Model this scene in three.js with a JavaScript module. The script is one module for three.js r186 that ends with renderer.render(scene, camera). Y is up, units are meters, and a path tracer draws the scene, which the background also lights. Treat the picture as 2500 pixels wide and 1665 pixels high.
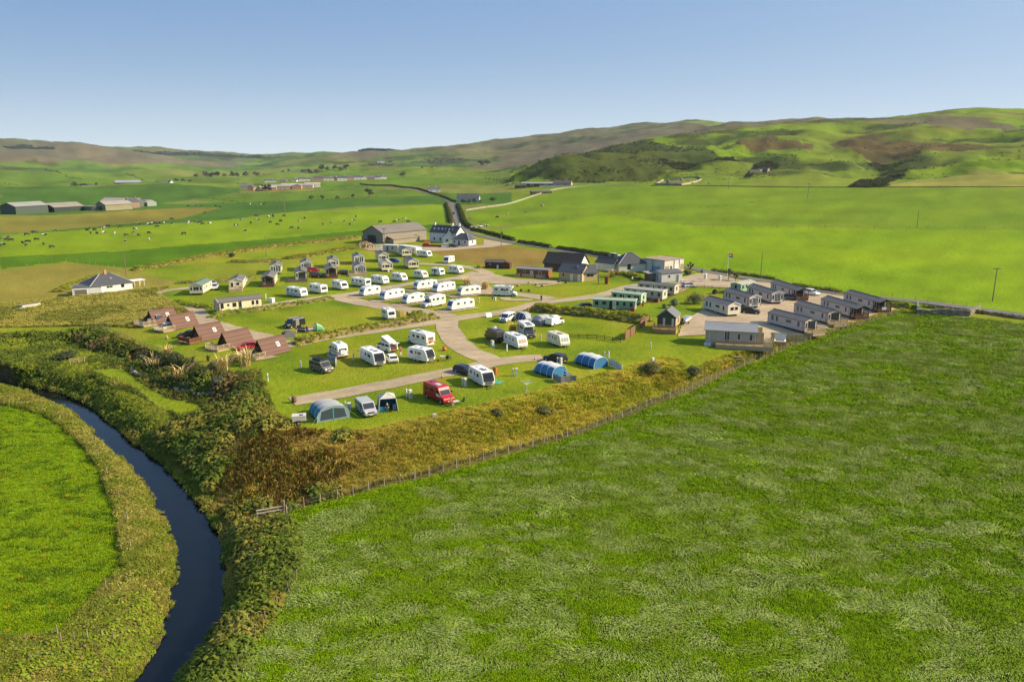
import * as THREE from 'three';
import { mergeGeometries } from 'three/addons/utils/BufferGeometryUtils.js';
import { MarchingCubes } from 'three/addons/objects/MarchingCubes.js';

// ---------------------------------------------------------------- camera, sky, sun, exposure
const scene = new THREE.Scene();
const camera = new THREE.PerspectiveCamera(48.46, 2500 / 1665, 1, 20000);
camera.position.set(0, 36, 0);
camera.rotation.set(-0.2322, 0, 0);
const renderer = new THREE.WebGLRenderer({ antialias: true });
renderer.setSize(1024, 681);
renderer.toneMapping = THREE.LinearToneMapping;
renderer.toneMappingExposure = 1.9;
renderer.shadowMap.enabled = true;
const SUN_EL = 31 * Math.PI / 180, SUN_AZ = 91 * Math.PI / 180;      // azimuth from the view direction, to the right
const sunDir = new THREE.Vector3(Math.cos(SUN_EL) * Math.sin(SUN_AZ), Math.sin(SUN_EL), -Math.cos(SUN_EL) * Math.cos(SUN_AZ));
{
  const W = 512, Hh = 256, a = new Float32Array(W * Hh * 4), v = new THREE.Vector3();
  const hor = [0.410, 0.475, 0.490], low = [0.040, 0.130, 0.285], zen = [0.070, 0.148, 0.300];
  for (let j = 0; j < Hh; j++) for (let i = 0; i < W; i++) {
    const el = (j + 0.5) / Hh * Math.PI - Math.PI / 2, ph = ((i + 0.5) / W - 0.5) * 2 * Math.PI;
    v.set(Math.cos(el) * Math.cos(ph), Math.sin(el), Math.cos(el) * Math.sin(ph));
    const e = Math.max(0, el) * 180 / Math.PI, g = Math.acos(Math.min(1, v.dot(sunDir))) * 180 / Math.PI;
    const k1 = Math.exp(-e / 5.2), k2 = Math.exp(-e / 38);
    const glow = 0.27 * Math.exp(-g / 22) + 0.42 * Math.exp(-g / 42);
    const o = (j * W + i) * 4;
    for (let c = 0; c < 3; c++) {
      let s = (low[c] * k2 + zen[c] * (1 - k2)) * (1 - k1) + hor[c] * k1;
      s += glow * [1.0, 0.98, 0.90][c] * (0.9 - 0.35 * k1);
      a[o + c] = el < 0 ? s * 0.75 : s;
    }
    a[o + 3] = 1;
  }
  const t = new THREE.DataTexture(a, W, Hh, THREE.RGBAFormat, THREE.FloatType);
  t.mapping = THREE.EquirectangularReflectionMapping; t.magFilter = THREE.LinearFilter; t.needsUpdate = true;
  scene.background = t; scene.environment = t;
  scene.backgroundIntensity = 1; scene.environmentIntensity = 1;
}
const sun = new THREE.DirectionalLight(0xffe9c4, 4.3);
sun.position.copy(sunDir).multiplyScalar(500).add(new THREE.Vector3(0, 0, -170));
sun.target.position.set(0, 0, -170);
sun.castShadow = true; sun.shadow.mapSize.set(4096, 4096); sun.shadow.radius = 1;
Object.assign(sun.shadow.camera, { left: -260, right: 260, top: 260, bottom: -260, near: 1, far: 1500 });
scene.add(sun, sun.target);
scene.fog = new THREE.FogExp2(0xc4d6ea, 0.000036);

// ---------------------------------------------------------------- small tools
let seed = 12345;
const rnd = () => { seed = (seed * 1664525 + 1013904223) >>> 0; return seed / 4294967296; };
const rr = (a, b) => a + (b - a) * rnd();
const hash = (i, j) => { let h = Math.imul(i, 374761393) + Math.imul(j, 668265263); h = Math.imul(h ^ (h >>> 13), 1274126177); return ((h ^ (h >>> 16)) >>> 0) / 4294967296; };
function vn(x, y) { const i = Math.floor(x), j = Math.floor(y); let u = x - i, w = y - j; u = u * u * (3 - 2 * u); w = w * w * (3 - 2 * w); return (hash(i, j) * (1 - u) + hash(i + 1, j) * u) * (1 - w) + (hash(i, j + 1) * (1 - u) + hash(i + 1, j + 1) * u) * w; }
const fbm = (x, y, o = 4) => { let s = 0, a = 0.5, n = 0; for (let k = 0; k < o; k++) { s += a * vn(x, y); n += a; a *= 0.5; x = x * 2.03 + 17.3; y = y * 2.03 + 5.1; } return s / n; };
const cl = (v, a = 0, b = 1) => Math.min(b, Math.max(a, v)), ss = (a, b, v) => { const t = cl((v - a) / (b - a)); return t * t * (3 - 2 * t); };
const lin = (h) => new THREE.Color(h);
const rad = (d) => d * Math.PI / 180;
const taken = {};
const numbered = (n) => { const k = taken[n] = (taken[n] ?? -1) + 1; return k ? `${n}_${String(k).padStart(3, '0')}` : n; };
// survey of the site, in metres (x right, z towards the viewer) and degrees
const D = {
  TC: [[-59.2,-205.6,-38,6.9,{"stripe":"blue","st":2},"white touring caravan with broad blue band, last of the back row"],[-54.8,-211.5,-42,6.1,{"st":1,"square":1},"white touring caravan with square nose and red tail lamps beside a dark parked trailer"],[-50.0,-217.7,-48,5.9,{"st":0},"plain white touring caravan with sloped nose just right of the dark trailer"],[-45.0,-223.2,-39,6.8,{"stripe":"navy","st":1,"square":1},"long square-ended white touring caravan with thin dark blue band"],[-40.1,-227.7,-42,6.3,{"st":3,"twin":1},"white twin-axle touring caravan with high arched front window in the back row"],[-35.0,-233.4,-41,5.4,{"st":0,"amber":1},"white single-axle caravan with amber tinted windows in the middle of the back row"],[-29.0,-239.1,-42,4.8,{"st":0,"twin":1,"amber":1},"white twin-axle caravan with rounded nose and faint grey line in the back row"],[-24.2,-245.0,-40,4.6,{"st":1,"door":1},"white caravan with dark side door and small square windows in the back row"],[-18.5,-249.6,-42,5.3,{"st":0,"twin":1,"amber":1},"white twin-axle caravan at the far end of the back row beside the gravel bend"],[-39.4,-207.3,-134,5.8,{"st":3,"teal":1},"white caravan with teal jockey wheel cover on the gravel fork"],[-32.4,-201.7,-131,7.2,{"st":3,"twin":1,"aerial":1},"long white twin-axle caravan with roof aerial in the middle row beside the motorhome row"],[-25.9,-195.7,-136,6.0,{"st":3},"white caravan parked tight behind the white coachbuilt motorhome"],[-12.9,-186.9,-140,7.2,{"st":4},"white caravan with dark arched three-part front window alone at the track junction"],[-25.3,-218.3,-139,7.2,{"st":3,"twin":1},"long cream-white twin-axle caravan on the second row by the wide gravel lane"],[-19.5,-213.9,-132,7.2,{"st":3},"white caravan with bluish front window on a gravel pitch in the second row"],[-12.0,-207.8,-147,6.5,{"st":3},"white caravan beside the yellow pampas clump in the second row"],[-23.1,-276.0,-110,5.4,{"st":4},"white caravan standing apart on the grass beside the brown rough field"],[-34.2,-294.7,-43,7.0,{"st":0},"white caravan with rounded nose parked against the long pale trailer by the farm"],[-29.1,-175.0,-58,4.2,{"st":1,"small":1},"small white two-berth caravan with pale yellow windbreak on the middle lawn"],[-25.7,-134.8,-57,7.0,{"st":5},"white caravan with huge dark panoramic nose window beside the white estate car"],[-16.9,-136.4,-38,5.2,{"st":5,"twin":1,"swoosh":1},"white twin-axle caravan with grey swoosh and curved dark front window"],[-5.1,-121.6,-63,5.9,{"st":5},"white caravan with dark shield-shaped nose next to a green groundsheet"],[0.7,-147.5,-61,6.1,{"st":2,"curtain":1},"older white caravan with cream curtains and pinstripes beside the dark grey van"],[9.3,-148.6,-62,5.6,{"st":2,"cream":1},"cream caravan with wide pale front window at the end of the dark rail fence"]],
  MH: [[-20.2,-191.0,-134,"coach",{},"white coachbuilt motorhome with black grille and thin dark swirl in the middle row"],[-1.9,-206.4,-11,"coach",{},"white motorhome with open side door, parked by itself above the lane"],[-18.5,-149.0,135,"aclass",{},"white motorhome with orange-marked rack on its back wall"],[3.1,-157.1,-74,"coach",{"cab":1},"white motorhome with dark grey cab and black bonnet behind the older caravan"]],
  VN: [[-24.5,-143.8,133,"poptop","#e6e6e2","white camper van with raised roof and open tailgate"],[-33.1,-139.8,123,"oldcamper","#e2e2de","old white high-roof camper van with dark side stripe"],[-33.7,-129.1,-41,"boxvan","#6f6a62","grey-brown camper van with black roof box"],[-48.8,-165.8,-125,"van","#15161a","black van with open sliding door on the middle lawn"],[-11.4,-112.5,-52,"ducato","#a3141c","red high-roof camper van with white bonnet trim and solar panel"],[-21.5,-106.1,-61,"van","#a9abad","silver panel van between the big teal tent and the day shelter"],[-3.6,-152.9,117,"ducatog","#3a3a38","dark grey high-roof van with ladder and roof aerial"],[-1.1,-172.4,-116,"van","#dfe3e6","white van with blue-black stripes beside the navy drive-away awning"],[9.7,-168.0,50,"vanbox","#e6e6e2","white van with roof pod docked to a grey drive-away awning"],[-83.4,-172.0,155,"poptop","#22303f","blue-black camper van with raised grey roof behind the first chalet"]],
  CR: [[-22.4,-136.0,111,"estate","#e4e4e0","white estate car beside the panoramic-nosed caravan"],[8.0,-135.4,138,"suv","#17181b","black hatchback car behind the blue tunnel tents"],[-8.2,-127.5,-40,"estate","#1d2740","dark blue car half hidden behind the shield-nosed caravan"],[-91.0,-224.6,-150,"estate","#9aa0a6","silver-grey estate car behind the green-roofed static home"],[-86.5,-217.7,-75,"suv","#c3c6c9","pale silver car facing out beside the green-roofed static home"],[-82.3,-230.2,-75,"suv","#b9bdc1","silver car behind the static home with the pale timber deck"],[-66.9,-254.4,20,"hatch","#a31220","bright red car between the static homes"],[-62.8,-241.1,-20,"suv","#3a1a22","dark maroon car beside the static home with grey deck"],[-54.9,-247.4,-20,"estate","#1c2436","navy car beside the static home with dark porch"],[-43.3,-278.5,-10,"hatch","#1d3fa0","bright blue car between cream static homes"],[-77.0,-164.1,205,"estate","#dcdedf","white car with roof box beside the second chalet"],[-68.6,-156.5,190,"estate","#1a1b1f","black car beside the third chalet"],[-52.3,-145.0,200,"hatch","#b01020","red hatchback beside the last chalet"],[58.6,-182.4,-25,"suv","#15171a","black pick-up style car beside the cream lodge"],[75.6,-202.1,-40,"estate","#5b6063","grey car beside the lodge with covered deck"],[84.0,-209.5,-60,"suv","#d4d6d9","white car behind the lodge with covered deck"],[17.9,-187.0,-170,"estate","#2b3038","dark car by the hedge beside the green static home"],[51.9,-219.1,20,"estate","#b9bec4","silver car with dark trailer by the brown rail fence"],[39.0,-285.7,-20,"suv","#d9dde0","white car on the road above the white bungalow"],[-40.6,-532.0,-90,"hatch","#1d2330","small dark car on the straight road"],[-28.3,-327.6,5,"estate","#c4c9ce","silver car in front of the white farmhouse"],[-25.3,-327.3,10,"hatch","#20242a","dark car in front of the white farmhouse"]],
  SH: [[-88.1,-212.0,-84,9,3.6,{"roof":"green"},"cream static home with green roof, endmost by the track loop"],[-80.4,-219.8,-76,9.5,3.6,{"deck":"pale","front":"one"},"cream static home with pale timber deck across its front"],[-73.6,-228.1,-78,9.5,3.6,{"deck":"porch"},"static home with dark brown covered porch on the front row beside the bare lawn"],[-79.1,-252.6,-75,9.5,3.6,{"front":"tall"},"cream static home with four tall front windows on the rear row"],[-66.8,-237.8,-74,9.5,3.6,{"deck":"grey","trim":"dark"},"dark-trimmed static home with grey open deck and recessed porch"],[-71.0,-259.9,-74,9,3.6,{"front":"french"},"cream static home with white French doors behind the red car"],[-59.1,-245.5,-74,9.5,3.6,{"deck":"porch"},"static home with dark timber porch beside the navy car"],[-63.4,-266.8,-74,9,3.6,{"front":"bay"},"cream static home with wide dark bay window on the rear row"],[-51.0,-250.8,-73,9.5,3.6,{"deck":"pale","front":"french","wall":"grey","sidedeck":1},"grey static home with pale picket deck and French doors"],[-56.3,-276.1,-73,9,3.6,{"front":"tall"},"cream static home half hidden behind the grey static home with picket deck"],[-43.3,-257.8,-72,8.5,3.6,{"roof":"pale","front":"bay"},"small cream static home with pale grey roof and white gas bottle box"],[-48.6,-282.3,-72,9,3.6,{"front":"bay"},"cream static home with dark bay window behind the small pale-roofed one"],[-35.4,-264.3,-71,9.5,3.6,{"front":"bay"},"cream static home with red-curtained front windows above the second caravan row"],[-42.3,-298.2,-71,9,3.6,{"front":"bay"},"cream static home beside the long pale trailer"],[-68.1,-185.4,-141,10.6,3.6,{"front":"tall","trim":"dark","long":1},"long cream static home with dark roof lying along the lane"],[51.2,-182.0,-68,9.8,3.6,{"front":"two","wall":"cream2"},"cream lodge with white fascia at the gravel yard beside the round bush"],[59.7,-193.9,-72,11.4,3.6,{"wall":"grey","front":"french","trim":"dark"},"grey lodge with white French doors and short steps"],[68.0,-200.9,-78,12.5,3.6,{"wall":"grey","front":"french","trim":"dark"},"pale grey lodge with wide white French doors next to the grey car"],[76.7,-208.4,-82,12.5,3.6,{"wall":"grey","deck":"porch","trim":"dark"},"grey lodge with brown covered veranda nearest the road bend"],[63.0,-166.9,-66,11.2,3.6,{"wall":"grey","deck":"pale","front":"glass","trim":"dark"},"grey lodge with pale timber deck, first in the row along the field fence"],[72.7,-177.3,-75,12.5,3.6,{"wall":"grey","deck":"pale","front":"glass","trim":"dark"},"grey lodge with pale deck, second in the row along the field fence"],[81.8,-184.7,-78,11.8,3.6,{"wall":"grey","deck":"porch","trim":"dark"},"grey lodge with brown railed veranda, third in the row along the field fence"],[91.3,-193.2,-80,12.4,3.6,{"wall":"grey","deck":"porch","trim":"dark","cloth":1},"grey lodge with brown veranda and white cloth on the rail, last along the fence"],[25.5,-185.0,-16,10.5,3.2,{"wall":"green","roof":"mint","flatroof":1,"steps":1},"mint green static home with open door and small brown steps"],[30.4,-194.4,-34,8.4,3.2,{"wall":"green2","roof":"mint","flatroof":1},"pale mint static home with cream end wall behind the mint green one"],[35.8,-200.3,-34,11.0,3.2,{"wall":"cream3","roof":"pale","flatroof":1},"cream and grey static home with pale roof by the brown deck box"],[40.7,-208.3,-34,10.8,3.2,{"wall":"beige","roof":"dark","flatroof":1},"grey-beige static home with dark roof below the glazed reception"],[65.5,-212.5,-135,8,3.2,{"wall":"green","roof":"pale","flatroof":1},"pale green static home with light roof standing behind the grey lodges"]],
  AF: [[-81.6,-172.8,-124,5.6,{"rail":"pale","sky":1,"cloth":1},"brown A-frame chalet with laundry on its deck, first of the row"],[-74.4,-166.7,-124,5.6,{"rail":"pale","sky":1},"brown A-frame chalet beside the white car, second of the row"],[-63.8,-154.9,-124,5.6,{"rail":"brown","sky":1},"brown A-frame chalet with dark brown deck rails, middle of the row"],[-55.7,-148.5,-124,5.6,{"rail":"pale"},"brown A-frame chalet beside the red hatchback, fourth of the row"],[-46.6,-142.0,-124,5.6,{"rail":"pale","sky":1},"brown A-frame chalet standing alone at the end of the row"]],
  TR: [[[[-80.19,-186.91],[-75.47,-179.02],[-71.32,-172.27],[-62.65,-163.85],[-52.13,-155.03],[-45.37,-149.17],[-39.91,-154.65],[-32.0,-160.94],[-23.4,-167.3],[-16.02,-172.74],[-10.74,-177.04],[-4.99,-181.04],[0.2,-185.75],[8.39,-195.92],[17.09,-201.15],[26.33,-208.21],[34.91,-220.37],[43.17,-226.05]],5.0],[[[-15.73,-176.07],[-14.43,-165.13],[-13.24,-159.33],[-11.35,-151.32],[-7.96,-142.72],[-3.81,-136.49]],5.2],[[[5.79,-138.3],[2.31,-137.69],[-2.65,-135.3],[-9.01,-129.65],[-14.15,-125.95],[-16.65,-123.92],[-23.12,-118.89],[-29.17,-114.43],[-33.96,-111.49]],4.6],[[[-64.25,-188.47],[-59.15,-195.92],[-50.44,-204.59],[-43.79,-210.57],[-37.95,-219.07],[-29.44,-228.67],[-20.23,-236.5],[-13.25,-243.38]],4.6],[[[-50.34,-206.55],[-41.1,-197.11],[-33.22,-190.71],[-23.51,-184.16],[-16.73,-178.52],[-14.38,-173.67]],6.0],[[[-33.72,-273.91],[-26.53,-271.64],[-18.11,-266.96],[-11.63,-257.95],[-8.12,-248.77],[-9.14,-239.83]],4.5],[[[-11.22,-242.47],[-9.62,-225.9],[-7.02,-214.03],[-2.29,-209.21],[1.37,-208.54],[5.64,-205.89],[10.46,-200.79]],5.5],[[[-88.62,-222.26],[-97.01,-219.13],[-101.09,-213.55],[-99.54,-207.64],[-88.25,-193.56],[-80.28,-185.9],[-75.99,-181.55]],3.6],[[[-2.01,-203.31],[-1.1,-200.17],[5.47,-199.55]],3.0],[[[7.28,-222.06],[12.37,-226.69],[16.92,-229.81]],1.6],[[[-35.8,-315.56],[-43.02,-318.58],[-56.1,-324.78],[-65.54,-328.24]],7.0]],
  YD: [[[-13.74,-252.63],[-4.67,-245.08],[1.29,-236.35],[15.25,-233.04],[14.32,-228.27],[6.19,-226.69],[-3.08,-225.9],[-10.66,-229.87],[-15.36,-234.78],[-20.22,-234.81],[-17.23,-243.45]],[[45.64,-207.39],[53.38,-220.64],[62.78,-217.98],[57.18,-202.18],[48.65,-189.98],[47.47,-185.16],[42.99,-177.25],[37.84,-165.26],[35.04,-155.6],[42.48,-157.98],[50.26,-152.8],[63.28,-159.55],[74.08,-169.57],[91.39,-184.35],[98.4,-190.33],[92.41,-208.26],[86.63,-213.97],[78.55,-228.54],[69.76,-232.67],[68.32,-241.37],[65.85,-247.09],[59.98,-245.02],[52.91,-235.73],[50.19,-227.18],[43.03,-225.29],[41.95,-214.32]],[[-65.54,-328.24],[-58.89,-341.36],[-45.56,-337.91],[-34.29,-334.53],[-21.27,-328.42],[-12.67,-335.58],[-13.51,-358.52],[-6.57,-348.62],[0.91,-336.8],[-8.79,-325.8],[-25.54,-315.15],[-41.47,-306.84],[-59.67,-315.59]],[[-53.08,-144.37],[-47.71,-140.16],[-44.21,-138.92],[-46.53,-136.49],[-49.17,-135.3],[-53.51,-138.92]]],
  PADS: [[-39.4,-207.3,-134],[-32.4,-201.7,-131],[-25.9,-195.7,-136],[-12.9,-186.9,-140],[-25.3,-218.3,-139],[-19.5,-213.9,-132],[-12.0,-207.8,-147]],
  RD: [[135.08,-168.41],[125.39,-182.05],[118.24,-190.27],[108.43,-200.42],[94.36,-210.15],[86.48,-220.42],[79.15,-230.73],[72.39,-238.21],[65.44,-247.07],[61.32,-256.6],[55.76,-263.45],[47.25,-272.39],[37.19,-285.05],[25.47,-303.98],[13.92,-322.39],[0.37,-343.43],[-11.88,-368.02],[-20.84,-387.81],[-26.25,-414.51],[-31.81,-456.69],[-38.88,-527.2],[-48.73,-630.51],[-58.3,-706.85],[-80.01,-809.73],[-102.79,-880.34],[-126.41,-953.44],[-170.61,-1038.14],[-216.06,-1101.91]],
  RIVER: [[[-99.22,-140.89],[-91.28,-137.09],[-86.89,-133.28],[-77.03,-125.96],[-69.01,-117.16],[-63.21,-110.32],[-60.18,-107.3],[-52.95,-99.53],[-48.15,-93.49],[-42.52,-85.34],[-38.08,-78.03],[-36.12,-74.41],[-33.83,-68.6],[-32.36,-63.83],[-32.08,-61.03],[-31.7,-57.89],[-31.61,-55.06],[-31.13,-50.53]],[[-102.46,-145.82],[-92.39,-140.02],[-84.85,-136.52],[-75.17,-128.66],[-66.01,-118.78],[-60.25,-112.26],[-51.94,-103.65],[-45.74,-96.65],[-38.41,-87.18],[-33.27,-79.6],[-31.23,-74.73],[-28.24,-67.32],[-27.24,-63.17],[-27.62,-59.82],[-27.61,-57.89],[-27.81,-55.06],[-27.66,-50.53]]],
  COWS: [[-235.1,-350.4],[-256.2,-386.4],[-248.1,-373.1],[-245.1,-371.6],[-231.7,-359.1],[-231.4,-362.8],[-223.5,-348.8],[-256.5,-402.1],[-260.8,-415.5],[-234.2,-374.1],[-217.9,-352.8],[-244.2,-397.0],[-206.7,-340.4],[-254.5,-424.8],[-238.5,-427.5],[-242.7,-437.8],[-226.5,-409.0],[-235.2,-429.2],[-221.5,-406.1],[-235.8,-439.3],[-219.9,-410.1],[-241.3,-455.6],[-211.0,-404.3],[-231.2,-449.8],[-184.1,-361.4],[-200.5,-395.1],[-202.6,-407.3],[-213.8,-432.3],[-192.9,-393.0],[-228.5,-466.8],[-193.7,-406.1],[-175.9,-368.8],[-224.1,-470.7],[-223.5,-473.1],[-221.2,-472.2],[-221.0,-475.5],[-220.5,-478.0],[-209.2,-449.4],[-217.4,-478.7],[-208.8,-468.2],[-228.8,-513.8],[-171.8,-398.3],[-202.3,-476.2],[-204.3,-484.2],[-198.6,-482.3],[-197.6,-484.1],[-190.2,-469.1],[-187.0,-471.7],[-231.6,-577.1],[-165.6,-458.2],[-279.4,-662.1],[-274.0,-662.2],[-269.0,-665.3],[-254.5,-659.4],[-246.4,-647.4],[-205.0,-493.2],[-176.8,-498.7],[-165.0,-456.5],[-146.1,-416.8],[-161.8,-473.2],[-180.7,-540.6],[-165.7,-498.0],[-167.5,-525.4],[-170.0,-544.1],[-164.7,-527.9],[-150.8,-476.4],[-140.2,-456.1],[-146.3,-483.2],[-158.2,-530.6],[-124.8,-431.6],[-119.7,-426.9],[-133.3,-478.5],[-137.0,-505.1],[-111.7,-450.7],[-108.8,-459.4],[-102.3,-466.0],[-95.1,-447.4],[-98.3,-472.9],[-103.8,-508.4],[-79.6,-461.6],[-71.2,-461.6],[-70.4,-470.6],[-67.6,-480.8],[-62.7,-461.6],[-235.1,-690.2],[-225.4,-688.5],[-222.6,-689.2]],
  COWR: [[-9.4,-489.1],[-2.9,-514.0],[9.0,-520.1],[22.6,-573.2]],
  COWB: [[-21.8,-418.8],[-20.8,-417.9],[-19.8,-417.1],[-19.1,-422.1],[-18.0,-421.2],[-17.0,-420.4],[-16.2,-425.5],[-15.2,-424.7],[-14.2,-424.0]],
  SHEEP: [[-27.4,-960.5],[-10.8,-923.1],[-3.7,-879.5],[1.1,-890.4]],
  FN_field: [[-26.39,-81.7],[-22.29,-84.65],[-17.91,-87.77],[-13.17,-90.72],[-8.69,-93.81],[0.0,-99.74],[9.1,-105.96],[20.5,-116.46],[31.35,-126.31],[42.51,-137.91],[61.6,-156.07],[75.35,-168.04],[97.62,-186.57]],
  FN_west: [[-26.27,-81.29],[-23.82,-74.64],[-22.0,-69.99],[-21.37,-66.53],[-21.47,-63.36],[-22.1,-61.07],[-22.32,-58.04],[-22.29,-55.26],[-22.28,-52.95]],
  FN_left: [[-39.95,-58.81],[-40.07,-63.64],[-39.83,-70.95],[-49.82,-88.52],[-56.01,-96.45],[-67.51,-113.53],[-73.13,-115.97],[-78.74,-120.87]],
  FN_left2: [[-38.89,-57.56],[-37.14,-57.99],[-35.44,-58.78],[-34.98,-58.67]],
  FN_chalet: [[-96.43,-172.01],[-78.34,-153.23],[-63.42,-138.45],[-55.01,-130.91],[-48.93,-126.29],[-45.92,-127.89]],
  FN_brown: [[32.69,-191.98],[40.75,-198.12],[45.01,-205.46],[52.88,-218.47],[57.5,-216.94],[62.01,-215.19]],
  FN_garden: [[-83.09,-141.12],[-77.97,-137.49],[-74.21,-134.69],[-66.77,-128.7],[-59.85,-120.31],[-56.6,-117.31]],
  FN_dark: [[12.01,-154.62],[14.54,-154.1],[17.1,-154.01],[19.48,-152.49],[22.13,-150.25]],
  FN_road: [[66.74,-250.57],[76.55,-242.49],[87.63,-229.49],[95.5,-218.36],[102.95,-208.84],[110.72,-199.77],[117.38,-192.39]],
  FN_far1: [[-2.31,-430.88],[11.82,-441.21],[37.8,-471.06],[51.74,-483.94],[64.61,-483.61],[80.58,-429.99],[96.39,-399.47],[123.96,-385.09],[173.57,-380.58],[208.25,-369.55],[239.12,-356.31]],
  FN_white: [[-33.53,-560.79],[-21.88,-586.03],[-6.52,-612.03],[14.68,-690.36],[36.54,-765.13],[57.43,-802.5],[81.68,-811.07],[106.19,-801.55],[131.28,-786.53]],
  FN_hill: [[139.53,-774.4],[198.12,-747.7],[247.98,-719.8],[306.12,-679.42],[357.39,-642.04],[403.17,-608.41]],
  FN_mid: [[70.18,-486.6],[92.47,-494.91],[123.3,-513.76],[157.97,-539.19],[183.91,-566.54]],
  FN_cow: [[-275.01,-409.28],[-261.78,-431.45],[-243.58,-458.78],[-221.12,-497.5],[-191.95,-519.87],[-170.21,-579.49],[-134.25,-629.48],[-87.15,-654.31],[-57.49,-666.29]],
  FN_cow2: [[-231.29,-562.03],[-235.63,-604.64],[-238.61,-648.4]],
  FN_site: [[-182.34,-268.41],[-171.14,-289.62],[-152.58,-278.39],[-136.63,-267.63],[-127.77,-277.12],[-122.23,-301.19],[-111.33,-327.27],[-94.0,-356.09],[-79.1,-377.01]],
  bung: [38.5,-262.69],
  BOLL: [[-37.9,-131.0],[-29.6,-136.8],[-41.2,-122.7],[-24.8,-107.5],[-16.6,-113.8],[-8.2,-120.0],[-1.0,-143.6],[6.0,-152.5],[0.2,-125.9],[8.3,-133.5],[-8.6,-195.3],[-8.6,-195.8],[-3.6,-146.2],[18.2,-137.8],[27.4,-145.1],[17.4,-137.8],[-66.5,-201.6]],
  CAB: [[-24.1,-106.7],[-15.9,-113.3],[-7.7,-119.7],[0.8,-125.9],[8.9,-133.1],[-4.0,-147.1],[-11.2,-103.9],[25.8,-134.3],[-4.5,-198.8]],
  PEOPLE: [[-21.2,-139.7],[7.8,-198.4],[-5.3,-200.9],[-49.0,-168.7],[-46.4,-158.7],[-44.3,-159.7],[24.1,-188.2],[36.7,-229.2]],
  SIT: [[-18.5,-106.9],[-9.3,-109.2],[9.2,-125.1],[-72.5,-155.1]],
  POLE: [[-97.2,-299.2],[-128.0,-249.3],[78.3,-236.5],[128.9,-200.0],[26.0,-224.7],[-4.7,-331.2],[200.0,-376.6]],
  POLEF: [[-65.2,-680.2],[-165.3,-557.3],[224.1,-582.9],[198.5,-707.4],[-53.8,-320.1]],
  PALM: [[57.6,-243.5],[67.2,-232.8],[68.8,-230.8]],
  BUSH: [[47.4,-193.9],[41.6,-191.5],[38.5,-187.3],[56.8,-208.8],[-110.5,-297.1],[56.6,-243.1],[-49.5,-123.7],[-56.4,-126.6],[-53.6,-127.2],[-73.9,-146.9],[-64.0,-138.8],[-51.0,-135.0],[-57.6,-131.7],[-63.8,-131.8],[32.7,-129.6],[24.6,-129.2],[4.7,-110.1],[-2.1,-107.2],[-87.9,-156.4],[-90.1,-147.9],[-53.5,-130.7],[-48.8,-136.5]],
  PAMPAS: [[-68.8,-140.2],[-58.9,-129.2],[-50.8,-128.6],[-48.4,-132.7],[-13.6,-225.3],[-8.0,-218.2],[0.2,-159.9],[-7.8,-217.5],[-66.2,-141.1],[31.9,-239.5]],
  PHORM: [[-67.1,-141.8],[-56.4,-135.9],[-59.0,-135.2],[-69.9,-140.1],[61.8,-245.1]],
  CONE: [[-12.0,-124.8],[4.3,-136.8]],
  BUOY: [[-13.3,-144.1],[3.9,-184.0]],
  PHONE: [[28.5,-226.1],[33.5,-190.3],[29.7,-181.3]],
  MISC: [[-33.5,-111.1],[-30.1,-101.6],[2.4,-116.7],[46.3,-223.8],[43.6,-141.2],[40.2,-169.9],[-12.2,-135.4],[-5.4,-176.6],[-62.7,-181.9],[39.9,-191.5]],
  MISCN: "barrel,trailer,clothesline,sign,picnic,boat,chairs,board,mound,tub",
  BL: {"farmhouse":[-30.0,-351.6,-33,19.1],"farmgable":[-29.0,-344.4,-88],"farmwing":[-21.4,-337.7,-30,8.5],"barn":[-54.9,-357.8,-130,26.7],"bungalow":[-119.7,-221.1,47,7.3],"garage":[-122.3,-215.7,24,5.9],"darkbarn":[18.4,-256.4,7,12.6],"tan":[19.6,-235.2,-31,7.9],"tanwing":[23.0,-234.4,15,4.3],"timber":[7.2,-242.7,-23,11.0],"shed":[-5.8,-263.0,-17,8.2],"flat":[50.6,-252.0,40,10.6],"hip":[39.5,-254.2,12,7.2],"annex":[32.5,-252.0,-42],"reception":[47.6,-231.9,24,6.4],"glazed":[43.9,-232.2,30],"glasscabin":[34.5,-163.2,-112],"lodge":[44.5,-150.3,-15,9.0],"hottub":[55.5,-152.5,-20],"wall":[[106.41,-195.48],[101.54,-186.01],[112.08,-182.07],[118.56,-188.72]],"wall0":[[50.57,-224.92],[54.38,-226.51],[58.8,-228.39]],"trough":[-127.5,-196.7,59,3.7],"picnic":[43.6,-141.2,15],"longtrailer":[-41.1,-304.6,-47,12.0],"whitebox":[-49.6,-313.3,-22,4.1],"darktrailer":[-52.0,-215.8,-40],"planters":[[-18.27,-307.25],[-15.7,-323.1]],"brickpile":[-33.7,-330.6,-12,8.4],"woodpile":[-63.8,-329.1,0],"boatblue":[-59.1,-330.7,0],"jetty":[35.0,-168.8,0]},
  VIL: [[-351,-1086],[-337,-1067],[-335,-1094],[-323,-1089],[-317,-1100],[-305,-1096],[-297,-1110],[-291,-1127],[-423,-1353],[-405,-1367],[-381,-1357],[-357,-1329],[-342,-1348],[-324,-1297],[-315,-1324],[-306,-1346],[-287,-1307],[-282,-1318],[-273,-1324],[-260,-1312],[-253,-1326],[-245,-1345],[-239,-1360],[-232,-1371],[-376,-1090],[-357,-1059],[-651,-1447],[-667,-1501]],
  FARM: [[-372,-585],[-358,-610],[-339,-625],[-324,-625],[-321,-648],[-322,-678],[-316,-648],[-677,-1228],[-667,-1341],[-604,-1366],[-522,-1918],[-448,-2658],[61,-1918],[91,-1931],[-89,-878],[-45,-682]],
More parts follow.
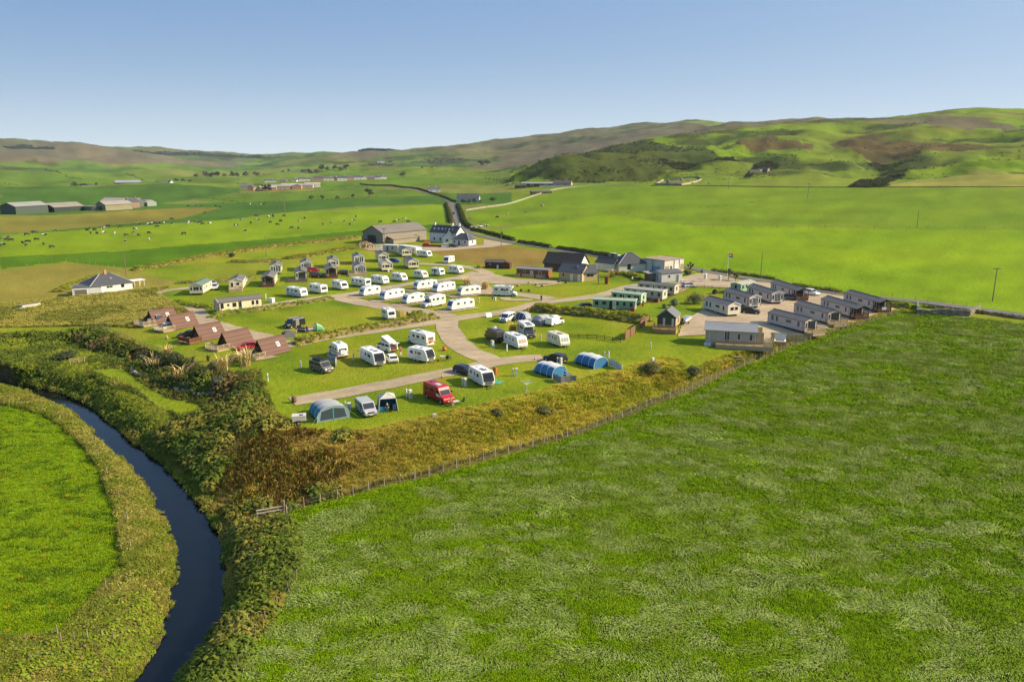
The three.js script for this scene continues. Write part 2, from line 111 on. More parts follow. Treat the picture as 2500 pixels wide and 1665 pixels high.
  TREES: [[-701,-1616],[-676,-1588],[-676,-1619],[-683,-1271],[-685,-1293],[-685,-1208],[-687,-1228],[-668,-1293],[-831,-2099],[-805,-2073],[-814,-2142],[-786,-2119],[-755,-2087],[-744,-2102],[-705,-2053],[-638,-1933],[-597,-1868],[-579,-2151],[-561,-2149],[-551,-2176],[-547,-2228],[-528,-2222],[-516,-2250],[-494,-2231],[-482,-2256],[-346,-1390],[-338,-1055],[-332,-1052],[-324,-1036],[-198,-759],[-189,-765],[-173,-764],[-161,-780],[-147,-792],[-42,-663],[-37,-659],[-32,-662],[-28,-666],[-18,-675],[-15,-677],[-553,-1868],[-523,-1815],[-539,-1926],[-798,-1961],[-191,-1857],[-202,-1739],[-213,-1495],[-211,-1509],[-82,-2068],[-68,-2141]],
  KNOLL: [[8,-1013],[21,-982]],
  ZN: [["cow2",[[-270,-402],[-239,-450],[-191,-516],[-169,-575],[-86,-649],[-58,-656],[-39,-459],[-82,-413],[-128,-365],[-167,-325],[-210,-310]]],["cow1",[[-210,-310],[-167,-325],[-128,-365],[-82,-413],[-37,-450],[-34,-416],[-78,-383],[-95,-360],[-113,-332],[-130,-283],[-137,-269],[-173,-292],[-185,-273]]],["stubble",[[-362,-541],[-333,-566],[-302,-615],[-266,-648],[-245,-648],[-228,-520],[-248,-468],[-278,-414]]],["deep",[[-312,-637],[-309,-698],[-254,-756],[-107,-803],[-75,-744],[-58,-672],[-137,-641],[-196,-532],[-224,-516],[-244,-648],[-266,-648]]],["mid",[[-386,-885],[-295,-1012],[-193,-1040],[-124,-932],[-82,-794],[-144,-774],[-262,-757],[-288,-741]]],["deep",[[-687,-1037],[-612,-1099],[-514,-1169],[-376,-1090],[-335,-864],[-327,-666],[-417,-625]]],["rough",[[-182,-268],[-170,-288],[-136,-267],[-128,-257],[-102,-231],[-102,-214],[-80,-184],[-85.27,-167.55],[-96.0,-171.91],[-119,-172],[-141,-164],[-210,-249]]],["mown",[[-104,-239],[-107,-264],[-99,-291],[-79,-324],[-72,-317],[-80,-280],[-87,-263],[-82,-246],[-87,-230],[-95,-222]]],["brown",[[-37,-326],[-20,-336],[-4,-331],[13,-312],[28,-289],[16,-277],[6,-261],[-10,-269],[-27,-297],[-36,-316]]],["rside1",[[-15,-400],[12,-436],[51,-478],[64,-478],[96,-397],[172,-377],[238,-355],[282,-338],[146,-170],[127,-184],[96,-213],[67,-251],[39,-287],[2,-347]]],["rside2",[[-32,-552],[14,-680],[59,-795],[142,-765],[279,-701],[401,-604],[449,-546],[283,-340],[239,-356],[174,-381],[97,-402],[65,-487],[52,-487],[-2,-433],[-20,-423]]],["verge",[[-37,-508],[-33,-506],[-23,-424],[-19,-399],[-26,-414]]],["verge",[[-57,-650],[-55,-665],[-35,-458],[-34,-427],[-40,-475]]],["straw",[[334,-692],[431,-816],[502,-828],[520,-776],[583,-713],[457,-556],[383,-628]]],["gorse",[[-6,-1066],[22,-1020],[72,-1720],[155,-2266],[189,-2115],[255,-2116],[260,-1600],[284,-1392],[291,-1180],[320,-1109],[321,-1051],[259,-1045],[210,-1020],[159,-974],[115,-942],[73,-913]]],["gorse",[[270,-867],[297,-907],[342,-999],[378,-1044],[375,-1003],[339,-946],[292,-863]]],["gorse",[[486,-1064],[508,-1062],[515,-1010],[470,-910],[406,-808],[348,-714],[387,-812],[443,-904],[473,-988]]],["gorse",[[295,-713],[356,-812],[390,-811],[353,-709],[318,-689]]],["heath",[[373,-1321],[441,-1408],[459,-1351],[499,-1255],[477,-1190],[408,-1199],[386,-1273]]],["heath",[[529,-1248],[650,-1311],[676,-1105],[792,-977],[773,-954],[620,-1047],[535,-1019],[492,-1105]]],["moor",[[751,-1660],[943,-1168],[845,-1299],[742,-1294],[725,-1466]]],["moor",[[-136,-2346],[-8,-2949],[241,-3072],[462,-2954],[658,-2943],[585,-1841],[457,-1594],[399,-1701],[280,-1729],[201,-1916],[47,-1803],[-93,-1966]]],["moor",[[-2509,-3837],[-1980,-4103],[-1684,-3859],[-1456,-3954],[-1215,-3663],[-1348,-3325],[-1421,-2935],[-1594,-2832],[-1752,-2665],[-1962,-2408],[-2873,-3547]]],["forest",[[-2189,-4464],[-2080,-5083],[-1859,-5132],[-1230,-4182],[-1581,-4359],[-1840,-4274],[-1932,-4002]]],["forest",[[-818,-4082],[-591,-3883],[-594,-3652],[-703,-3619]]],["forest",[[-2449,-3760],[-2425,-3895],[-2249,-3819],[-2164,-3655],[-2262,-3539]]],["moor",[[-490,-3737],[-580,-3152],[-891,-3455],[-1104,-3437]]],["gorse2",[[-455,-2431],[-540,-3207],[-460,-2913],[-405,-2404]]],["gorse2",[[-336,-2556],[-306,-3069],[-162,-3076],[-129,-2729],[-213,-2384]]]],
  VZ: {"docks":[[-39.16,-98.29],[-34.91,-99.98],[-27.89,-99.68],[-19.52,-97.46],[-14.97,-96.46],[-17.01,-91.7],[-22.62,-86.05],[-26.42,-81.8],[-29.56,-79.31],[-35.96,-86.81]],"butter":[[-36.02,-64.47],[-32.18,-63.49],[-31.76,-60.4],[-31.83,-56.28],[-38.62,-54.03],[-41.61,-56.86],[-37.89,-58.92],[-37.78,-62.85]],"leafy":[[-112.34,-161.85],[-99.91,-163.78],[-76.85,-147.86],[-81.88,-138.82],[-65.2,-125.43],[-54.38,-115.27],[-49.52,-109.58],[-54.67,-109.4],[-64.69,-119.34],[-76.75,-131.54],[-93.62,-142.09],[-102.34,-145.75],[-110.21,-140.24],[-124.55,-160.02]],"shrub":[[-95.06,-170.14],[-63.35,-138.24],[-44.9,-126.95],[-39.98,-116.07],[-44.04,-112.29],[-51.27,-117.3],[-59.12,-126.14],[-70.58,-136.58],[-76.47,-143.76],[-90.89,-147.86],[-106.32,-160.7]]},
  HG: [[[[-43.7,-148.81],[-39.48,-154.65],[-32.31,-162.59],[-23.75,-169.98],[-18.4,-175.58]],2.6,1.5,"olive","long clipped grassy hedge bank between the middle lawn and the lane"],[[[-24.66,-179.02],[-21.32,-180.02]],2.5,1.0,"green","short green hedge clump at the end of the middle lawn"],[[[-71.36,-176.07],[-68.99,-181.55],[-62.34,-185.75],[-57.64,-190.71],[-48.44,-200.79]],2.0,1.0,"green","low green hedge in front of the long cream static home"],[[[-88.83,-197.39],[-80.7,-190.71],[-75.64,-188.47]],3.0,1.0,"green","grassy bank beside the track loop"],[[[5.11,-185.75],[10.08,-183.11],[16.83,-179.71],[24.19,-175.48],[30.94,-169.77]],5.0,2.0,"olive","tall overgrown hedge bank below the mint static homes"],[[[2.78,-343.48],[14.05,-325.41],[16.44,-320.57]],1.8,1.6,"dark","trimmed dark roadside hedge nearest the farmhouse"],[[[18.93,-318.84],[29.34,-301.54],[39.12,-283.29]],1.8,1.6,"dark","trimmed dark roadside hedge above the white house"],[[[-22.07,-411.04],[-10.28,-382.31],[0.95,-352.09]],1.8,1.6,"dark","dark hedge along the road by the farmhouse"],[[[66.97,-251.45],[76.3,-241.67],[82.88,-233.92]],1.5,1.0,"green","low hedge along the road behind the flagpole"],[[[83.35,-224.49],[88.66,-219.22],[94.25,-212.6]],2.0,1.0,"green","low hedge along the road behind the lodges"],[[[92.2,-201.28],[94.77,-198.43],[99.14,-193.99],[102.83,-191.84]],3.5,1.6,"green","bushy hedge at the corner by the stone enclosure"],[[[107.02,-192.77],[115.61,-185.83],[122.43,-177.52]],1.5,0.8,"dark","low dark hedge along the road beyond the stone enclosure"],[[[-45.25,-643.42],[-36.44,-545.77],[-28.06,-455.44],[-22.46,-418.53]],3.0,1.8,"dark","hedge on the near side of the straight road"],[[[-57.01,-660.67],[-45.58,-550.59],[-36.83,-458.3]],2.0,1.6,"dark","hedge on the cow pasture side of the straight road"],[[[-51.51,-691.24],[-83.35,-825.97],[-129.36,-975.89],[-222.15,-1133.21]],3.0,1.6,"dark","hedge along the far road towards the village"],[[[-102.74,-229.62],[-96.76,-230.35],[-89.81,-233.65],[-81.97,-238.81]],2.5,0.8,"olive","scruffy grass bank behind the green-roofed static home"],[[[-86.45,-290.23],[-77.73,-305.84],[-68.52,-325.44],[-63.16,-334.56]],6.0,1.2,"olive","rough weedy bank behind the rear static homes"],[[[-105.14,-281.09],[-95.96,-280.97],[-88.14,-285.39]],5.0,1.0,"olive","overgrown mound behind the four-window static home"],[[[-131.7,-261.99],[-126.2,-273.59],[-120.56,-296.97],[-110.22,-323.93],[-93.01,-352.25],[-76.15,-372.4]],3.5,1.4,"olive","long weedy hedge between the campsite and the pasture"],[[[-134.33,-221.23],[-136.3,-237.95],[-136.89,-247.6]],4.0,1.2,"olive","weedy bank beside the lone bungalow"],[[[39.54,-234.07],[36.94,-242.41],[33.04,-242.82]],2.5,1.4,"olive","garden hedge below the white house"]],
  FH: [[[-275.01,-409.28],[-261.78,-431.45],[-243.58,-458.78],[-221.12,-497.5],[-191.95,-519.87],[-170.21,-579.49],[-134.25,-629.48],[-87.15,-654.31],[-57.49,-666.29]],[[-332.74,-834.41],[-248.55,-741.02],[-217.42,-742.65],[-162.91,-765.73],[-108.78,-819.04]],[[-357.96,-977.27],[-287.39,-984.56],[-237.14,-993.18],[-198.27,-1068.69]],[[-728.51,-1098.95],[-652.74,-1098.95],[-594.73,-1133.04]],[[-287.16,-718.88],[-251.52,-726.61]],[[-232.09,-1371.28],[-209.79,-1470.48],[-166.96,-1581.36],[-106.86,-1688.15]],[[-266.56,-2107.59],[-192.0,-2431.88],[-89.77,-2437.65]],[[-63.55,-1721.68],[38.92,-1477.95],[49.65,-1047.84]],[[-20.08,-1083.88],[25.92,-980.31],[73.19,-921.8],[155.47,-838.94]],[[259.32,-963.71],[299.79,-901.34],[355.31,-897.88],[399.87,-870.06]],[[495.36,-1060.0],[467.29,-991.95],[416.08,-865.53]],[[-758.58,-2081.37],[-564.31,-1942.24],[-489.09,-2058.89]],[[-921.76,-1393.35],[-763.3,-1373.08],[-635.49,-1446.53]],[[-568.6,-1293.32],[-474.71,-1299.01],[-372.67,-1152.56]],[[-50.03,-1352.55],[0.0,-1424.06],[36.79,-994.82]],[[-216.59,-2054.99],[-174.95,-1952.39],[-99.09,-2090.47]],[[-986.21,-1966.31],[-811.93,-1725.86],[-708.28,-1613.41]],[[-1264.72,-2085.6],[-1039.4,-1839.95],[-941.43,-1800.1]],[[436.28,-1024.3],[414.22,-1051.19],[365.67,-1070.87]],[[70.18,-486.6],[92.47,-494.91],[123.3,-513.76],[157.97,-539.19],[183.91,-566.54]]],
  TN: {"teal":[-26.8,-105.0,-59,5.4],"shelter":[-18.7,-108.2,-75],"blue1":[6.7,-127.3,-51,5.3],"blue2":[14.4,-133.2,-53,5.0],"dome1":[-47.5,-156.3,-60],"dome2":[-43.0,-162.7,20],"awn1":[2.9,-172.7,-60],"awn2":[6.7,-169.5,-130],"wind1":[[-47.16,-160.99],[-44.75,-160.12],[-43.21,-161.86]],"wind2":[[-34.51,-136.82],[-33.1,-134.93],[-32.46,-134.93],[-31.78,-131.59]],"wind3":[[6.99,-123.61],[7.92,-121.43],[9.51,-121.73],[10.77,-121.75]],"wind4":[[17.53,-132.56],[18.57,-130.77],[19.25,-128.25],[19.5,-129.13]],"yellow":[[-27.79,-178.48],[-26.8,-177.43],[-25.31,-177.95]],"tarp":[[-2.71,-123.61],[-1.22,-121.74],[-2.08,-120.82],[-3.04,-120.95]],"orange":[[-3.36,-127.18],[-2.62,-126.52],[-2.48,-128.53]],"chairs":[-11.9,-136.2,0],"table":[-12.9,-137.1,0],"orangebag":[-13.7,-135.9,0],"redtable":[-8.6,-109.6,0],"kit":[9.2,-124.9,0],"chairs2":[-26.1,-177.9,0],"bbq":[-72.6,-155.1,0],"surf":[-85.8,-210.7,0],"slat":[[23.32,-152.61],[26.58,-158.91]],"slat2":[[28.07,-162.5],[31.48,-170.15]],"gate":[[-86.96,-143.88],[-85.69,-144.62],[-84.79,-145.08]],"sleeper":[[-29.75,-81.14],[-26.68,-81.71]],"deckbox":[37.3,-196.5,-34],"white1":[-63.3,-196.4,-60],"white2":[-5.5,-176.8,0],"lamp":[-19.6,-163.6,0],"boatr":[39.7,-169.3,60],"tractor":[-11.1,-260.8,0],"flag":[69.0,-240.8,0],"pillar":[64.0,-231.2,0],"pillar2":[60.2,-233.8,0],"cowsign":[31.2,-228.6,0],"statue":[30.9,-218.9,0],"stone":[[-59.29,-127.39],[-57.63,-126.04],[-55.66,-124.75],[-53.82,-123.69],[-52.06,-122.78],[-50.53,-122.49]],"stone2":[[-73.74,-141.49],[-70.79,-137.81],[-69.07,-136.65]],"path":[[18.83,-142.57],[23.86,-144.34]],"rail":[[36.11,-197.63],[38.83,-195.24]],"lamps":[[-5.33,-252.42],[7.5,-237.49],[10.26,-236.41]],"logs":[[1.8,-222.6],[5.3,-228.2],[7.4,-225.2],[9.1,-222.6],[14.3,-229.8],[16.4,-228.6],[2.6,-213.9],[4.8,-213.3]]},
  EX: {"pink":[56,-851],"shed":[31,-878],"shed2":[10,-876],"low":[28,-745],"grave":[[150,-807],[181,-922],[220,-915],[217,-887],[168,-766]],"chapel":[171,-813],"ruin":[[284,-908],[293,-913],[300,-908]],"blue":[-26.77,-71.34],"dec":[-11,-278]},
  WATER: -6.3,
  COL: [[-0.71482,[[0,-1.5],[230,-1.5],[600,-2],[1500,-2],[2200,12.99],[3000,36.0],[3900,79.64],[4700,144.57],[7000,211.12],[9000,185.17]]],[-0.58166,[[0,-1.5],[230,-1.5],[600,-2],[1500,-2],[2200,11.48],[3000,32.15],[3900,77.62],[4700,132.11],[7000,152.39],[9000,162.68]]],[-0.52456,[[0,-1.2],[230,-1.2],[600,-2],[1500,-2],[2200,9.62],[3000,26.69],[3900,70.5],[4700,125.2],[7000,144.21],[9000,151.34]]],[-0.46343,[[0,-0.5],[230,-0.5],[600,-2],[1600,-2],[2200,5.69],[3000,22.25],[3900,52.06],[4700,91.82],[6500,119.12],[9000,122.37]]],[-0.39833,[[0,0],[230,0],[600,-2],[1600,-2],[2200,1.63],[3000,11.89],[3900,34.16],[4700,69.21],[6500,109.42],[9000,99.6]]],[-0.32946,[[0,0],[230,0],[600,-2],[1700,-1],[2300,-0.9],[3000,8.33],[3900,22.77],[4700,47.38],[6000,82.42],[9000,66.49]]],[-0.25719,[[0,0],[230,0],[600,-1],[1500,0],[2100,2.61],[3000,16.66],[3900,45.65],[4700,75.48],[6000,68.63],[9000,58.27]]],[-0.18207,[[0,0],[230,0],[600,0],[1200,2],[1900,10.09],[2600,22.89],[3600,54.1],[4600,91.43],[6000,87.25],[9000,58.64]]],[-0.10482,[[0,0],[230,0],[600,0],[1200,7.12],[1800,15.79],[2500,29.63],[3200,57.15],[3900,101.26],[6000,106.06],[9000,58.9]]],[-0.0263,[[0,0],[230,0],[600,1.5],[1200,7.59],[1800,20.31],[2500,37.28],[3200,73.56],[3900,117.42],[6000,136.92],[9000,59.01]]],[-0.00263,[[0,0],[230,0],[500,2],[900,9.56],[1000,9.21],[1500,15.2],[2400,39.68],[3200,80.08],[3900,123.38],[6000,136.95],[9000,59.02]]],[0.0263,[[0,0],[230,0],[500,2],[900,10.03],[960,10.29],[1060,26.76],[1250,25.1],[1700,33.39],[2500,57.7],[3800,134.57],[6000,149.1],[9000,59.01]]],[0.06828,[[0,0],[230,0],[500,2.5],[860,10.79],[940,12.34],[1030,36.53],[1180,42.62],[1500,38.3],[2400,56.79],[3700,152.29],[6000,173.15],[9000,58.97]]],[0.11002,[[0,0],[230,0.2],[500,3],[830,10.48],[950,14.13],[1060,37.62],[1200,50.0],[1500,53.51],[2400,80.98],[3600,168.56],[6000,187.74],[9000,58.88]]],[0.15652,[[0,0],[230,0.3],[470,4],[790,11.46],[950,15.24],[1060,36.0],[1250,54.9],[1500,66.2],[2400,102.32],[3500,186.67],[6000,231.7],[9000,58.74]]],[0.22245,[[0,0],[230,0.4],[450,4],[770,11.99],[950,16.94],[1100,34.35],[1250,52.8],[1600,83.6],[2200,112.28],[3400,202.17],[6000,258.76],[9000,58.46]]],[0.28163,[[0,-0.3],[230,0.2],[420,4],[760,12.29],[950,19.59],[1100,37.62],[1250,56.21],[1600,92.97],[1900,116.5],[3300,182.18],[6000,226.4],[9000,58.12]]],[0.35282,[[0,-0.7],[210,-0.4],[400,3.5],[750,12.78],[900,19.94],[1100,38.64],[1300,62.73],[1650,99.65],[2000,124.47],[3300,175.76],[6000,222.06],[9000,57.61]]],[0.44217,[[0,-1],[200,-0.8],[390,3],[740,13.95],[900,17.18],[1050,27.73],[1250,55.02],[1600,92.57],[1900,125.63],[2600,161.01],[6000,215.29],[9000,56.81]]],[0.50463,[[0,-1.2],[190,-1],[380,3],[735,14.8],[900,19.4],[1050,34.59],[1250,57.77],[1550,93.21],[1900,127.87],[2400,164.68],[6000,262.74],[9000,56.16]]],[0.58166,[[0,-1.5],[180,-1.2],[370,3],[730,15.91],[900,23.26],[1050,38.24],[1250,59.97],[1550,90.64],[1900,122.18],[2400,161.97],[6000,252.58],[9000,55.24]]],[0.71482,[[0,-1.5],[180,-1.2],[370,3],[730,19.0],[900,25.54],[1050,40.06],[1250,60.08],[1550,89.6],[1900,119.8],[2400,158.28],[6000,232.01],[9000,53.39]]]],
  ZONES: [[[-700,-160],[-114.18,-165.13],[-103.21,-165.13],[-93.64,-167.74],[-77.7,-152.05],[-63.46,-138.61],[-49.09,-126.73],[-44.83,-129.38],[-40.13,-118.2],[-35.05,-106.77],[-28.87,-99.51],[-24.17,-98.36],[-19.83,-99.18],[-11.39,-105.46],[0.0,-113.37],[10.33,-122.44],[18.13,-129.38],[24.59,-135.3],[30.5,-140.16],[31.62,-135.3],[30.9,-129.38],[34.14,-132.82],[39.98,-140.28],[50.14,-150.1],[63.22,-160.52],[76.04,-171.95],[91.74,-185.03],[99.5,-190.36],[106,-184],[160,-150],[700,-80],[9000,-80],[9000,-9500],[-9000,-9500],[-9000,-200]],[[-22,0],[-22.5,-52.46],[-22.49,-57.47],[-22.31,-62.36],[-22.22,-67.27],[-22.43,-71.21],[-24.8,-77.46],[-26.39,-81.69],[-17.92,-87.83],[-8.62,-93.06],[0.0,-99.24],[9.01,-105.0],[20.27,-115.21],[31.04,-125.09],[42.3,-137.28],[61.59,-156.08],[75.52,-168.44],[97.88,-187.1],[112,-182],[165,-147],[700,-76],[700,60],[-10,60]],[[-420,-178],[-102.46,-145.82],[-92.39,-140.02],[-84.85,-136.52],[-75.17,-128.66],[-66.01,-118.78],[-60.25,-112.26],[-51.94,-103.65],[-45.74,-96.65],[-38.41,-87.18],[-33.27,-79.6],[-31.23,-74.73],[-28.24,-67.32],[-27.24,-63.17],[-27.62,-59.82],[-27.61,-57.89],[-27.81,-55.06],[-27.66,-50.53],[-31.13,-50.53],[-31.61,-55.06],[-31.7,-57.89],[-32.08,-61.03],[-32.36,-63.83],[-33.83,-68.6],[-36.12,-74.41],[-38.08,-78.03],[-42.52,-85.34],[-48.15,-93.49],[-52.95,-99.53],[-60.18,-107.3],[-63.21,-110.32],[-69.01,-117.16],[-77.03,-125.96],[-86.89,-133.28],[-91.28,-137.09],[-99.22,-140.89],[-420,-172]],[[-600,-120],[-88.39,-124.82],[-78.69,-119.36],[-71.15,-113.36],[-62.73,-104.51],[-55.53,-95.45],[-48.71,-85.38],[-43.21,-76.14],[-39.83,-70.11],[-40.14,-65.57],[-40.39,-62.83],[-40.08,-59.67],[-42.26,-58.48],[-44.76,-58.48],[-50.2,-56.22],[-600,-30]],[[-81.75,-140.88],[-76.23,-143.27],[-69.92,-135.21],[-63.87,-128.7],[-57.64,-122.76],[-52.57,-120.52],[-49.94,-117.3],[-52.63,-114.24],[-58.9,-119.43],[-66.77,-128.7],[-74.48,-135.21]],[[-122.34,-151.17],[-104.81,-158.22],[-90.49,-154.62],[-76.02,-147.86],[-65.22,-140.16],[-61.42,-133.18],[-78.5,-147.86],[-86.63,-144.69],[-96.34,-144.69],[-113.94,-140.16]]],
};
// ---------------------------------------------------------------- lie of the land
function colh(p, d) {
  const n = p.length; if (d >= p[n - 1][0]) return p[n - 1][1];
  for (let i = 0; i < n - 1; i++) if (d <= p[i + 1][0]) {
    const [x0, y0] = p[i], [x1, y1] = p[i + 1], w = x1 - x0, t = (d - x0) / w, s = Math.abs((y1 - y0) / w) * 3;
    const sl = (j) => j <= 0 || j >= n - 1 ? 0 : cl((p[j + 1][1] - p[j - 1][1]) / (p[j + 1][0] - p[j - 1][0]), -s, s);
    const t2 = t * t, t3 = t2 * t;
    return (2 * t3 - 3 * t2 + 1) * y0 + (t3 - 2 * t2 + t) * w * sl(i) + (-2 * t3 + 3 * t2) * y1 + (t3 - t2) * w * sl(i + 1);
  }
}
// height table over azimuth and distance: broad forms blurred sideways, the knoll kept crisp
const TA = 481, TD = 220, TAB = new Float32Array(TA * TD), azOf = (i) => rad(-60 + i * 0.25), dOf = (j) => 40 * Math.pow(250, j / (TD - 1));
{
  const lerpC = (C, a, d) => { const n = C.length; if (a <= C[0][0]) return colh(C[0][1], d); if (a >= C[n - 1][0]) return colh(C[n - 1][1], d); let i = 0; while (a > C[i + 1][0]) i++; const t = (a - C[i][0]) / (C[i + 1][0] - C[i][0]); return colh(C[i][1], d) * (1 - t) + colh(C[i + 1][1], d) * t; };
  const broad = D.COL.filter((_, i) => i !== 10 && i !== 11), blur = (row, s) => { const o = new Float32Array(TA), r = Math.ceil(s * 2.5); for (let i = 0; i < TA; i++) { let v = 0, w = 0; for (let k = -r; k <= r; k++) { const q = cl(i + k, 0, TA - 1), g = Math.exp(-k * k / (2 * s * s)); v += row[q] * g; w += g; } o[i] = v / w; } return o; };
  for (let j = 0; j < TD; j++) {
    const d = dOf(j), A = new Float32Array(TA), Bq = new Float32Array(TA), w = ss(870, 960, d) * (1 - ss(1300, 1750, d));
    for (let i = 0; i < TA; i++) { A[i] = lerpC(broad, azOf(i), d); Bq[i] = lerpC(D.COL, azOf(i), d); }
    const a = blur(A, 5), b = blur(Bq, 1.6); for (let i = 0; i < TA; i++) TAB[j * TA + i] = a[i] * (1 - w) + b[i] * w;
  }
}
function dem(x, z) {
  const d = Math.max(40, Math.hypot(x, z)), u = cl((Math.atan2(x, -z) * 180 / Math.PI + 60) * 4, 0, TA - 1.001), v = cl(Math.log(d / 40) / Math.log(250) * (TD - 1), 0, TD - 1.001), i = Math.floor(u), j = Math.floor(v), p = u - i, q = v - j, o = j * TA + i;
  return (TAB[o] * (1 - p) + TAB[o + 1] * p) * (1 - q) + (TAB[o + TA] * (1 - p) + TAB[o + TA + 1] * p) * q;
}
const fieldH = (x, z) => -4.3 + 3.2 * ss(70, 180, -z);
const inPoly = (x, y, p) => { let c = false; for (let i = 0, j = p.length - 1; i < p.length; j = i++) { const a = p[i], b = p[j]; if ((a[1] > y) !== (b[1] > y) && x < (b[0] - a[0]) * (y - a[1]) / (b[1] - a[1]) + a[0]) c = !c; } return c; };
const polyD = (x, y, p, closed = true) => { let m = 1e18; for (let i = closed ? 0 : 1, j = closed ? p.length - 1 : 0; i < p.length; j = i++) { const ax = p[j][0], ay = p[j][1], dx = p[i][0] - ax, dy = p[i][1] - ay, t = cl(((x - ax) * dx + (y - ay) * dy) / (dx * dx + dy * dy + 1e-9)); m = Math.min(m, (x - ax - t * dx) ** 2 + (y - ay - t * dy) ** 2); } return Math.sqrt(m); };
const [ZP, ZF, ZR, ZL, ZG, ZM] = D.ZONES;
const ZH = [dem, fieldH, () => -6.35, () => -4.6, () => -3.2, () => -3.0];
function whichZone(x, z) { for (let i = 0; i < 6; i++) if (inPoly(x, z, D.ZONES[i])) return i; return -1; }
function landNoise(x, z, d) {
  let n = 0;
  if (d > 250) n += (fbm(x / 130 + 3, z / 130 - 8, 3) - 0.5) * 2 * cl((d - 250) / 1200) * 2.5;
  if (d > 850) n += (fbm(x / 260 + 40, z / 260, 5) - 0.5) * cl((d - 850) / 900) * 38 + (fbm(x / 90, z / 90 + 9, 4) - 0.5) * cl((d - 850) / 700) * 15;
  if (d > 2200) n += (fbm(x / 620 + 2, z / 620 + 4, 5) - 0.5) * cl((d - 2200) / 1500) * 95;
  if (d > 880 && d < 1700 && x > 0) n += (fbm(x / 55 + 7, z / 55, 4) - 0.5) * 22 * ss(880, 980, d) * (1 - ss(1350, 1700, d));
  return n;
}
function ground(x, z) {
  const d = Math.hypot(x, z);
  if (d > 420) return dem(x, z) + landNoise(x, z, d);
  let sw = 0, sh = 0;
  for (let i = 0; i < 6; i++) {
    let h = ZH[i](x, z);
    if (inPoly(x, z, D.ZONES[i])) { if (i === 2) { const q = polyD(x, z, ZR); return h - Math.min(1.2, q * 0.7) + (fbm(x / 1.5, z / 1.5, 3) - 0.46) * 1.1 * (1 - ss(0, 1.6, q)); } return h + landNoise(x, z, d) + (i === 0 || i === 4 ? (vn(x / 9, z / 9) - 0.5) * 0.06 : i === 2 ? 0 : (fbm(x / 5, z / 5, 3) - 0.5) * 0.5); }
    const q = polyD(x, z, D.ZONES[i]), w = (i === 2 ? 0.3 : 1) / (q * q + 1e-6); sw += w; sh += w * h;
  }
  return sh / sw + (fbm(x / 4, z / 4, 3) - 0.5) * 0.7 * cl(polyD(x, z, ZR) * 0.5) + (fbm(x / 1.5, z / 1.5, 3) - 0.46) * 1.1 * (1 - ss(0, 1.6, polyD(x, z, ZR)));
}
// colours of what grows or lies there (linear); moor has haze blue mixed in
const GC = { lawn: [0.150, 0.195, 0.008], cow2: [0.140, 0.212, 0.006], cow1: [0.060, 0.128, 0.004], stubble: [0.165, 0.150, 0.026], deep: [0.055, 0.115, 0.014], mid: [0.085, 0.140, 0.014], rough: [0.190, 0.170, 0.030], mown: [0.165, 0.190, 0.014],
  brown: [0.205, 0.140, 0.034], rside1: [0.138, 0.222, 0.004], rside2: [0.116, 0.180, 0.008], verge: [0.160, 0.150, 0.030], straw: [0.200, 0.200, 0.036], gorse: [0.050, 0.066, 0.012], gorse2: [0.045, 0.055, 0.022], heath: [0.085, 0.066, 0.022],
  moor: [0.112, 0.100, 0.052], forest: [0.026, 0.046, 0.022], field: [0.110, 0.180, 0.008], left: [0.120, 0.200, 0.005], mud: [0.045, 0.036, 0.022], bank: [0.090, 0.085, 0.022], hill: [0.125, 0.165, 0.016], hillgreen: [0.125, 0.190, 0.008] };
for (const q of D.ZN) { const xs = q[1].map((v) => v[0]), zs = q[1].map((v) => v[1]); q[2] = [Math.min(...xs) - 60, Math.max(...xs) + 60, Math.min(...zs) - 60, Math.max(...zs) + 60]; }
const wild = { gorse: 1, gorse2: 1, heath: 1, moor: 1, forest: 0.6, rough: 0.05, brown: 0.08, straw: 0.2 };
function zoneAt(x, z, d) {
  let r = null;
  const w = cl(d * 0.05, 0, 70), jx = (fbm(x / (w * 1.1 + 4), z / (w * 1.1 + 4), 3) - 0.5) * 2, jz = (fbm(x / (w * 1.1 + 4) + 31, z / (w * 1.1 + 4) + 7, 3) - 0.5) * 2;
  for (const q of D.ZN) {
    const b = q[2]; if (x < b[0] || x > b[1] || z < b[2] || z > b[3]) continue;
    const k = (wild[q[0]] ?? 0.0) * w;
    if (inPoly(x + jx * k, z + jz * k, q[1])) r = q[0];
  }
  return r;
}
const mixc = (a, b, t) => [a[0] + (b[0] - a[0]) * t, a[1] + (b[1] - a[1]) * t, a[2] + (b[2] - a[2]) * t];
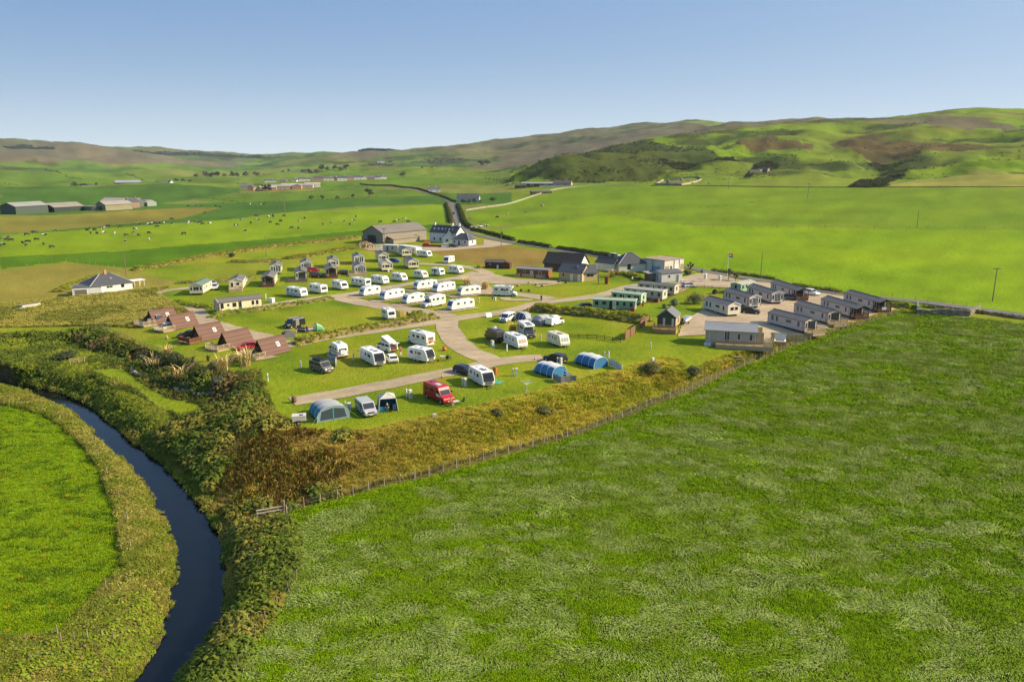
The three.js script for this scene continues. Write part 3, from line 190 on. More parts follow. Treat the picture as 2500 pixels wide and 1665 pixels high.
function groundColor(x, z) {
  const d = Math.hypot(x, z);
  let c, zn = zoneAt(x, z, d);
  if (d < 420) {
    const i = whichZone(x, z);
    if (i === 0) c = zn ? GC[zn] : GC.lawn;
    else c = [0, GC.field, GC.mud, GC.left, GC.lawn, GC.bank][i] || GC.bank;
    if (i === 0 && !zn) { const t = fbm(x / 14, z / 14, 4); c = mixc(c, [0.215, 0.205, 0.020], cl((t - 0.5) * 3.0)); c = mixc(c, [0.075, 0.140, 0.008], cl((0.46 - t) * 3)); }
    if (i === 1 || i === 3) c = mixc(c, GC.cow2, cl((fbm(x / 9, z / 9, 4) - 0.48) * 3));
  } else if (zn) c = GC[zn];
  else {
    // patchwork of pastures on the plain, mixed grazing on the slopes
    const u = x * 0.94 + z * 0.34, v = -x * 0.34 + z * 0.94, s = 170 + d * 0.05, ci = Math.floor(u / s), cj = Math.floor((v + hash(ci, 3) * s) / (s * 0.7)), h = hash(ci * 7 + 1, cj * 13 + 5);
    c = [GC.deep, GC.mid, [0.105, 0.155, 0.018], [0.085, 0.150, 0.012], [0.130, 0.150, 0.030]][Math.floor(h * 5)];
    const hgt = dem(x, z), m = ss(30, 120, hgt + (fbm(x / 300, z / 300, 3) - 0.5) * 120);
    if (d > 1700 && x < 900) c = mixc(c, GC.moor, m * 0.85);
    else if (x > 0) { c = mixc(GC.hill, GC.hillgreen, cl((fbm(x / 170, z / 170, 4) - 0.42) * 5)); }
    if (hgt > 20) { const g = fbm(x / 120 + 70, z / 120, 5); if (g > 0.585) c = mixc(c, GC.gorse, cl((g - 0.585) * 12)); else if (g < 0.4) c = mixc(c, GC.heath, cl((0.4 - g) * 6)); }
  }
  const n = fbm(x / (2 + d * 0.016), z / (2 + d * 0.016), 5) - 0.5, n2 = fbm(x / (30 + d * 0.05) + 9, z / (12 + d * 0.02), 3) - 0.5;
  const k = 1 + n * (d > 800 ? 0.7 : d > 150 ? 0.5 : 0.35) + n2 * 0.3;
  return [c[0] * k * (1 + n2 * 0.25), c[1] * k, c[2] * k];
}
// detail of the turf itself: blades and thatch, tiling over 9 m
function grain(size, f) { const a = new Uint8Array(size * size * 4); for (let j = 0; j < size; j++) for (let i = 0; i < size; i++) { const v = f(i / size, j / size), o = (j * size + i) * 4; for (let c = 0; c < 3; c++) a[o + c] = cl(Array.isArray(v) ? v[c] : v) * 255; a[o + 3] = 255; } const t = new THREE.DataTexture(a, size, size); t.wrapS = t.wrapT = THREE.RepeatWrapping; t.magFilter = THREE.LinearFilter; t.minFilter = THREE.LinearMipmapLinearFilter; t.generateMipmaps = true; t.needsUpdate = true; return t; }
const tileF = (u, v, n, o = 0) => { const x = u * n, y = v * n, w = (a) => ((a % n) + n) % n, i = Math.floor(x), j = Math.floor(y); let p = x - i, q = y - j; p = p * p * (3 - 2 * p); q = q * q * (3 - 2 * q); const h = (a, b) => hash(w(a) + o * 131, w(b) + o * 57); return (h(i, j) * (1 - p) + h(i + 1, j) * p) * (1 - q) + (h(i, j + 1) * (1 - p) + h(i + 1, j + 1) * p) * q; };
const turfTex = grain(512, (u, v) => { const n = 0.06 * tileF(u, v, 14) + 0.34 * tileF(u, v, 41, 1) + 0.36 * tileF(u, v, 93, 2) + 0.24 * tileF(u, v, 200, 3); return 0.80 + (n - 0.5) * 0.95; });
turfTex.colorSpace = THREE.NoColorSpace;
const gravelTex = grain(256, (u, v) => { const n = 0.3 * tileF(u, v, 6) + 0.3 * tileF(u, v, 40, 1) + 0.4 * tileF(u, v, 128, 2); return 0.8 + (n - 0.5) * 0.6; });
const turf = new THREE.MeshPhysicalMaterial({ specularIntensity: 0.12, color: 0xffffff, vertexColors: true, roughness: 0.95, map: turfTex, bumpMap: turfTex, bumpScale: 0.12 });
{
  const ang = [], R = [];
  for (let a = -180; a < -44; a += 6) ang.push(a);
  for (let a = -44; a < 44; a += 0.165) ang.push(a);
  for (let a = 44; a <= 180; a += 6) ang.push(a);
  for (let r = 3; r < 46; r *= 1.12) R.push(r);
  for (let r = 46; r < 9300;) { R.push(r); r += Math.max(0.36, Math.min(r * r * 6.2e-5, r * 0.0115)); }
  const na = ang.length, nr = R.length, pos = new Float32Array(na * nr * 3), col = new Float32Array(na * nr * 3), uv = new Float32Array(na * nr * 2), idx = [];
  let o = 0;
  for (let j = 0; j < nr; j++) for (let i = 0; i < na; i++, o++) {
    const a = rad(ang[i]), x = Math.sin(a) * R[j], z = -Math.cos(a) * R[j], c = groundColor(x, z);
    pos[o * 3] = x; pos[o * 3 + 1] = ground(x, z); pos[o * 3 + 2] = z;
    for (let q = 0; q < 3; q++) col[o * 3 + q] = Math.min(0.6, c[q] * 1.42);
    const wx = (fbm(x / 31, z / 31, 2) - 0.5) * 22, wz = (fbm(x / 27 + 50, z / 27, 2) - 0.5) * 22; uv[o * 2] = (x * 0.83 + z * 0.56 + wx) / 11; uv[o * 2 + 1] = (z * 0.83 - x * 0.56 + wz) / 11;
  }
  for (let j = 0; j < nr - 1; j++) for (let i = 0; i < na - 1; i++) { const p = j * na + i; idx.push(p, p + 1, p + na, p + 1, p + na + 1, p + na); }
  const g = new THREE.BufferGeometry();
  g.setAttribute('position', new THREE.BufferAttribute(pos, 3)); g.setAttribute('color', new THREE.BufferAttribute(col, 3)); g.setAttribute('uv', new THREE.BufferAttribute(uv, 2)); g.setIndex(idx); g.computeVertexNormals();
  const m = new THREE.Mesh(g, turf); m.name = 'ground'; m.userData = { kind: 'structure', label: 'grassy farmland with pastures, banks and hills', category: 'ground' }; m.receiveShadow = m.castShadow = true; scene.add(m);
  console.log('ground', na, nr);
}
// ---------------------------------------------------------------- tracks, road, river
const gravelM = new THREE.MeshStandardMaterial({ color: lin('#b8a586'), roughness: 0.95, map: gravelTex, bumpMap: gravelTex, bumpScale: 0.03, vertexColors: true });
const roadM = new THREE.MeshStandardMaterial({ color: lin('#75706b'), roughness: 0.9, map: gravelTex, vertexColors: true });
function structure(o, name, label, cat) { o.name = numbered(name); o.userData = { kind: 'structure', label, category: cat }; o.castShadow = o.receiveShadow = true; scene.add(o); return o; }
function smooth(pts, step) {
  const c = new THREE.CatmullRomCurve3(pts.map((p) => new THREE.Vector3(p[0], 0, p[1])), false, 'centripetal'), n = Math.max(4, Math.ceil(c.getLength() / step));
  return c.getSpacedPoints(n).map((v) => [v.x, v.z]);
}
function sheet(pos, idx, mat, tint) {
  const g = new THREE.BufferGeometry(), n = pos.length / 3, uv = [], col = [];
  for (let i = 0; i < n; i++) { const x = pos[i * 3], z = pos[i * 3 + 2], k = 0.93 + (fbm(x / 5, z / 5, 4) - 0.5) * 0.5, e = tint ? tint[i] : 0; uv.push(x / 4, z / 4); col.push(k * (1 - 0.28 * e), k * (1 - 0.06 * e), k * (1 - 0.5 * e)); }
  g.setAttribute('position', new THREE.Float32BufferAttribute(pos, 3)); g.setAttribute('uv', new THREE.Float32BufferAttribute(uv, 2)); g.setAttribute('color', new THREE.Float32BufferAttribute(col, 3)); g.setIndex(idx); g.computeVertexNormals();
  return new THREE.Mesh(g, mat);
}
function ribbon(pts, w, off, mat, step = 1.2) {
  const p = smooth(pts, step), pos = [], idx = [], tint = [], m = 6;
  for (let i = 0; i < p.length; i++) {
    const a = p[Math.max(0, i - 1)], b = p[Math.min(p.length - 1, i + 1)], dx = b[0] - a[0], dz = b[1] - a[1], l = Math.hypot(dx, dz) || 1, nx = -dz / l, nz = dx / l;
    for (let k = 0; k <= m; k++) {
      let t = (k / m - 0.5) * w;
      if (k === 0 || k === m) t *= 1 + (vn(i * 0.35, k * 9 + w * 7) - 0.5) * 0.22;
      const x = p[i][0] + nx * t, z = p[i][1] + nz * t;
      pos.push(x, ground(x, z) + off, z);
      tint.push(cl((vn(x / 1.3, z / 1.3) - 0.62) * 3) * (k === 3 && w < 5.1 ? 0.9 : k === 0 || k === m ? 1 : 0));   // grass growing along the crown and the edges
      if (i && k) { const q = i * (m + 1) + k; idx.push(q - m - 2, q - 1, q, q - m - 2, q, q - m - 1); }
    }
  }
  for (let i = 0; i < idx.length; i += 3) { const [a, b, c] = [idx[i], idx[i + 1], idx[i + 2]], u = (pos[b * 3] - pos[a * 3]) * (pos[c * 3 + 2] - pos[a * 3 + 2]) - (pos[b * 3 + 2] - pos[a * 3 + 2]) * (pos[c * 3] - pos[a * 3]); if (u > 0) { idx[i + 1] = c; idx[i + 2] = b; } }
  return sheet(pos, idx, mat, tint);
}
function yard(poly, off, mat, size = 2.5) {
  const pts = []; for (let i = 0; i < poly.length; i++) { const a = poly[i], b = poly[(i + 1) % poly.length], n = Math.max(1, Math.round(Math.hypot(b[0] - a[0], b[1] - a[1]) / 2)); for (let k = 0; k < n; k++) { const t = k / n, q = k ? 0.35 : 0; pts.push(new THREE.Vector2(a[0] + (b[0] - a[0]) * t + (vn(a[0] + k, a[1]) - 0.5) * q, a[1] + (b[1] - a[1]) * t + (vn(a[1] + k, a[0]) - 0.5) * q)); } }
  let tri = THREE.ShapeUtils.triangulateShape(pts, []).map((f) => f.map((i) => [pts[i].x, pts[i].y]));
  for (let k = 0; k < 4; k++) tri = tri.flatMap(([a, b, c]) => {
    if (Math.max(Math.hypot(a[0] - b[0], a[1] - b[1]), Math.hypot(b[0] - c[0], b[1] - c[1]), Math.hypot(a[0] - c[0], a[1] - c[1])) < size) return [[a, b, c]];
    const m = (p, q) => [(p[0] + q[0]) / 2, (p[1] + q[1]) / 2], ab = m(a, b), bc = m(b, c), ca = m(c, a); return [[a, ab, ca], [ab, b, bc], [ca, bc, c], [ab, bc, ca]];
  });
  const pos = [], idx = [];
  for (const t of tri) { const u = (t[1][0] - t[0][0]) * (t[2][1] - t[0][1]) - (t[1][1] - t[0][1]) * (t[2][0] - t[0][0]); for (const p of u > 0 ? [t[0], t[2], t[1]] : t) { idx.push(pos.length / 3); pos.push(p[0], ground(p[0], p[1]) + off, p[1]); } }
  return sheet(pos, idx, mat);
}
let lay = 0.05;
D.TR.forEach(([p, w]) => structure(ribbon(p, w, lay += 0.006, gravelM), 'gravel_track', 'pale gravel track between the pitches', 'track'));
D.YD.forEach((p) => structure(yard(p, lay += 0.006, gravelM), 'gravel_yard', 'pale gravel yard', 'yard'));
D.PADS.forEach(([x, z, h]) => { const c = Math.cos(rad(h)), s = -Math.sin(rad(h)), q = (u, v) => [x + c * u - s * v, z + s * u + c * v]; structure(yard([q(-4.2, -2.2), q(-4.2, 2.2), q(6.5, 2.0), q(6.5, -2.0)], lay += 0.006, gravelM), 'gravel_pitch', 'gravel hardstanding under a caravan', 'pitch'); });
structure(ribbon(D.RD, 4.4, 0.16, roadM, 4), 'road', 'grey tarmac country road past the farm', 'road');
{
  const L = smooth(D.RIVER[0], 1.5), R = smooth(D.RIVER[1], 1.5), n = 160, pos = [], idx = [], m = 8, pick = (p, t) => p[Math.min(p.length - 1, Math.round(t * (p.length - 1)))];
  const ext = (p, q) => { const a = p[0], b = p[1]; return [[a[0] + (a[0] - b[0]) * 60, a[1] + (a[1] - b[1]) * 60], ...p, [p[p.length - 1][0] * 0.8, p[p.length - 1][1] * 0.5]]; };
  const l = ext(L), r = ext(R);
  for (let i = 0; i <= n; i++) for (let k = 0; k <= m; k++) {
    const a = pick(l, i / n), b = pick(r, i / n), t = -0.5 + 2.0 * k / m;
    pos.push(a[0] + (b[0] - a[0]) * t, D.WATER, a[1] + (b[1] - a[1]) * t);
    if (i && k) { const q = i * (m + 1) + k; idx.push(q - m - 2, q, q - m - 1, q - m - 2, q - 1, q); }
  }
  const ripple = grain(256, (u, v) => 0.5 * tileF(u, v, 14) + 0.3 * tileF(u, v, 40, 1) + 0.2 * tileF(u, v, 90, 2));
  const g = new THREE.BufferGeometry(); g.setAttribute('position', new THREE.Float32BufferAttribute(pos, 3)); g.setAttribute('uv', new THREE.Float32BufferAttribute(pos.flatMap((v, i) => i % 3 === 0 ? [v / 3, pos[i + 2] / 3] : []), 2)); g.setIndex(idx); g.computeVertexNormals();
  for (let i = 0; i < g.attributes.normal.count; i++) g.attributes.normal.setXYZ(i, 0, 1, 0);
  structure(new THREE.Mesh(g, new THREE.MeshPhysicalMaterial({ color: new THREE.Color(0.004, 0.006, 0.008), roughness: 0.03, ior: 1.33, bumpMap: ripple, bumpScale: 0.006 })), 'river', 'dark slow river winding between overgrown banks', 'river');
}
// ---------------------------------------------------------------- building kit
const mats = {};
const M = (hex, rough = 0.7, metal = 0, extra) => mats[hex + rough + metal + (extra ? JSON.stringify(extra) : '')] ??= new THREE.MeshPhysicalMaterial({ color: lin(hex), roughness: rough, metalness: metal, ...extra });
const paint = (hex) => M(hex, 0.42, 0, { clearcoat: 0.35, clearcoatRoughness: 0.25 });
const glass = M('#20262c', 0.08), glassB = M('#3a4a58', 0.08), amber = M('#6b5a45', 0.12), tyreM = M('#1a1a1a', 0.9), white = M('#dcdcd6', 0.5), chrome = M('#8f9396', 0.35, 0.7), black = M('#17181a', 0.6);
function wood(hex, a = 0.35) { return mats['wood' + hex] ??= new THREE.MeshStandardMaterial({ color: lin(hex), roughness: 0.85, map: woodTex }); }
const woodTex = grain(256, (u, v) => 0.78 + (tileF(u * 0.3, v, 60) - 0.5) * 0.35 + (tileF(u, v, 9, 2) - 0.5) * 0.25);
const clothTex = grain(128, (u, v) => 0.86 + (tileF(u, v, 10) - 0.5) * 0.28 + (tileF(u, v, 40, 1) - 0.5) * 0.12);
const cloth = (hex) => mats['cloth' + hex] ??= new THREE.MeshStandardMaterial({ color: lin(hex), roughness: 0.85, map: clothTex, side: THREE.DoubleSide });
const wallTex = grain(256, (u, v) => 0.88 + (tileF(u, v, 7) - 0.5) * 0.14 + (tileF(u, v, 60, 1) - 0.5) * 0.12);
const wallM = (hex) => mats['wall' + hex] ??= new THREE.MeshStandardMaterial({ color: lin(hex), roughness: 0.9, map: wallTex });
const roofM = (hex) => mats['roof' + hex] ??= new THREE.MeshStandardMaterial({ color: lin(hex), roughness: 0.8, map: wallTex });
const strip = (g) => { for (const k of Object.keys(g.attributes)) if (!['position', 'normal', 'uv', 'color'].includes(k)) g.deleteAttribute(k); return g.index ? g.toNonIndexed() : g; };
const B = (w, h, d, x = 0, y = 0, z = 0, ry = 0, rz = 0, rx = 0) => { const g = new THREE.BoxGeometry(w, h, d); if (rx) g.rotateX(rx); if (rz) g.rotateZ(rz); if (ry) g.rotateY(ry); g.translate(x, y, z); return strip(g); };
const CY = (r1, r2, h, x, y, z, axis = 'y', n = 10) => { const g = new THREE.CylinderGeometry(r1, r2, h, n); if (axis === 'z') g.rotateX(Math.PI / 2); if (axis === 'x') g.rotateZ(Math.PI / 2); g.translate(x, y, z); return strip(g); };
function bar(a, b, t = 0.04, n = 5) { const p = new THREE.Vector3(...a), q = new THREE.Vector3(...b), l = p.distanceTo(q), g = new THREE.CylinderGeometry(t / 2, t / 2, l, n); g.translate(0, l / 2, 0); g.applyQuaternion(new THREE.Quaternion().setFromUnitVectors(new THREE.Vector3(0, 1, 0), q.clone().sub(p).normalize())); g.translate(p.x, p.y, p.z); return strip(g); }
// outline in the x-y plane pulled out along z, centred, edges rounded
function ext(pts, depth, bev = 0, seg = 2) {
  const s = new THREE.Shape(pts.map((p) => new THREE.Vector2(p[0], p[1])));
  const g = new THREE.ExtrudeGeometry(s, { depth: Math.max(0.002, depth - 2 * bev), bevelEnabled: bev > 0, bevelSize: bev, bevelThickness: bev, bevelOffset: -bev, bevelSegments: seg, curveSegments: 4, steps: 1 });
  g.translate(0, 0, -Math.max(0.002, depth - 2 * bev) / 2); return strip(g);
}
function tris(v) { const g = new THREE.BufferGeometry(); g.setAttribute('position', new THREE.Float32BufferAttribute(v.flat(), 3)); g.setAttribute('uv', new THREE.Float32BufferAttribute(v.flatMap((p) => [p[0] + p[2], p[1]]), 2)); g.computeVertexNormals(); return g; }
const quad = (a, b, c, d) => [a, b, c, a, c, d];
const merge = (gs) => { gs = gs.flat().map(strip); return gs.length > 1 ? mergeGeometries(gs) : gs[0]; };
function part(parent, name, geos, mat, label) { const m = new THREE.Mesh(merge([geos]), mat); m.name = name; m.castShadow = m.receiveShadow = true; if (label) m.userData.label = label; parent.add(m); return m; }
function thing(name, label, category, x, z, hd = 0, group, y) {
  const o = new THREE.Group(); o.name = numbered(name); scene.add(o); o.position.set(x, y ?? ground(x, z), z); o.rotation.y = rad(hd);
  o.userData = { label, category }; if (group) o.userData.group = group; return o;
}
function copyOf(src, name, label, x, z, hd, group, y) { const o = src.clone(); o.name = numbered(name); o.userData = { ...src.userData }; if (label) o.userData.label = label; if (group) o.userData.group = group; o.position.set(x, y ?? ground(x, z), z); o.rotation.y = rad(hd); scene.add(o); return o; }
const curve = (pts, n = 5) => new THREE.CatmullRomCurve3(pts.map((p) => new THREE.Vector3(p[0], p[1], 0)), false, 'catmullrom', 0.4).getPoints(pts.length * n).map((v) => [v.x, v.y]);
// a band lying on an outline (windscreen, nose window): the outline's run of points, with a thickness
function band(run, width, out = 0.015) {
  const o = [], q = []; run = run.filter((p, i) => !i || Math.hypot(p[0] - run[i - 1][0], p[1] - run[i - 1][1]) > 1e-4);
  run.forEach((p, i) => { const a = run[Math.max(0, i - 1)], b = run[Math.min(run.length - 1, i + 1)], dx = b[0] - a[0], dy = b[1] - a[1], l = Math.hypot(dx, dy); const nx = -dy / l, ny = dx / l; o.push([p[0] + nx * out, p[1] + ny * out]); q.unshift([p[0] - nx * 0.03, p[1] - ny * 0.03]); });
  return ext([...o, ...q], width);
}
function clip(run, y0, y1) { const r = []; for (let i = 0; i < run.length - 1; i++) { const a = run[i], b = run[i + 1]; const f = (y) => [a[0] + (b[0] - a[0]) * (y - a[1]) / (b[1] - a[1]), y]; const inA = a[1] >= y0 && a[1] <= y1, inB = b[1] >= y0 && b[1] <= y1; if (inA) r.push(a); for (const y of a[1] < b[1] ? [y0, y1] : [y1, y0]) if ((a[1] < y) !== (b[1] < y) && a[1] !== b[1]) r.push(f(y)); if (inB && i === run.length - 2) r.push(b); } return r; }
// frame of bars round a rectangle on a wall facing +z (or -z), local plane
const frameZ = (x, y, w, h, z, t = 0.06, d = 0.05) => [B(w + t, t, d, x, y + h / 2, z), B(w + t, t, d, x, y - h / 2, z), B(t, h - t, d, x - w / 2, y, z), B(t, h - t, d, x + w / 2, y, z)];
const frameX = (z, y, w, h, x, t = 0.06, d = 0.05) => [B(d, t, w + t, x, y + h / 2, z), B(d, t, w + t, x, y - h / 2, z), B(d, h - t, t, x, y, z - w / 2), B(d, h - t, t, x, y, z + w / 2)];
function winZ(p, x, y, w, h, z, fm, gm = glass, mull = 0) { const g = part(p, 'window', B(w, h, 0.03, x, y, z), gm); part(g, 'frame', [...frameZ(x, y, w, h, z), ...(mull ? [B(0.05, h - 0.06, 0.05, x, y, z)] : [])], fm); return g; }
function winX(p, z, y, w, h, x, fm, gm = glass, mull = 0) { const g = part(p, 'window', B(0.03, h, w, x, y, z), gm); part(g, 'frame', [...frameX(z, y, w, h, x), ...(mull ? Array.from({ length: mull }, (_, i) => B(0.05, h - 0.06, 0.05, x, y, z - w / 2 + w * (i + 1) / (mull + 1))) : [])], fm); return g; }
function wheel(p, x, z, r = 0.32, w = 0.2, rim = '#b8babb') { const t = part(p, 'wheel', CY(r, r, w, x, r, z, 'z', 14), tyreM); part(t, 'rim', CY(r * 0.62, r * 0.55, w + 0.03, x, r, z, 'z', 10), M(rim, 0.4, 0.5)); return t; }
// ---------------------------------------------------------------- touring caravans
const noses = {
  0: (l) => [[l - 1.5, 2.52], [l - 1.05, 2.42], [l - 0.6, 1.95], [l - 0.2, 1.3], [l, 0.95], [l - 0.05, 0.5]],
  1: (l) => [[l - 0.9, 2.5], [l - 0.5, 2.38], [l - 0.28, 1.8], [l - 0.1, 1.2], [l, 0.9], [l - 0.05, 0.5]],
  2: (l) => [[l - 1.0, 2.52], [l - 0.62, 2.4], [l - 0.35, 1.85], [l - 0.12, 1.25], [l, 0.95], [l - 0.06, 0.5]],
  3: (l) => [[l - 1.3, 2.55], [l - 0.8, 2.45], [l - 0.4, 2.0], [l - 0.12, 1.35], [l, 0.9], [l - 0.06, 0.5]],
  5: (l) => [[l - 1.2, 2.58], [l - 0.75, 2.48], [l - 0.4, 2.05], [l - 0.12, 1.45], [l, 0.9], [l - 0.08, 0.48]],
};
function caravan([x, z, hd, L, k, label]) {
  const t = thing('touring_caravan', label, 'caravan', x, z, hd, 'touring caravans on the pitches'), l = L / 2, W = k.small ? 2.05 : 2.25, w = W / 2;
  const st = k.st === 4 ? 3 : k.st, body = paint(k.cream ? '#d6cfb4' : '#dedfdc');
  const nose = curve(k.square ? [[l - 0.5, 2.5], [l - 0.2, 2.38], [l - 0.08, 1.7], [l, 1.0], [l - 0.04, 0.5]] : noses[st](l));
  const rear = curve([[-l + 0.06, 0.46], [-l, 1.0], [-l + 0.05, 1.8], [-l + 0.16, 2.36], [-l + 0.42, 2.5]]);
  part(t, 'body', ext([...rear, ...nose, [l - 0.3, 0.38], [-l + 0.3, 0.38]], W, 0.09), body);
  part(t, 'roof_hatch', [B(0.7, 0.07, 0.55, -l + 1.6, 2.56, 0)], k.cream ? M('#c9c3ad', 0.4) : M('#c9ccce', 0.4));
  part(t, 'roof_hatch', [B(0.5, 0.07, 0.5, 0.3, 2.58, 0.2)], M('#4b5054', 0.2));
  if (L > 5.4) part(t, 'roof_hatch', [B(0.75, 0.06, 0.8, l - 1.9, 2.57, 0)], M(k.cream ? '#55585a' : '#3a3f44', 0.2));
  const gm = k.curtain ? M('#b59a78', 0.15) : k.cream ? M('#98a0a8', 0.12) : k.amber ? amber : st === 3 ? glassB : glass;
  // nose window
  const top = k.st === 5 ? 2.4 : k.st === 4 ? 2.3 : 2.0, bot = k.st === 5 ? 1.0 : 1.25;
  const nw = part(t, 'front_window', band(clip(nose, bot, top), W * (k.st === 5 ? 0.86 : 0.74)), k.st === 5 ? M('#26282a', 0.12) : gm);
  if (k.st === 5) part(nw, 'window_pane', band(clip(nose, 1.5, 2.15), W * 0.62, 0.025), M('#14181c', 0.06));
  if (k.st === 5) part(t, 'grey_skirt_panel', band(clip(nose, 0.55, 0.98), W * 0.6, 0.012), M('#5c5f62', 0.4));
  if (k.st === 3 || k.st === 2) for (const s of [-1, 1]) part(nw, 'window_divider', band(clip(nose, bot, top), 0.06, 0.03).translate(0, 0, s * W * 0.14), white);
  if (k.st !== 5) part(t, 'gas_locker', [band(clip(nose, 0.56, 1.05), W * 0.55, 0.03)], M('#d2d3d0', 0.5));
  // rear window
  part(t, 'rear_window', [B(0.05, 0.6, W * 0.6, -l + 0.035, 1.62, 0)], gm);
  for (const s of [-1, 1]) {
    const zz = s * (w + 0.006), fm = M('#8d9194', 0.5);
    const spots = L > 6.3 ? [[-l + 1.1, 0.8], [-0.5, 0.6], [l - 2.1, 0.85]] : [[-l + 1.2, 0.75], [l - 2.0, 0.85]];
    spots.forEach(([px, pw]) => { const g = part(t, 'side_window', B(pw, 0.52, 0.03, px, 1.72, zz), gm); part(g, 'frame', frameZ(px, 1.72, pw, 0.52, zz, 0.045, 0.04), fm); });
    if (s * (k.door ? 1 : 1) > 0) { const dx = L > 6.3 ? 0.75 : -0.25; const d = part(t, 'door', [B(0.62, 1.75, 0.02, dx, 1.32, zz)], k.door ? M('#4d5155', 0.4) : M('#d3d4d0', 0.45)); part(d, 'door_window', B(0.34, 0.5, 0.035, dx, 1.75, zz), glass); }
    const band_ = k.stripe === 'blue' ? '#2f5fae' : k.stripe === 'navy' ? '#26345c' : '#9aa0a4';
    part(t, 'side_stripe', k.swoosh ? [B(L * 0.5, 0.05, 0.016, -0.3, 1.28, zz, 0, -0.12), B(L * 0.25, 0.09, 0.016, l - 1.9, 0.92, zz, 0, -0.25), B(1.2, 0.05, 0.017, -l + 1.4, 1.5, zz)] : [B(L - 0.6, k.stripe ? 0.16 : 0.045, 0.016, -0.1, 0.86, zz), ...(k.curtain || k.stripe ? [B(L - 0.7, 0.035, 0.017, -0.1, 1.05, zz)] : [])], M(k.swoosh ? '#5f6468' : band_, 0.5));
    part(t, 'awning_rail', [B(L - 1.2, 0.04, 0.03, -0.1, 2.38, s * (w - 0.01))], M('#b9bcbe', 0.4, 0.4));
    for (const ox of k.twin ? [-0.4, 0.4] : [0]) { wheel(t, -0.35 + ox, s * (w - 0.14), 0.32, 0.2); }
    part(t, 'wheel_arch', [B(k.twin ? 1.75 : 0.95, 0.12, 0.05, -0.35, 0.7, s * w), B(0.08, 0.3, 0.05, -0.35 - (k.twin ? 0.86 : 0.47), 0.52, s * w), B(0.08, 0.3, 0.05, -0.35 + (k.twin ? 0.86 : 0.47), 0.52, s * w)], M('#c5c6c3', 0.6));
    for (const e of [-1, 1]) part(t, 'corner_steady', [bar([e * (l - 0.6), 0.4, s * 0.8], [e * (l - 0.35), 0.02, s * 0.85], 0.06)], chrome);
    part(t, 'tail_lamp', B(0.05, k.square ? 0.4 : 0.22, 0.16, -l + 0.03, 0.75, s * (w - 0.2)), M('#8e1c18', 0.3));
  }
  part(t, 'drawbar', [bar([l - 0.4, 0.42, 0.55], [l + 0.95, 0.42, 0], 0.09), bar([l - 0.4, 0.42, -0.55], [l + 0.95, 0.42, 0], 0.09), B(0.32, 0.14, 0.12, l + 1.02, 0.46, 0)], M('#6b6f72', 0.5, 0.5));
  part(t, 'jockey_wheel', [bar([l + 0.65, 0.75, 0.12], [l + 0.65, 0.12, 0.12], 0.07), CY(0.1, 0.1, 0.07, l + 0.65, 0.1, 0.12, 'z', 8)], k.teal ? M('#2aa88f', 0.6) : M('#3d4043', 0.5));
  part(t, 'chassis', [B(L - 1.2, 0.14, 1.3, 0, 0.34, 0)], black);
  if (k.aerial) part(t, 'roof_aerial', [bar([0.8, 2.5, -0.4], [0.8, 3.2, -0.4], 0.05), CY(0.22, 0.22, 0.08, 0.8, 3.2, -0.4)], white);
}
D.TC.forEach(caravan);
// ---------------------------------------------------------------- motorhomes and vans
const vanShape = {
  van: { L: 4.9, W: 1.92, rear: [[-2.42, 0.32], [-2.45, 0.9], [-2.36, 1.75], [-2.2, 1.93]], nose: [[0.75, 1.95], [0.98, 1.86], [1.72, 1.12], [2.3, 0.92], [2.42, 0.6], [2.4, 0.32]], ws: [1.16, 1.82], y: 1.5, h: 0.48, win: [[-1.5, 1.2], [-0.15, 1.1]], dr: 0.95 },
  ducato: { L: 6.0, W: 2.05, rear: [[-2.95, 0.34], [-2.98, 1.2], [-2.9, 2.3], [-2.7, 2.52]], nose: [[0.9, 2.54], [1.35, 2.4], [1.62, 2.0], [2.15, 1.28], [2.85, 1.0], [3.0, 0.7], [2.95, 0.34]], ws: [1.34, 1.98], y: 1.75, h: 0.5, win: [[-1.9, 0.9], [-0.4, 0.9]], dr: 1.45 },
};
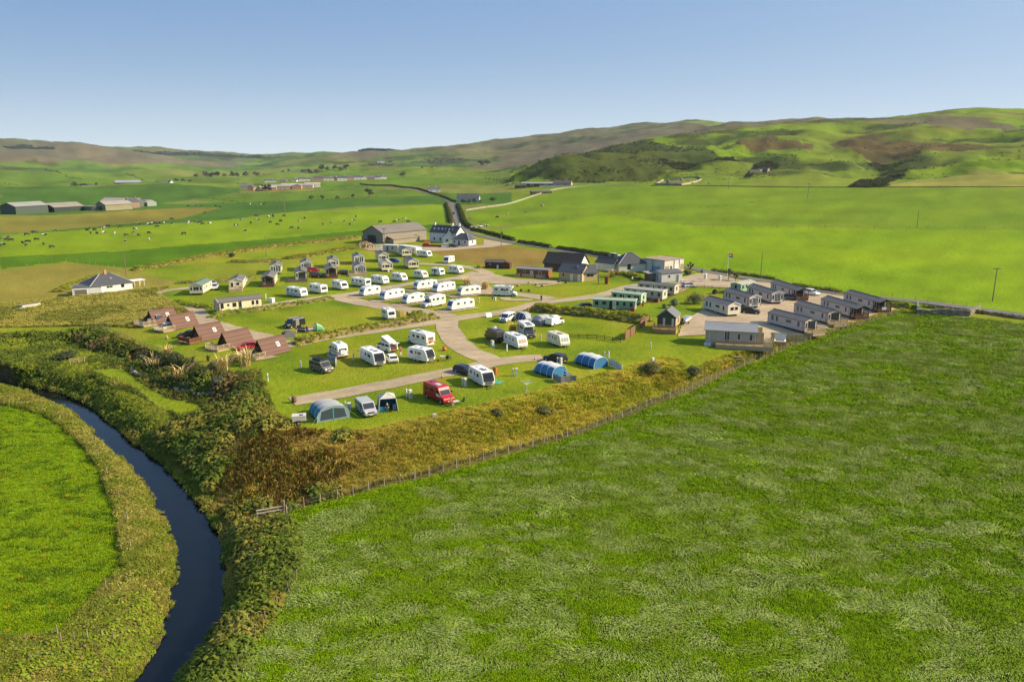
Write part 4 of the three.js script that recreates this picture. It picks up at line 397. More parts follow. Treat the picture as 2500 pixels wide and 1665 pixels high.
function vehicleBits(t, S, col, opt = {}) {
  const l = S.L / 2, w = S.W / 2, rear = curve(S.rear), nose = curve(S.nose), pb = paint(col);
  part(t, 'body', ext([...rear, ...nose, [l - 0.25, 0.3], [-l + 0.25, 0.3]], S.W, 0.1), pb);
  part(t, 'windscreen', band(clip(nose, ...S.ws), S.W * 0.84), M('#30383e', 0.08));
  part(t, 'bumper', [B(0.22, 0.34, S.W * 0.94, l - 0.14, 0.5, 0)], opt.bumper ?? M('#2a2b2d', 0.6));
  part(t, 'bumper', [B(0.16, 0.26, S.W * 0.94, -l + 0.08, 0.46, 0)], opt.bumper ?? M('#2a2b2d', 0.6));
  part(t, 'grille', [B(0.06, 0.16, S.W * 0.5, l - 0.06, 0.78, 0)], black);
  part(t, 'number_plate', [B(0.02, 0.11, 0.5, l - 0.01, 0.47, 0)], white);
  part(t, 'number_plate', [B(0.02, 0.11, 0.5, -l - 0.012, 0.6, 0)], M('#c9b23a', 0.5));
  part(t, 'rear_window', [B(0.05, S.h, S.W * 0.7, -l + 0.1, S.y, 0)], glass);
  for (const s of [-1, 1]) {
    const zz = s * (w + 0.004);
    if (!opt.panel) S.win.forEach(([px, pw]) => part(t, 'side_window', B(pw, S.h, 0.03, px, S.y, zz), glass));
    part(t, 'cab_window', ext([[S.dr - 0.42, S.y - S.h / 2], [S.dr - 0.42, S.y + S.h / 2], [S.dr + 0.05, S.y + S.h / 2], [S.dr + 0.5, S.y - S.h / 2]], 0.03).translate(0, 0, zz), glass);
    part(t, 'wing_mirror', [B(0.16, 0.26, 0.22, S.dr + 0.45, S.y - 0.15, s * (w + 0.14))], black);
    part(t, 'headlight', [B(0.3, 0.2, 0.3, l - 0.24, 0.86, s * (w - 0.22), s * 0.35)], M('#d8dde0', 0.1));
    part(t, 'tail_lamp', [B(0.06, 0.5, 0.13, -l + 0.05, 1.05, s * (w - 0.12))], M('#8e1c18', 0.3));
    part(t, 'door_seam', [B(0.02, 1.05, 0.012, S.dr - 0.55, 0.95, zz), B(S.L - 0.7, 0.03, 0.012, -0.2, 0.82, zz)], black);
    for (const px of [l - 0.95, -l + 1.1]) { wheel(t, px, s * (w - 0.12), 0.34, 0.24); part(t, 'wheel_arch', [CY(0.42, 0.42, 0.03, px, 0.36, s * (w - 0.012), 'z', 14)], black); }
  }
}
function van([x, z, hd, kind, col, label]) {
  const t = thing('camper_van', label, 'van', x, z, hd);
  if (kind === 'ducato' || kind === 'ducatog') {
    vehicleBits(t, vanShape.ducato, col, { bumper: M('#26272a', 0.6) });
    part(t, 'roof_panel', [B(1.1, 0.06, 0.8, 0.1, 2.57, 0.1)], M('#b9c0c6', 0.15)); part(t, 'roof_vent', [B(0.6, 0.12, 0.55, -1.8, 2.57, 0)], M('#4a4e52', 0.3));
    if (kind === 'ducato') for (const s of [-1, 1]) part(t, 'white_cab_panel', ext([[0.95, 1.05], [0.95, 1.5], [1.5, 1.48], [2.2, 1.1]], 0.02).translate(0, 0, s * 1.032), white);
    else { part(t, 'roof_aerial', [bar([-0.5, 2.5, 0], [-0.5, 2.9, 0], 0.05), B(0.4, 0.06, 0.3, -0.5, 2.92, 0, 0, 0.4)], white); part(t, 'rear_ladder', [bar([-3.05, 1, 0.5], [-3.0, 2.5, 0.5]), bar([-3.05, 1, 0.85], [-3.0, 2.5, 0.85]), ...[1.2, 1.55, 1.9, 2.25].map((y) => bar([-3.03, y, 0.5], [-3.03, y, 0.85], 0.03))], chrome); part(t, 'bike_rack', [B(0.3, 0.06, 1.2, -3.2, 0.95, -0.1)], black); }
    return;
  }
  if (kind === 'oldcamper') {
    const S = { L: 5.4, W: 2.0, rear: [[-2.65, 0.4], [-2.68, 1.0], [-2.5, 2.0], [-2.3, 2.55], [-2.0, 2.68]], nose: [[0.7, 2.7], [1.15, 2.55], [1.4, 2.1], [1.85, 1.35], [2.5, 1.15], [2.7, 0.8], [2.66, 0.4]], ws: [1.42, 2.05], y: 1.75, h: 0.48, win: [[-1.4, 0.9], [-0.1, 0.8]], dr: 1.15 };
    vehicleBits(t, S, col); for (const s of [-1, 1]) part(t, 'side_stripe', [B(4.6, 0.12, 0.014, -0.2, 1.2, s * 1.008), B(4.6, 0.04, 0.014, -0.2, 1.05, s * 1.008)], M('#4a4148', 0.6));
    part(t, 'roof_hatch', [B(0.8, 0.08, 0.6, -0.4, 2.74, 0)], M('#3f5570', 0.25)); part(t, 'roof_hatch', [B(0.5, 0.12, 0.5, -1.6, 2.72, 0)], white); part(t, 'roof_hatch', [B(0.3, 0.1, 0.3, 0.5, 2.74, 0)], white);
    part(t, 'storage_box', [B(0.35, 0.8, 0.9, -2.72, 1.35, -0.1)], M('#d8d8d4', 0.5)); return;
  }
  vehicleBits(t, vanShape.van, col, { bumper: kind === 'van' && col !== '#15161a' ? M('#505254', 0.6) : undefined, panel: kind === 'vanbox' });
  if (kind === 'boxvan') part(t, 'roof_box', [B(2.4, 0.16, 1.5, -0.5, 2.05, 0), B(2.2, 0.12, 1.3, -0.5, 2.18, 0), B(2.0, 0.1, 0.3, -0.5, 2.28, -0.3), B(2.0, 0.1, 0.3, -0.5, 2.28, 0.3)], M('#26282b', 0.5));
  if (kind === 'poptop') {
    part(t, 'raised_roof', ext([[-2.0, 1.98], [-2.05, 2.06], [0.78, 2.98], [0.82, 2.9]].map((p) => [p[0] - 0.1, p[1] + 0.02]), 1.55), paint(col === '#22303f' ? '#8b939b' : col));
    part(t, 'roof_canvas', ext([[-1.9, 1.97], [0.62, 2.86], [0.62, 1.97]], 1.4), cloth(col === '#22303f' ? '#55585c' : '#b9b6ae'));
    if (col !== '#22303f') { part(t, 'open_tailgate', [B(1.05, 0.07, 1.5, -2.85, 2.02, 0, 0, -0.12), B(0.5, 0.05, 1.2, -2.75, 2.08, 0, 0, -0.12)], paint(col)); part(t, 'luggage', [B(0.3, 0.5, 1.3, -2.4, 0.95, 0), B(0.3, 0.3, 0.5, -2.45, 1.3, 0.3)], M('#6b2a24', 0.8)); part(t, 'boot_opening', [B(0.06, 1.1, 1.45, -2.44, 1.28, 0)], M('#77736c', 0.9)); }
  }
  if (kind === 'vanbox') part(t, 'roof_pod', [ext(curve([[-1.0, 1.98], [-0.95, 2.2], [-0.2, 2.32], [0.55, 2.24], [0.85, 1.98]]), 1.0, 0.1)], white);
  if (col === '#15161a') { for (const s of [1, -1]) { const d = part(t, 'sliding_door', [B(1.15, 1.35, 0.06, -1.35, 1.1, s * 1.03)], paint(col)); part(d, 'door_window', [B(0.95, 0.45, 0.08, -1.35, 1.5, s * 1.03)], glass); part(t, 'door_opening', [B(0.95, 1.35, 0.03, -0.2, 1.1, s * 0.965)], M('#75757a', 0.9)); } part(t, 'roof_rail', [B(3.0, 0.06, 0.06, -0.6, 2.0, 0.75), B(3.0, 0.06, 0.06, -0.6, 2.0, -0.75)], M('#aab4bd', 0.4)); }
  if (col === '#dfe3e6') part(t, 'bonnet_stripe', [band(clip(curve(vanShape.van.nose), 0.62, 1.12), 0.3, 0.012).translate(0, 0, 0.28), band(clip(curve(vanShape.van.nose), 0.62, 1.12), 0.3, 0.012).translate(0, 0, -0.28)], M('#1b2644', 0.5));
}
D.VN.forEach(van);
D.MH.forEach(([x, z, hd, kind, k, label]) => {
  const t = thing('motorhome', label, 'motorhome', x, z, hd), a = kind === 'aclass', cab = k.cab ? '#4c5258' : '#dedfdb';
  const L = 6.6, l = L / 2, W = 2.28, w = W / 2;
  const nose = curve(a ? [[1.9, 2.82], [2.25, 2.6], [2.45, 1.5], [2.5, 0.9]] : [[1.55, 2.86], [2.1, 2.72], [2.2, 2.35], [1.6, 2.05], [1.6, 1.0]]);
  part(t, 'coach_body', ext([[-l + 0.06, 0.5], [-l, 1.0], [-l + 0.03, 2.5], [-l + 0.2, 2.78], [-l + 0.5, 2.84], ...nose, [1.5, 0.42], [-l + 0.3, 0.42]], W, 0.08), paint('#dcddd9'));
  const cn = curve([[1.4, 2.06], [1.75, 2.0], [2.4, 1.28], [3.05, 1.02], [3.3, 0.75], [3.26, 0.34]]);
  part(t, 'cab', ext([[1.4, 0.34], ...cn], 2.0, 0.1), paint(cab));
  part(t, 'windscreen', band(clip(cn, 1.32, 1.94), 1.7), M('#2c343b', 0.08));
  part(t, 'grille', [B(0.08, 0.3, 1.1, 3.28, 0.72, 0)], black); part(t, 'bumper', [B(0.24, 0.32, 1.95, 3.2, 0.46, 0)], k.cab ? M('#3d4246', 0.5) : M('#c6c8c6', 0.5)); part(t, 'number_plate', [B(0.02, 0.11, 0.5, 3.33, 0.48, 0)], white);
  part(t, 'roof_hatch', [B(0.9, 0.08, 0.8, -1.2, 2.88, 0)], white); part(t, 'solar_panel', [B(1.1, 0.05, 0.9, 0.6, 2.89, 0)], M('#23282e', 0.15)); part(t, 'roof_hatch', [B(0.45, 0.12, 0.45, -2.4, 2.86, 0.3)], white);
  if (!a) part(t, 'overcab_window', [B(0.5, 0.06, 1.1, 1.86, 2.83, 0, 0, -0.2)], M('#2a3036', 0.1));
  part(t, 'rear_wall_window', [B(0.05, 0.5, 1.2, -l - 0.01, 1.8, 0)], amber);
  for (const s of [-1, 1]) {
    for (const [px, pw] of [[-2.3, 0.8], [-0.6, 0.75], [0.75, 0.6]]) { const g = part(t, 'side_window', B(pw, 0.5, 0.03, px, 1.95, s * (w + 0.006)), px < -1 ? amber : glass); part(g, 'frame', frameZ(px, 1.95, pw, 0.5, s * (w + 0.006), 0.05, 0.04), M('#3a3d40', 0.5)); }
    part(t, 'side_stripe', [B(1.6, 0.06, 0.016, -1.9, 1.3, s * w, 0, 0.14), B(1.5, 0.06, 0.016, -0.5, 1.38, s * w, 0, -0.1), B(1.0, 0.1, 0.016, 0.7, 1.1, s * w, 0, -0.3)], M('#6e7479', 0.5));
    part(t, 'cab_window', ext([[1.68, 1.36], [1.68, 1.84], [1.85, 1.84], [2.25, 1.36]], 0.03).translate(0, 0, s * 1.004), glass);
    part(t, 'wing_mirror', [B(0.16, 0.3, 0.24, 2.3, 1.45, s * 1.16)], black);
    part(t, 'headlight', [B(0.3, 0.22, 0.3, 3.06, 0.86, s * 0.78, s * 0.35)], M('#d8dde0', 0.1));
    part(t, 'tail_lamp', [B(0.05, 0.4, 0.16, -l - 0.005, 0.9, s * 0.95)], M('#8e1c18', 0.3));
    part(t, 'skirt', [B(3.4, 0.24, 0.04, -0.6, 0.42, s * (w - 0.04))], M('#b9bbb9', 0.5));
    for (const px of [2.35, -1.55]) { wheel(t, px, s * 0.88, 0.35, 0.26); part(t, 'wheel_arch', [CY(0.43, 0.43, 0.03, px, 0.38, s * (px > 0 ? 0.99 : w - 0.03), 'z', 14)], black); }
  }
  const d = part(t, 'habitation_door', [B(0.6, 1.7, 0.03, 0.05, 1.35, w + 0.002)], M('#cfd0cd', 0.5)); part(d, 'door_window', [B(0.35, 0.5, 0.04, 0.05, 1.8, w + 0.004)], glass);
  if (a) { part(t, 'rear_rack', [bar([-l - 0.15, 0.9, 0.7], [-l - 0.15, 2.3, 0.7]), bar([-l - 0.15, 0.9, -0.7], [-l - 0.15, 2.3, -0.7]), bar([-l - 0.15, 1.5, 0.7], [-l - 0.15, 1.5, -0.7]), bar([-l - 0.15, 2.3, 0.7], [-l - 0.15, 2.3, -0.7])], chrome); part(t, 'marker_board', [B(0.04, 0.5, 0.5, -l - 0.2, 1.25, -0.1), B(0.04, 0.3, 0.3, -l - 0.2, 1.3, 0.45)], M('#b8562a', 0.7)); }
  if (k.cab) part(t, 'black_bonnet_trim', [B(0.5, 0.03, 1.2, 2.75, 1.16, 0, 0, -0.38)], black);
});
// ---------------------------------------------------------------- cars
const carShape = {
  hatch: { L: 4.0, W: 1.75, low: [[-1.98, 0.28], [-2.0, 0.7], [-1.92, 0.98], [-0.2, 0.96], [0.95, 0.92], [1.75, 0.76], [1.98, 0.58], [1.95, 0.28]], cab: [[-1.88, 0.94], [-1.62, 1.36], [-1.2, 1.46], [-0.1, 1.44], [0.3, 1.34], [1.0, 0.9]] },
  estate: { L: 4.5, W: 1.8, low: [[-2.22, 0.28], [-2.25, 0.75], [-2.18, 0.98], [-0.2, 0.96], [1.0, 0.92], [1.95, 0.78], [2.22, 0.58], [2.2, 0.28]], cab: [[-2.1, 0.95], [-1.85, 1.34], [-1.5, 1.45], [-0.1, 1.46], [0.35, 1.36], [1.1, 0.9]] },
  suv: { L: 4.5, W: 1.88, low: [[-2.22, 0.36], [-2.25, 0.85], [-2.18, 1.12], [-0.2, 1.1], [1.0, 1.06], [1.95, 0.95], [2.22, 0.7], [2.2, 0.36]], cab: [[-2.12, 1.08], [-1.95, 1.52], [-1.6, 1.66], [-0.1, 1.67], [0.35, 1.56], [1.0, 1.04]] },
};
const carProto = {};
D.CR.forEach(([x, z, hd, kind, col, label]) => {
  const S = carShape[kind], key = kind + col;
  if (carProto[key]) { copyOf(carProto[key], 'parked_car', label, x, z, hd, 'cars parked on the site'); return; }
  const t = carProto[key] = thing('parked_car', label, 'car', x, z, hd, 'cars parked on the site'), l = S.L / 2, w = S.W / 2, pb = paint(col), cab = curve(S.cab);
  part(t, 'body', ext([...curve(S.low), [l - 0.2, 0.24], [-l + 0.2, 0.24]], S.W, 0.12), pb);
  part(t, 'windows', ext(cab, S.W * 0.86, 0.1), glass);
  part(t, 'roof', band(cab.filter((p) => p[1] > (kind === 'suv' ? 1.55 : 1.35)), S.W * 0.78, 0.012), pb);
  for (const s of [-1, 1]) {
    part(t, 'window_pillar', [bar([cab[2][0], cab[2][1], s * w * 0.84], [S.cab[1][0], S.cab[1][1], s * w * 0.8], 0.1), bar([-0.35, S.cab[0][1], s * w * 0.87], [-0.4, S.cab[3][1] - 0.04, s * w * 0.8], 0.08), bar([S.cab[5][0] - 0.05, S.cab[5][1] + 0.03, s * w * 0.84], [S.cab[4][0], S.cab[4][1], s * w * 0.8], 0.07)], pb);
    part(t, 'headlight', [B(0.28, 0.14, 0.34, l - 0.2, S.cab[5][1] - 0.26, s * (w - 0.26), s * 0.3)], M('#d8dde0', 0.1));
    part(t, 'tail_lamp', [B(0.12, 0.2, 0.3, -l + 0.07, S.cab[0][1] - 0.14, s * (w - 0.2))], M('#8e1c18', 0.3));
    part(t, 'wing_mirror', [B(0.14, 0.14, 0.18, 0.75, S.cab[5][1] + 0.1, s * (w + 0.06))], pb);
    for (const px of [l - 0.8, -l + 0.8]) { wheel(t, px, s * (w - 0.11), kind === 'suv' ? 0.36 : 0.31, 0.21); part(t, 'wheel_arch', [CY(kind === 'suv' ? 0.43 : 0.38, 0.36, 0.03, px, 0.34, s * (w - 0.02), 'z', 14)], black); }
  }
  part(t, 'bumper', [B(0.14, 0.2, S.W * 0.86, l - 0.06, 0.42, 0)], M('#2a2b2d', 0.6)); part(t, 'bumper', [B(0.12, 0.2, S.W * 0.86, -l + 0.05, 0.45, 0)], M('#2a2b2d', 0.6));
  part(t, 'number_plate', [B(0.02, 0.11, 0.5, l + 0.02, 0.46, 0)], white); part(t, 'number_plate', [B(0.02, 0.11, 0.5, -l - 0.02, 0.6, 0)], M('#c9b23a', 0.5));
  if (label.includes('roof box')) part(t, 'roof_box', [ext(curve([[-1.4, 1.5], [-1.35, 1.75], [-0.4, 1.85], [0.35, 1.72], [0.5, 1.5]]), 0.8, 0.08)], M('#a9adb0', 0.4));
});
// ---------------------------------------------------------------- static homes and lodges
const WALL = { cream: '#e2d7b6', cream2: '#e0d8c0', cream3: '#c3c3ae', grey: '#cdc4ba', green: '#86b08c', green2: '#a3c1a0', beige: '#c2b8a6' };
const ROOF = { dark: '#6a6966', green: '#647c70', pale: '#a8a89c', mint: '#9db295' };
function gableRoof(t, L, W, y, rise, over, mat, name = 'roof', th = 0.1, ridge) {
  const s = Math.atan2(rise, W / 2), len = Math.hypot(W / 2 + over, (W / 2 + over) * rise / (W / 2));
  const g = []; for (const k of [-1, 1]) { const b = new THREE.BoxGeometry(L + 2 * over, th, len); b.translate(0, 0, len / 2); b.rotateX(s); b.translate(0, y + rise + th * 0.6, 0); if (k < 0) b.rotateY(Math.PI); g.push(strip(b)); }
  const r = part(t, name, g, mat); if (ridge) part(r, 'ridge', [B(L + 2 * over + 0.02, 0.07, 0.22, 0, y + rise + th * 1.15, 0)], ridge); return r;
}
const gableWall = (L, W, y0, y1, rise, th) => ext([[-W / 2, y0], [W / 2, y0], [W / 2, y1], [0, y1 + rise], [-W / 2, y1]], L).rotateY(Math.PI / 2);
// balustrade along a run of points (local x,z) at height y: rails, spindles, posts
function balustrade(t, pts, y, mat, h = 1.0, gap = 0.22, solid) {
  for (let i = 0; i < pts.length - 1; i++) {
    const [a, b] = [pts[i], pts[i + 1]], l = Math.hypot(b[0] - a[0], b[1] - a[1]), n = Math.max(2, Math.round(l / gap)), yaw = -Math.atan2(b[1] - a[1], b[0] - a[0]), P = (k) => [a[0] + (b[0] - a[0]) * k, a[1] + (b[1] - a[1]) * k], m = P(0.5);
    const r = part(t, 'balustrade', [B(l, 0.07, 0.09, m[0], y + h, m[1], yaw), B(l, 0.06, 0.06, m[0], y + 0.14, m[1], yaw)], mat);
    const sp = []; for (let k = 1; k < n; k++) { const p = P(k / n); sp.push(B(solid ? l / n - 0.03 : 0.06, h - 0.2, 0.04, p[0], y + 0.1 + h / 2, p[1], yaw)); }
    const s = part(r, 'spindles', sp, mat); s.userData.kind = 'stuff';
    const np = Math.max(1, Math.round(l / 1.8)); for (let k = i ? 1 : 0; k <= np; k++) { const p = P(k / np); part(r, 'post', [B(0.1, h + 0.1, 0.1, p[0], y + h / 2 + 0.05, p[1], yaw)], mat); }
  }
}
function deckBoards(t, x0, x1, z0, z1, y, mat, under) {
  const n = Math.max(2, Math.round((z1 - z0) / 0.3)), g = []; for (let i = 0; i < n; i++) g.push(B(x1 - x0, 0.06, (z1 - z0) / n - 0.015, (x0 + x1) / 2, y - 0.03, z0 + (i + 0.5) * (z1 - z0) / n));
  const d = part(t, 'deck', g, mat); d.userData.kind = 'stuff';
  part(t, 'deck_skirt', [B(x1 - x0 - 0.1, y - 0.06, 0.04, (x0 + x1) / 2, (y - 0.06) / 2, z0 + 0.05), B(x1 - x0 - 0.1, y - 0.06, 0.04, (x0 + x1) / 2, (y - 0.06) / 2, z1 - 0.05), B(0.04, y - 0.06, z1 - z0 - 0.1, x1 - 0.05, (y - 0.06) / 2, (z0 + z1) / 2)], under ?? mat);
}
D.SH.forEach(([x, z, hd, L, W, k, label]) => {
  const t = thing('static_caravan', label, k.W ? 'static caravan' : label.includes('lodge') ? 'lodge' : 'static caravan', x, z, hd), l = L / 2, w = W / 2, y0 = 0.55, y1 = 2.75, rise = k.flatroof ? 0.32 : 0.72;
  const wc = WALL[k.wall ?? 'cream'], wm = wallM(wc), rc = ROOF[k.roof ?? 'dark'], trim = k.trim === 'dark' ? M('#3d3a38', 0.6) : M('#c9c6bb', 0.6), fm = k.wall === 'grey' || !k.wall ? white : M('#8f938c', 0.6), dec = k.deck ? 1 : 0;
  part(t, 'wall', gableWall(L, W, y0, y1, rise, 0.1), wm);
  gableRoof(t, L, W, y1, rise, k.flatroof ? 0.12 : 0.16, roofM(rc), 'roof', 0.09, M(k.flatroof ? rc : '#3a3c40', 0.7));
  // horizontal cladding boards proud of the wall
  const clad = []; for (let y = y0 + 0.3; y < y1 - 0.1; y += 0.3) for (const s of [-1, 1]) clad.push(B(L - 0.12, 0.025, 0.02, 0, y, s * (w + 0.008)));
  part(t, 'cladding_lines', clad, wm).userData.kind = 'stuff';
  for (const s of [-1, 1]) for (const e of [-1, 1]) part(t, 'corner_trim', [B(0.12, y1 - y0, 0.12, e * (l - 0.04), (y0 + y1) / 2, s * (w - 0.04))], trim);
  for (const s of [-1, 1]) part(t, 'gutter', [B(L + 0.2, 0.1, 0.09, 0, y1 - 0.02, s * (w + 0.13))], k.flatroof ? M('#c5c9bd', 0.6) : trim);
  const fs = Math.atan2(rise, w), fl = Math.hypot(w + 0.12, rise);
  for (const s of [-1, 1]) part(t, 'bargeboard', [B(0.07, 0.16, fl, l + 0.15, y1 + rise / 2 + 0.03, s * (w / 2 + 0.03), 0, 0, s * fs)], k.trim === 'dark' && k.deck ? M('#4a4d50', 0.6) : white);
  part(t, 'chassis', [B(L - 0.6, 0.2, 0.12, 0, 0.45, 0.9), B(L - 0.6, 0.2, 0.12, 0, 0.45, -0.9), ...[-l + 0.8, 0, l - 0.8].map((px) => B(0.3, 0.36, W - 0.8, px, 0.18, 0))], M('#3a3a3a', 0.9));
  for (const s of [-1, 1]) wheel(t, -0.6, s * (w - 0.5), 0.3, 0.2, '#555555');
  // side windows and door
  const sw = k.flatroof ? [[-l + 1.0, 0.9, 1.0], [-l + 2.9, 1.0, 0.8], [0.9, 0.8, 0.9], [2.6, 0.7, 0.9], [l - 0.9, 0.9, 1.0]] : k.long ? [[-l + 1.2, 0.6, 1.0], [-l + 2.3, 0.6, 1.0], [1.6, 0.9, 1.0], [3.1, 0.5, 0.45], [l - 0.7, 0.7, 1.2]] : [[-l + 1.5, 0.55, 1.05], [-l + 2.9, 0.55, 1.05], [0.9, 1.5, 0.5], [l - 1.7, 0.55, 1.1]];
  for (const s of [-1, 1]) {
    for (const [px, pw, ph] of sw) if (Math.abs(px) < l - 0.4) winZ(t, px, 1.95 - (ph > 0.9 ? 0.08 : 0), pw, ph, s * (w + 0.015), k.trim === 'dark' ? M('#55504c', 0.6) : fm, k.wall === 'grey' ? glassB : glass);
    if (k.flatroof || k.long) { const d = part(t, 'door', [B(0.8, 1.95, 0.05, k.long ? 0.2 : -0.7, y0 + 1.0, s * (w + 0.012))], k.long ? M('#5c5f63', 0.4) : k.steps ? M('#2a2c30', 0.6) : white); part(d, 'door_window', [B(0.45, 1.2, 0.07, k.long ? 0.2 : -0.7, y0 + 1.25, s * (w + 0.012))], glass); if (k.steps) { part(t, 'open_door', [B(0.85, 1.9, 0.05, 0.15, y0 + 1.0, s * (w + 0.05))], white); part(t, 'door_pane', [B(0.5, 1.3, 0.06, 0.15, y0 + 1.15, s * (w + 0.06))], M('#9db4a4', 0.1)); } }  // with steps, the dark door panel paints in the unlit open doorway
    part(t, 'downpipe', [bar([l - 0.5, y0, s * (w + 0.06)], [l - 0.5, y1, s * (w + 0.06)], 0.07)], k.trim === 'dark' ? trim : white);
  }
  // front gable
  const fx = l + 0.015, F = k.front ?? (k.deck === 'porch' || k.deck === 'grey' ? 'glass' : k.flatroof ? 'single' : 'bay');
  if (F === 'french') { const g = winX(t, 0, 1.75, 1.7, 2.0, fx, white, glassB, 3); winX(t, w - 0.55, 1.85, 0.55, 1.2, fx, white); winX(t, -w + 0.55, 1.85, 0.55, 1.2, fx, white); }
  else if (F === 'tall') for (const q of [-1.15, -0.4, 0.4, 1.15]) winX(t, q, 1.8, 0.6, 1.7, fx, white, glassB);
  else if (F === 'bay') { winX(t, 0, 1.85, 1.5, 0.95, fx, white, glass, 1); winX(t, 1.3, 1.85, 0.55, 0.95, fx, white); winX(t, -1.3, 1.85, 0.55, 0.95, fx, white); if (label.includes('red-curt')) for (const q of [-0.7, 0.68]) part(t, 'curtain', [B(0.04, 0.85, 0.14, fx + 0.01, 1.85, q)], cloth('#8a2a22')); }
  else if (F === 'two') { winX(t, 0.62, 1.95, 1.0, 0.85, fx, white); winX(t, -0.62, 1.95, 1.0, 0.85, fx, white); }
  else if (F === 'one') { winX(t, -0.5, 1.95, 0.9, 0.8, fx, white); winX(t, 1.1, 1.7, 0.7, 1.3, fx, white); }
  else if (F === 'glass') { winX(t, -0.3, 1.7, 2.1, 2.05, fx, M('#4a4643', 0.5), M('#2b3238', 0.06), 2); winX(t, 1.25, 1.9, 0.6, 1.2, fx, white, glassB); }
  else winX(t, 0, 1.95, 0.7, 0.9, fx, M('#6b6f6a', 0.6));
  winX(t, 0, 1.95, 0.9, 0.8, -fx, fm);
  for (let i = 0; i < 2; i++) part(t, 'roof_vent', [CY(0.09, 0.09, 0.3, -l / 2 + i * l, y1 + rise * 0.62 + 0.2, (i ? 0.6 : -0.6))], M('#6b6e70', 0.6));
  // decks
  if (k.deck) {
    const dm = k.deck === 'pale' ? wood('#b9a480') : k.deck === 'grey' ? wood('#6b655e') : wood('#6a4a38'), dd = k.deck === 'pale' ? 2.6 : 2.1, x1 = l + 0.05 + dd, side = k.sidedeck || k.deck === 'grey' ? 2.2 : 0;
    deckBoards(t, l + 0.06, x1, -w, w + side, y0 + 0.02, dm);
    balustrade(t, [[l + 0.2, -w + 0.06], [x1 - 0.06, -w + 0.06], [x1 - 0.06, w + side - 0.06], [l + 0.2, w + side - 0.06]], y0, dm, 0.95, k.wall === 'grey' ? 0.16 : 0.2);
    if (k.deck === 'porch') {
      for (const s of [-1, 1]) part(t, 'porch_post', [B(0.12, y1 - y0, 0.12, x1 - 0.1, (y0 + y1) / 2, s * (w - 0.1))], dm);
      const pr = gableRoof(t, dd, W, y1, rise, 0.12, roofM(rc), 'porch_roof', 0.09); pr.position.x = l + 0.32 + dd / 2;
      part(t, 'porch_gable', [ext([[-w, y1], [w, y1], [0, y1 + rise]], 0.06).rotateY(Math.PI / 2).translate(x1 - 0.12, 0, 0)], k.wall ? M('#5a5450', 0.7) : dm);
    }
    part(t, 'deck_steps', [0, 1, 2].map((i) => B(0.9, 0.06, 0.26, x1 - 0.9, 0.14 + i * 0.16, w + side + 0.72 - i * 0.26)), dm);
    if (k.cloth) part(t, 'white_cloth', [B(0.03, 0.7, 1.2, x1, y0 + 0.62, 0.2)], cloth('#cfd3da'));
  } else if (!k.flatroof && !k.long) part(t, 'door_steps', [0, 1, 2].map((i) => B(1.0, 0.12, 0.28, 0.6, 0.1 + i * 0.17, w + 0.75 - i * 0.26)), wood('#a8977c'));
  if (k.steps) { part(t, 'brown_deck', [B(2.6, 0.08, 1.2, l - 2.2, 0.5, w + 0.65)], wood('#5d3a2c')); balustrade(t, [[l - 3.5, w + 1.2], [l - 0.9, w + 1.2], [l - 0.9, w + 0.1]], 0.45, wood('#6b4433'), 0.7, 0.4); }
  if (label.includes('gas bottle')) part(t, 'gas_bottle_box', [B(0.5, 0.75, 0.6, l + 0.4, 0.4, -0.3)], white);
});
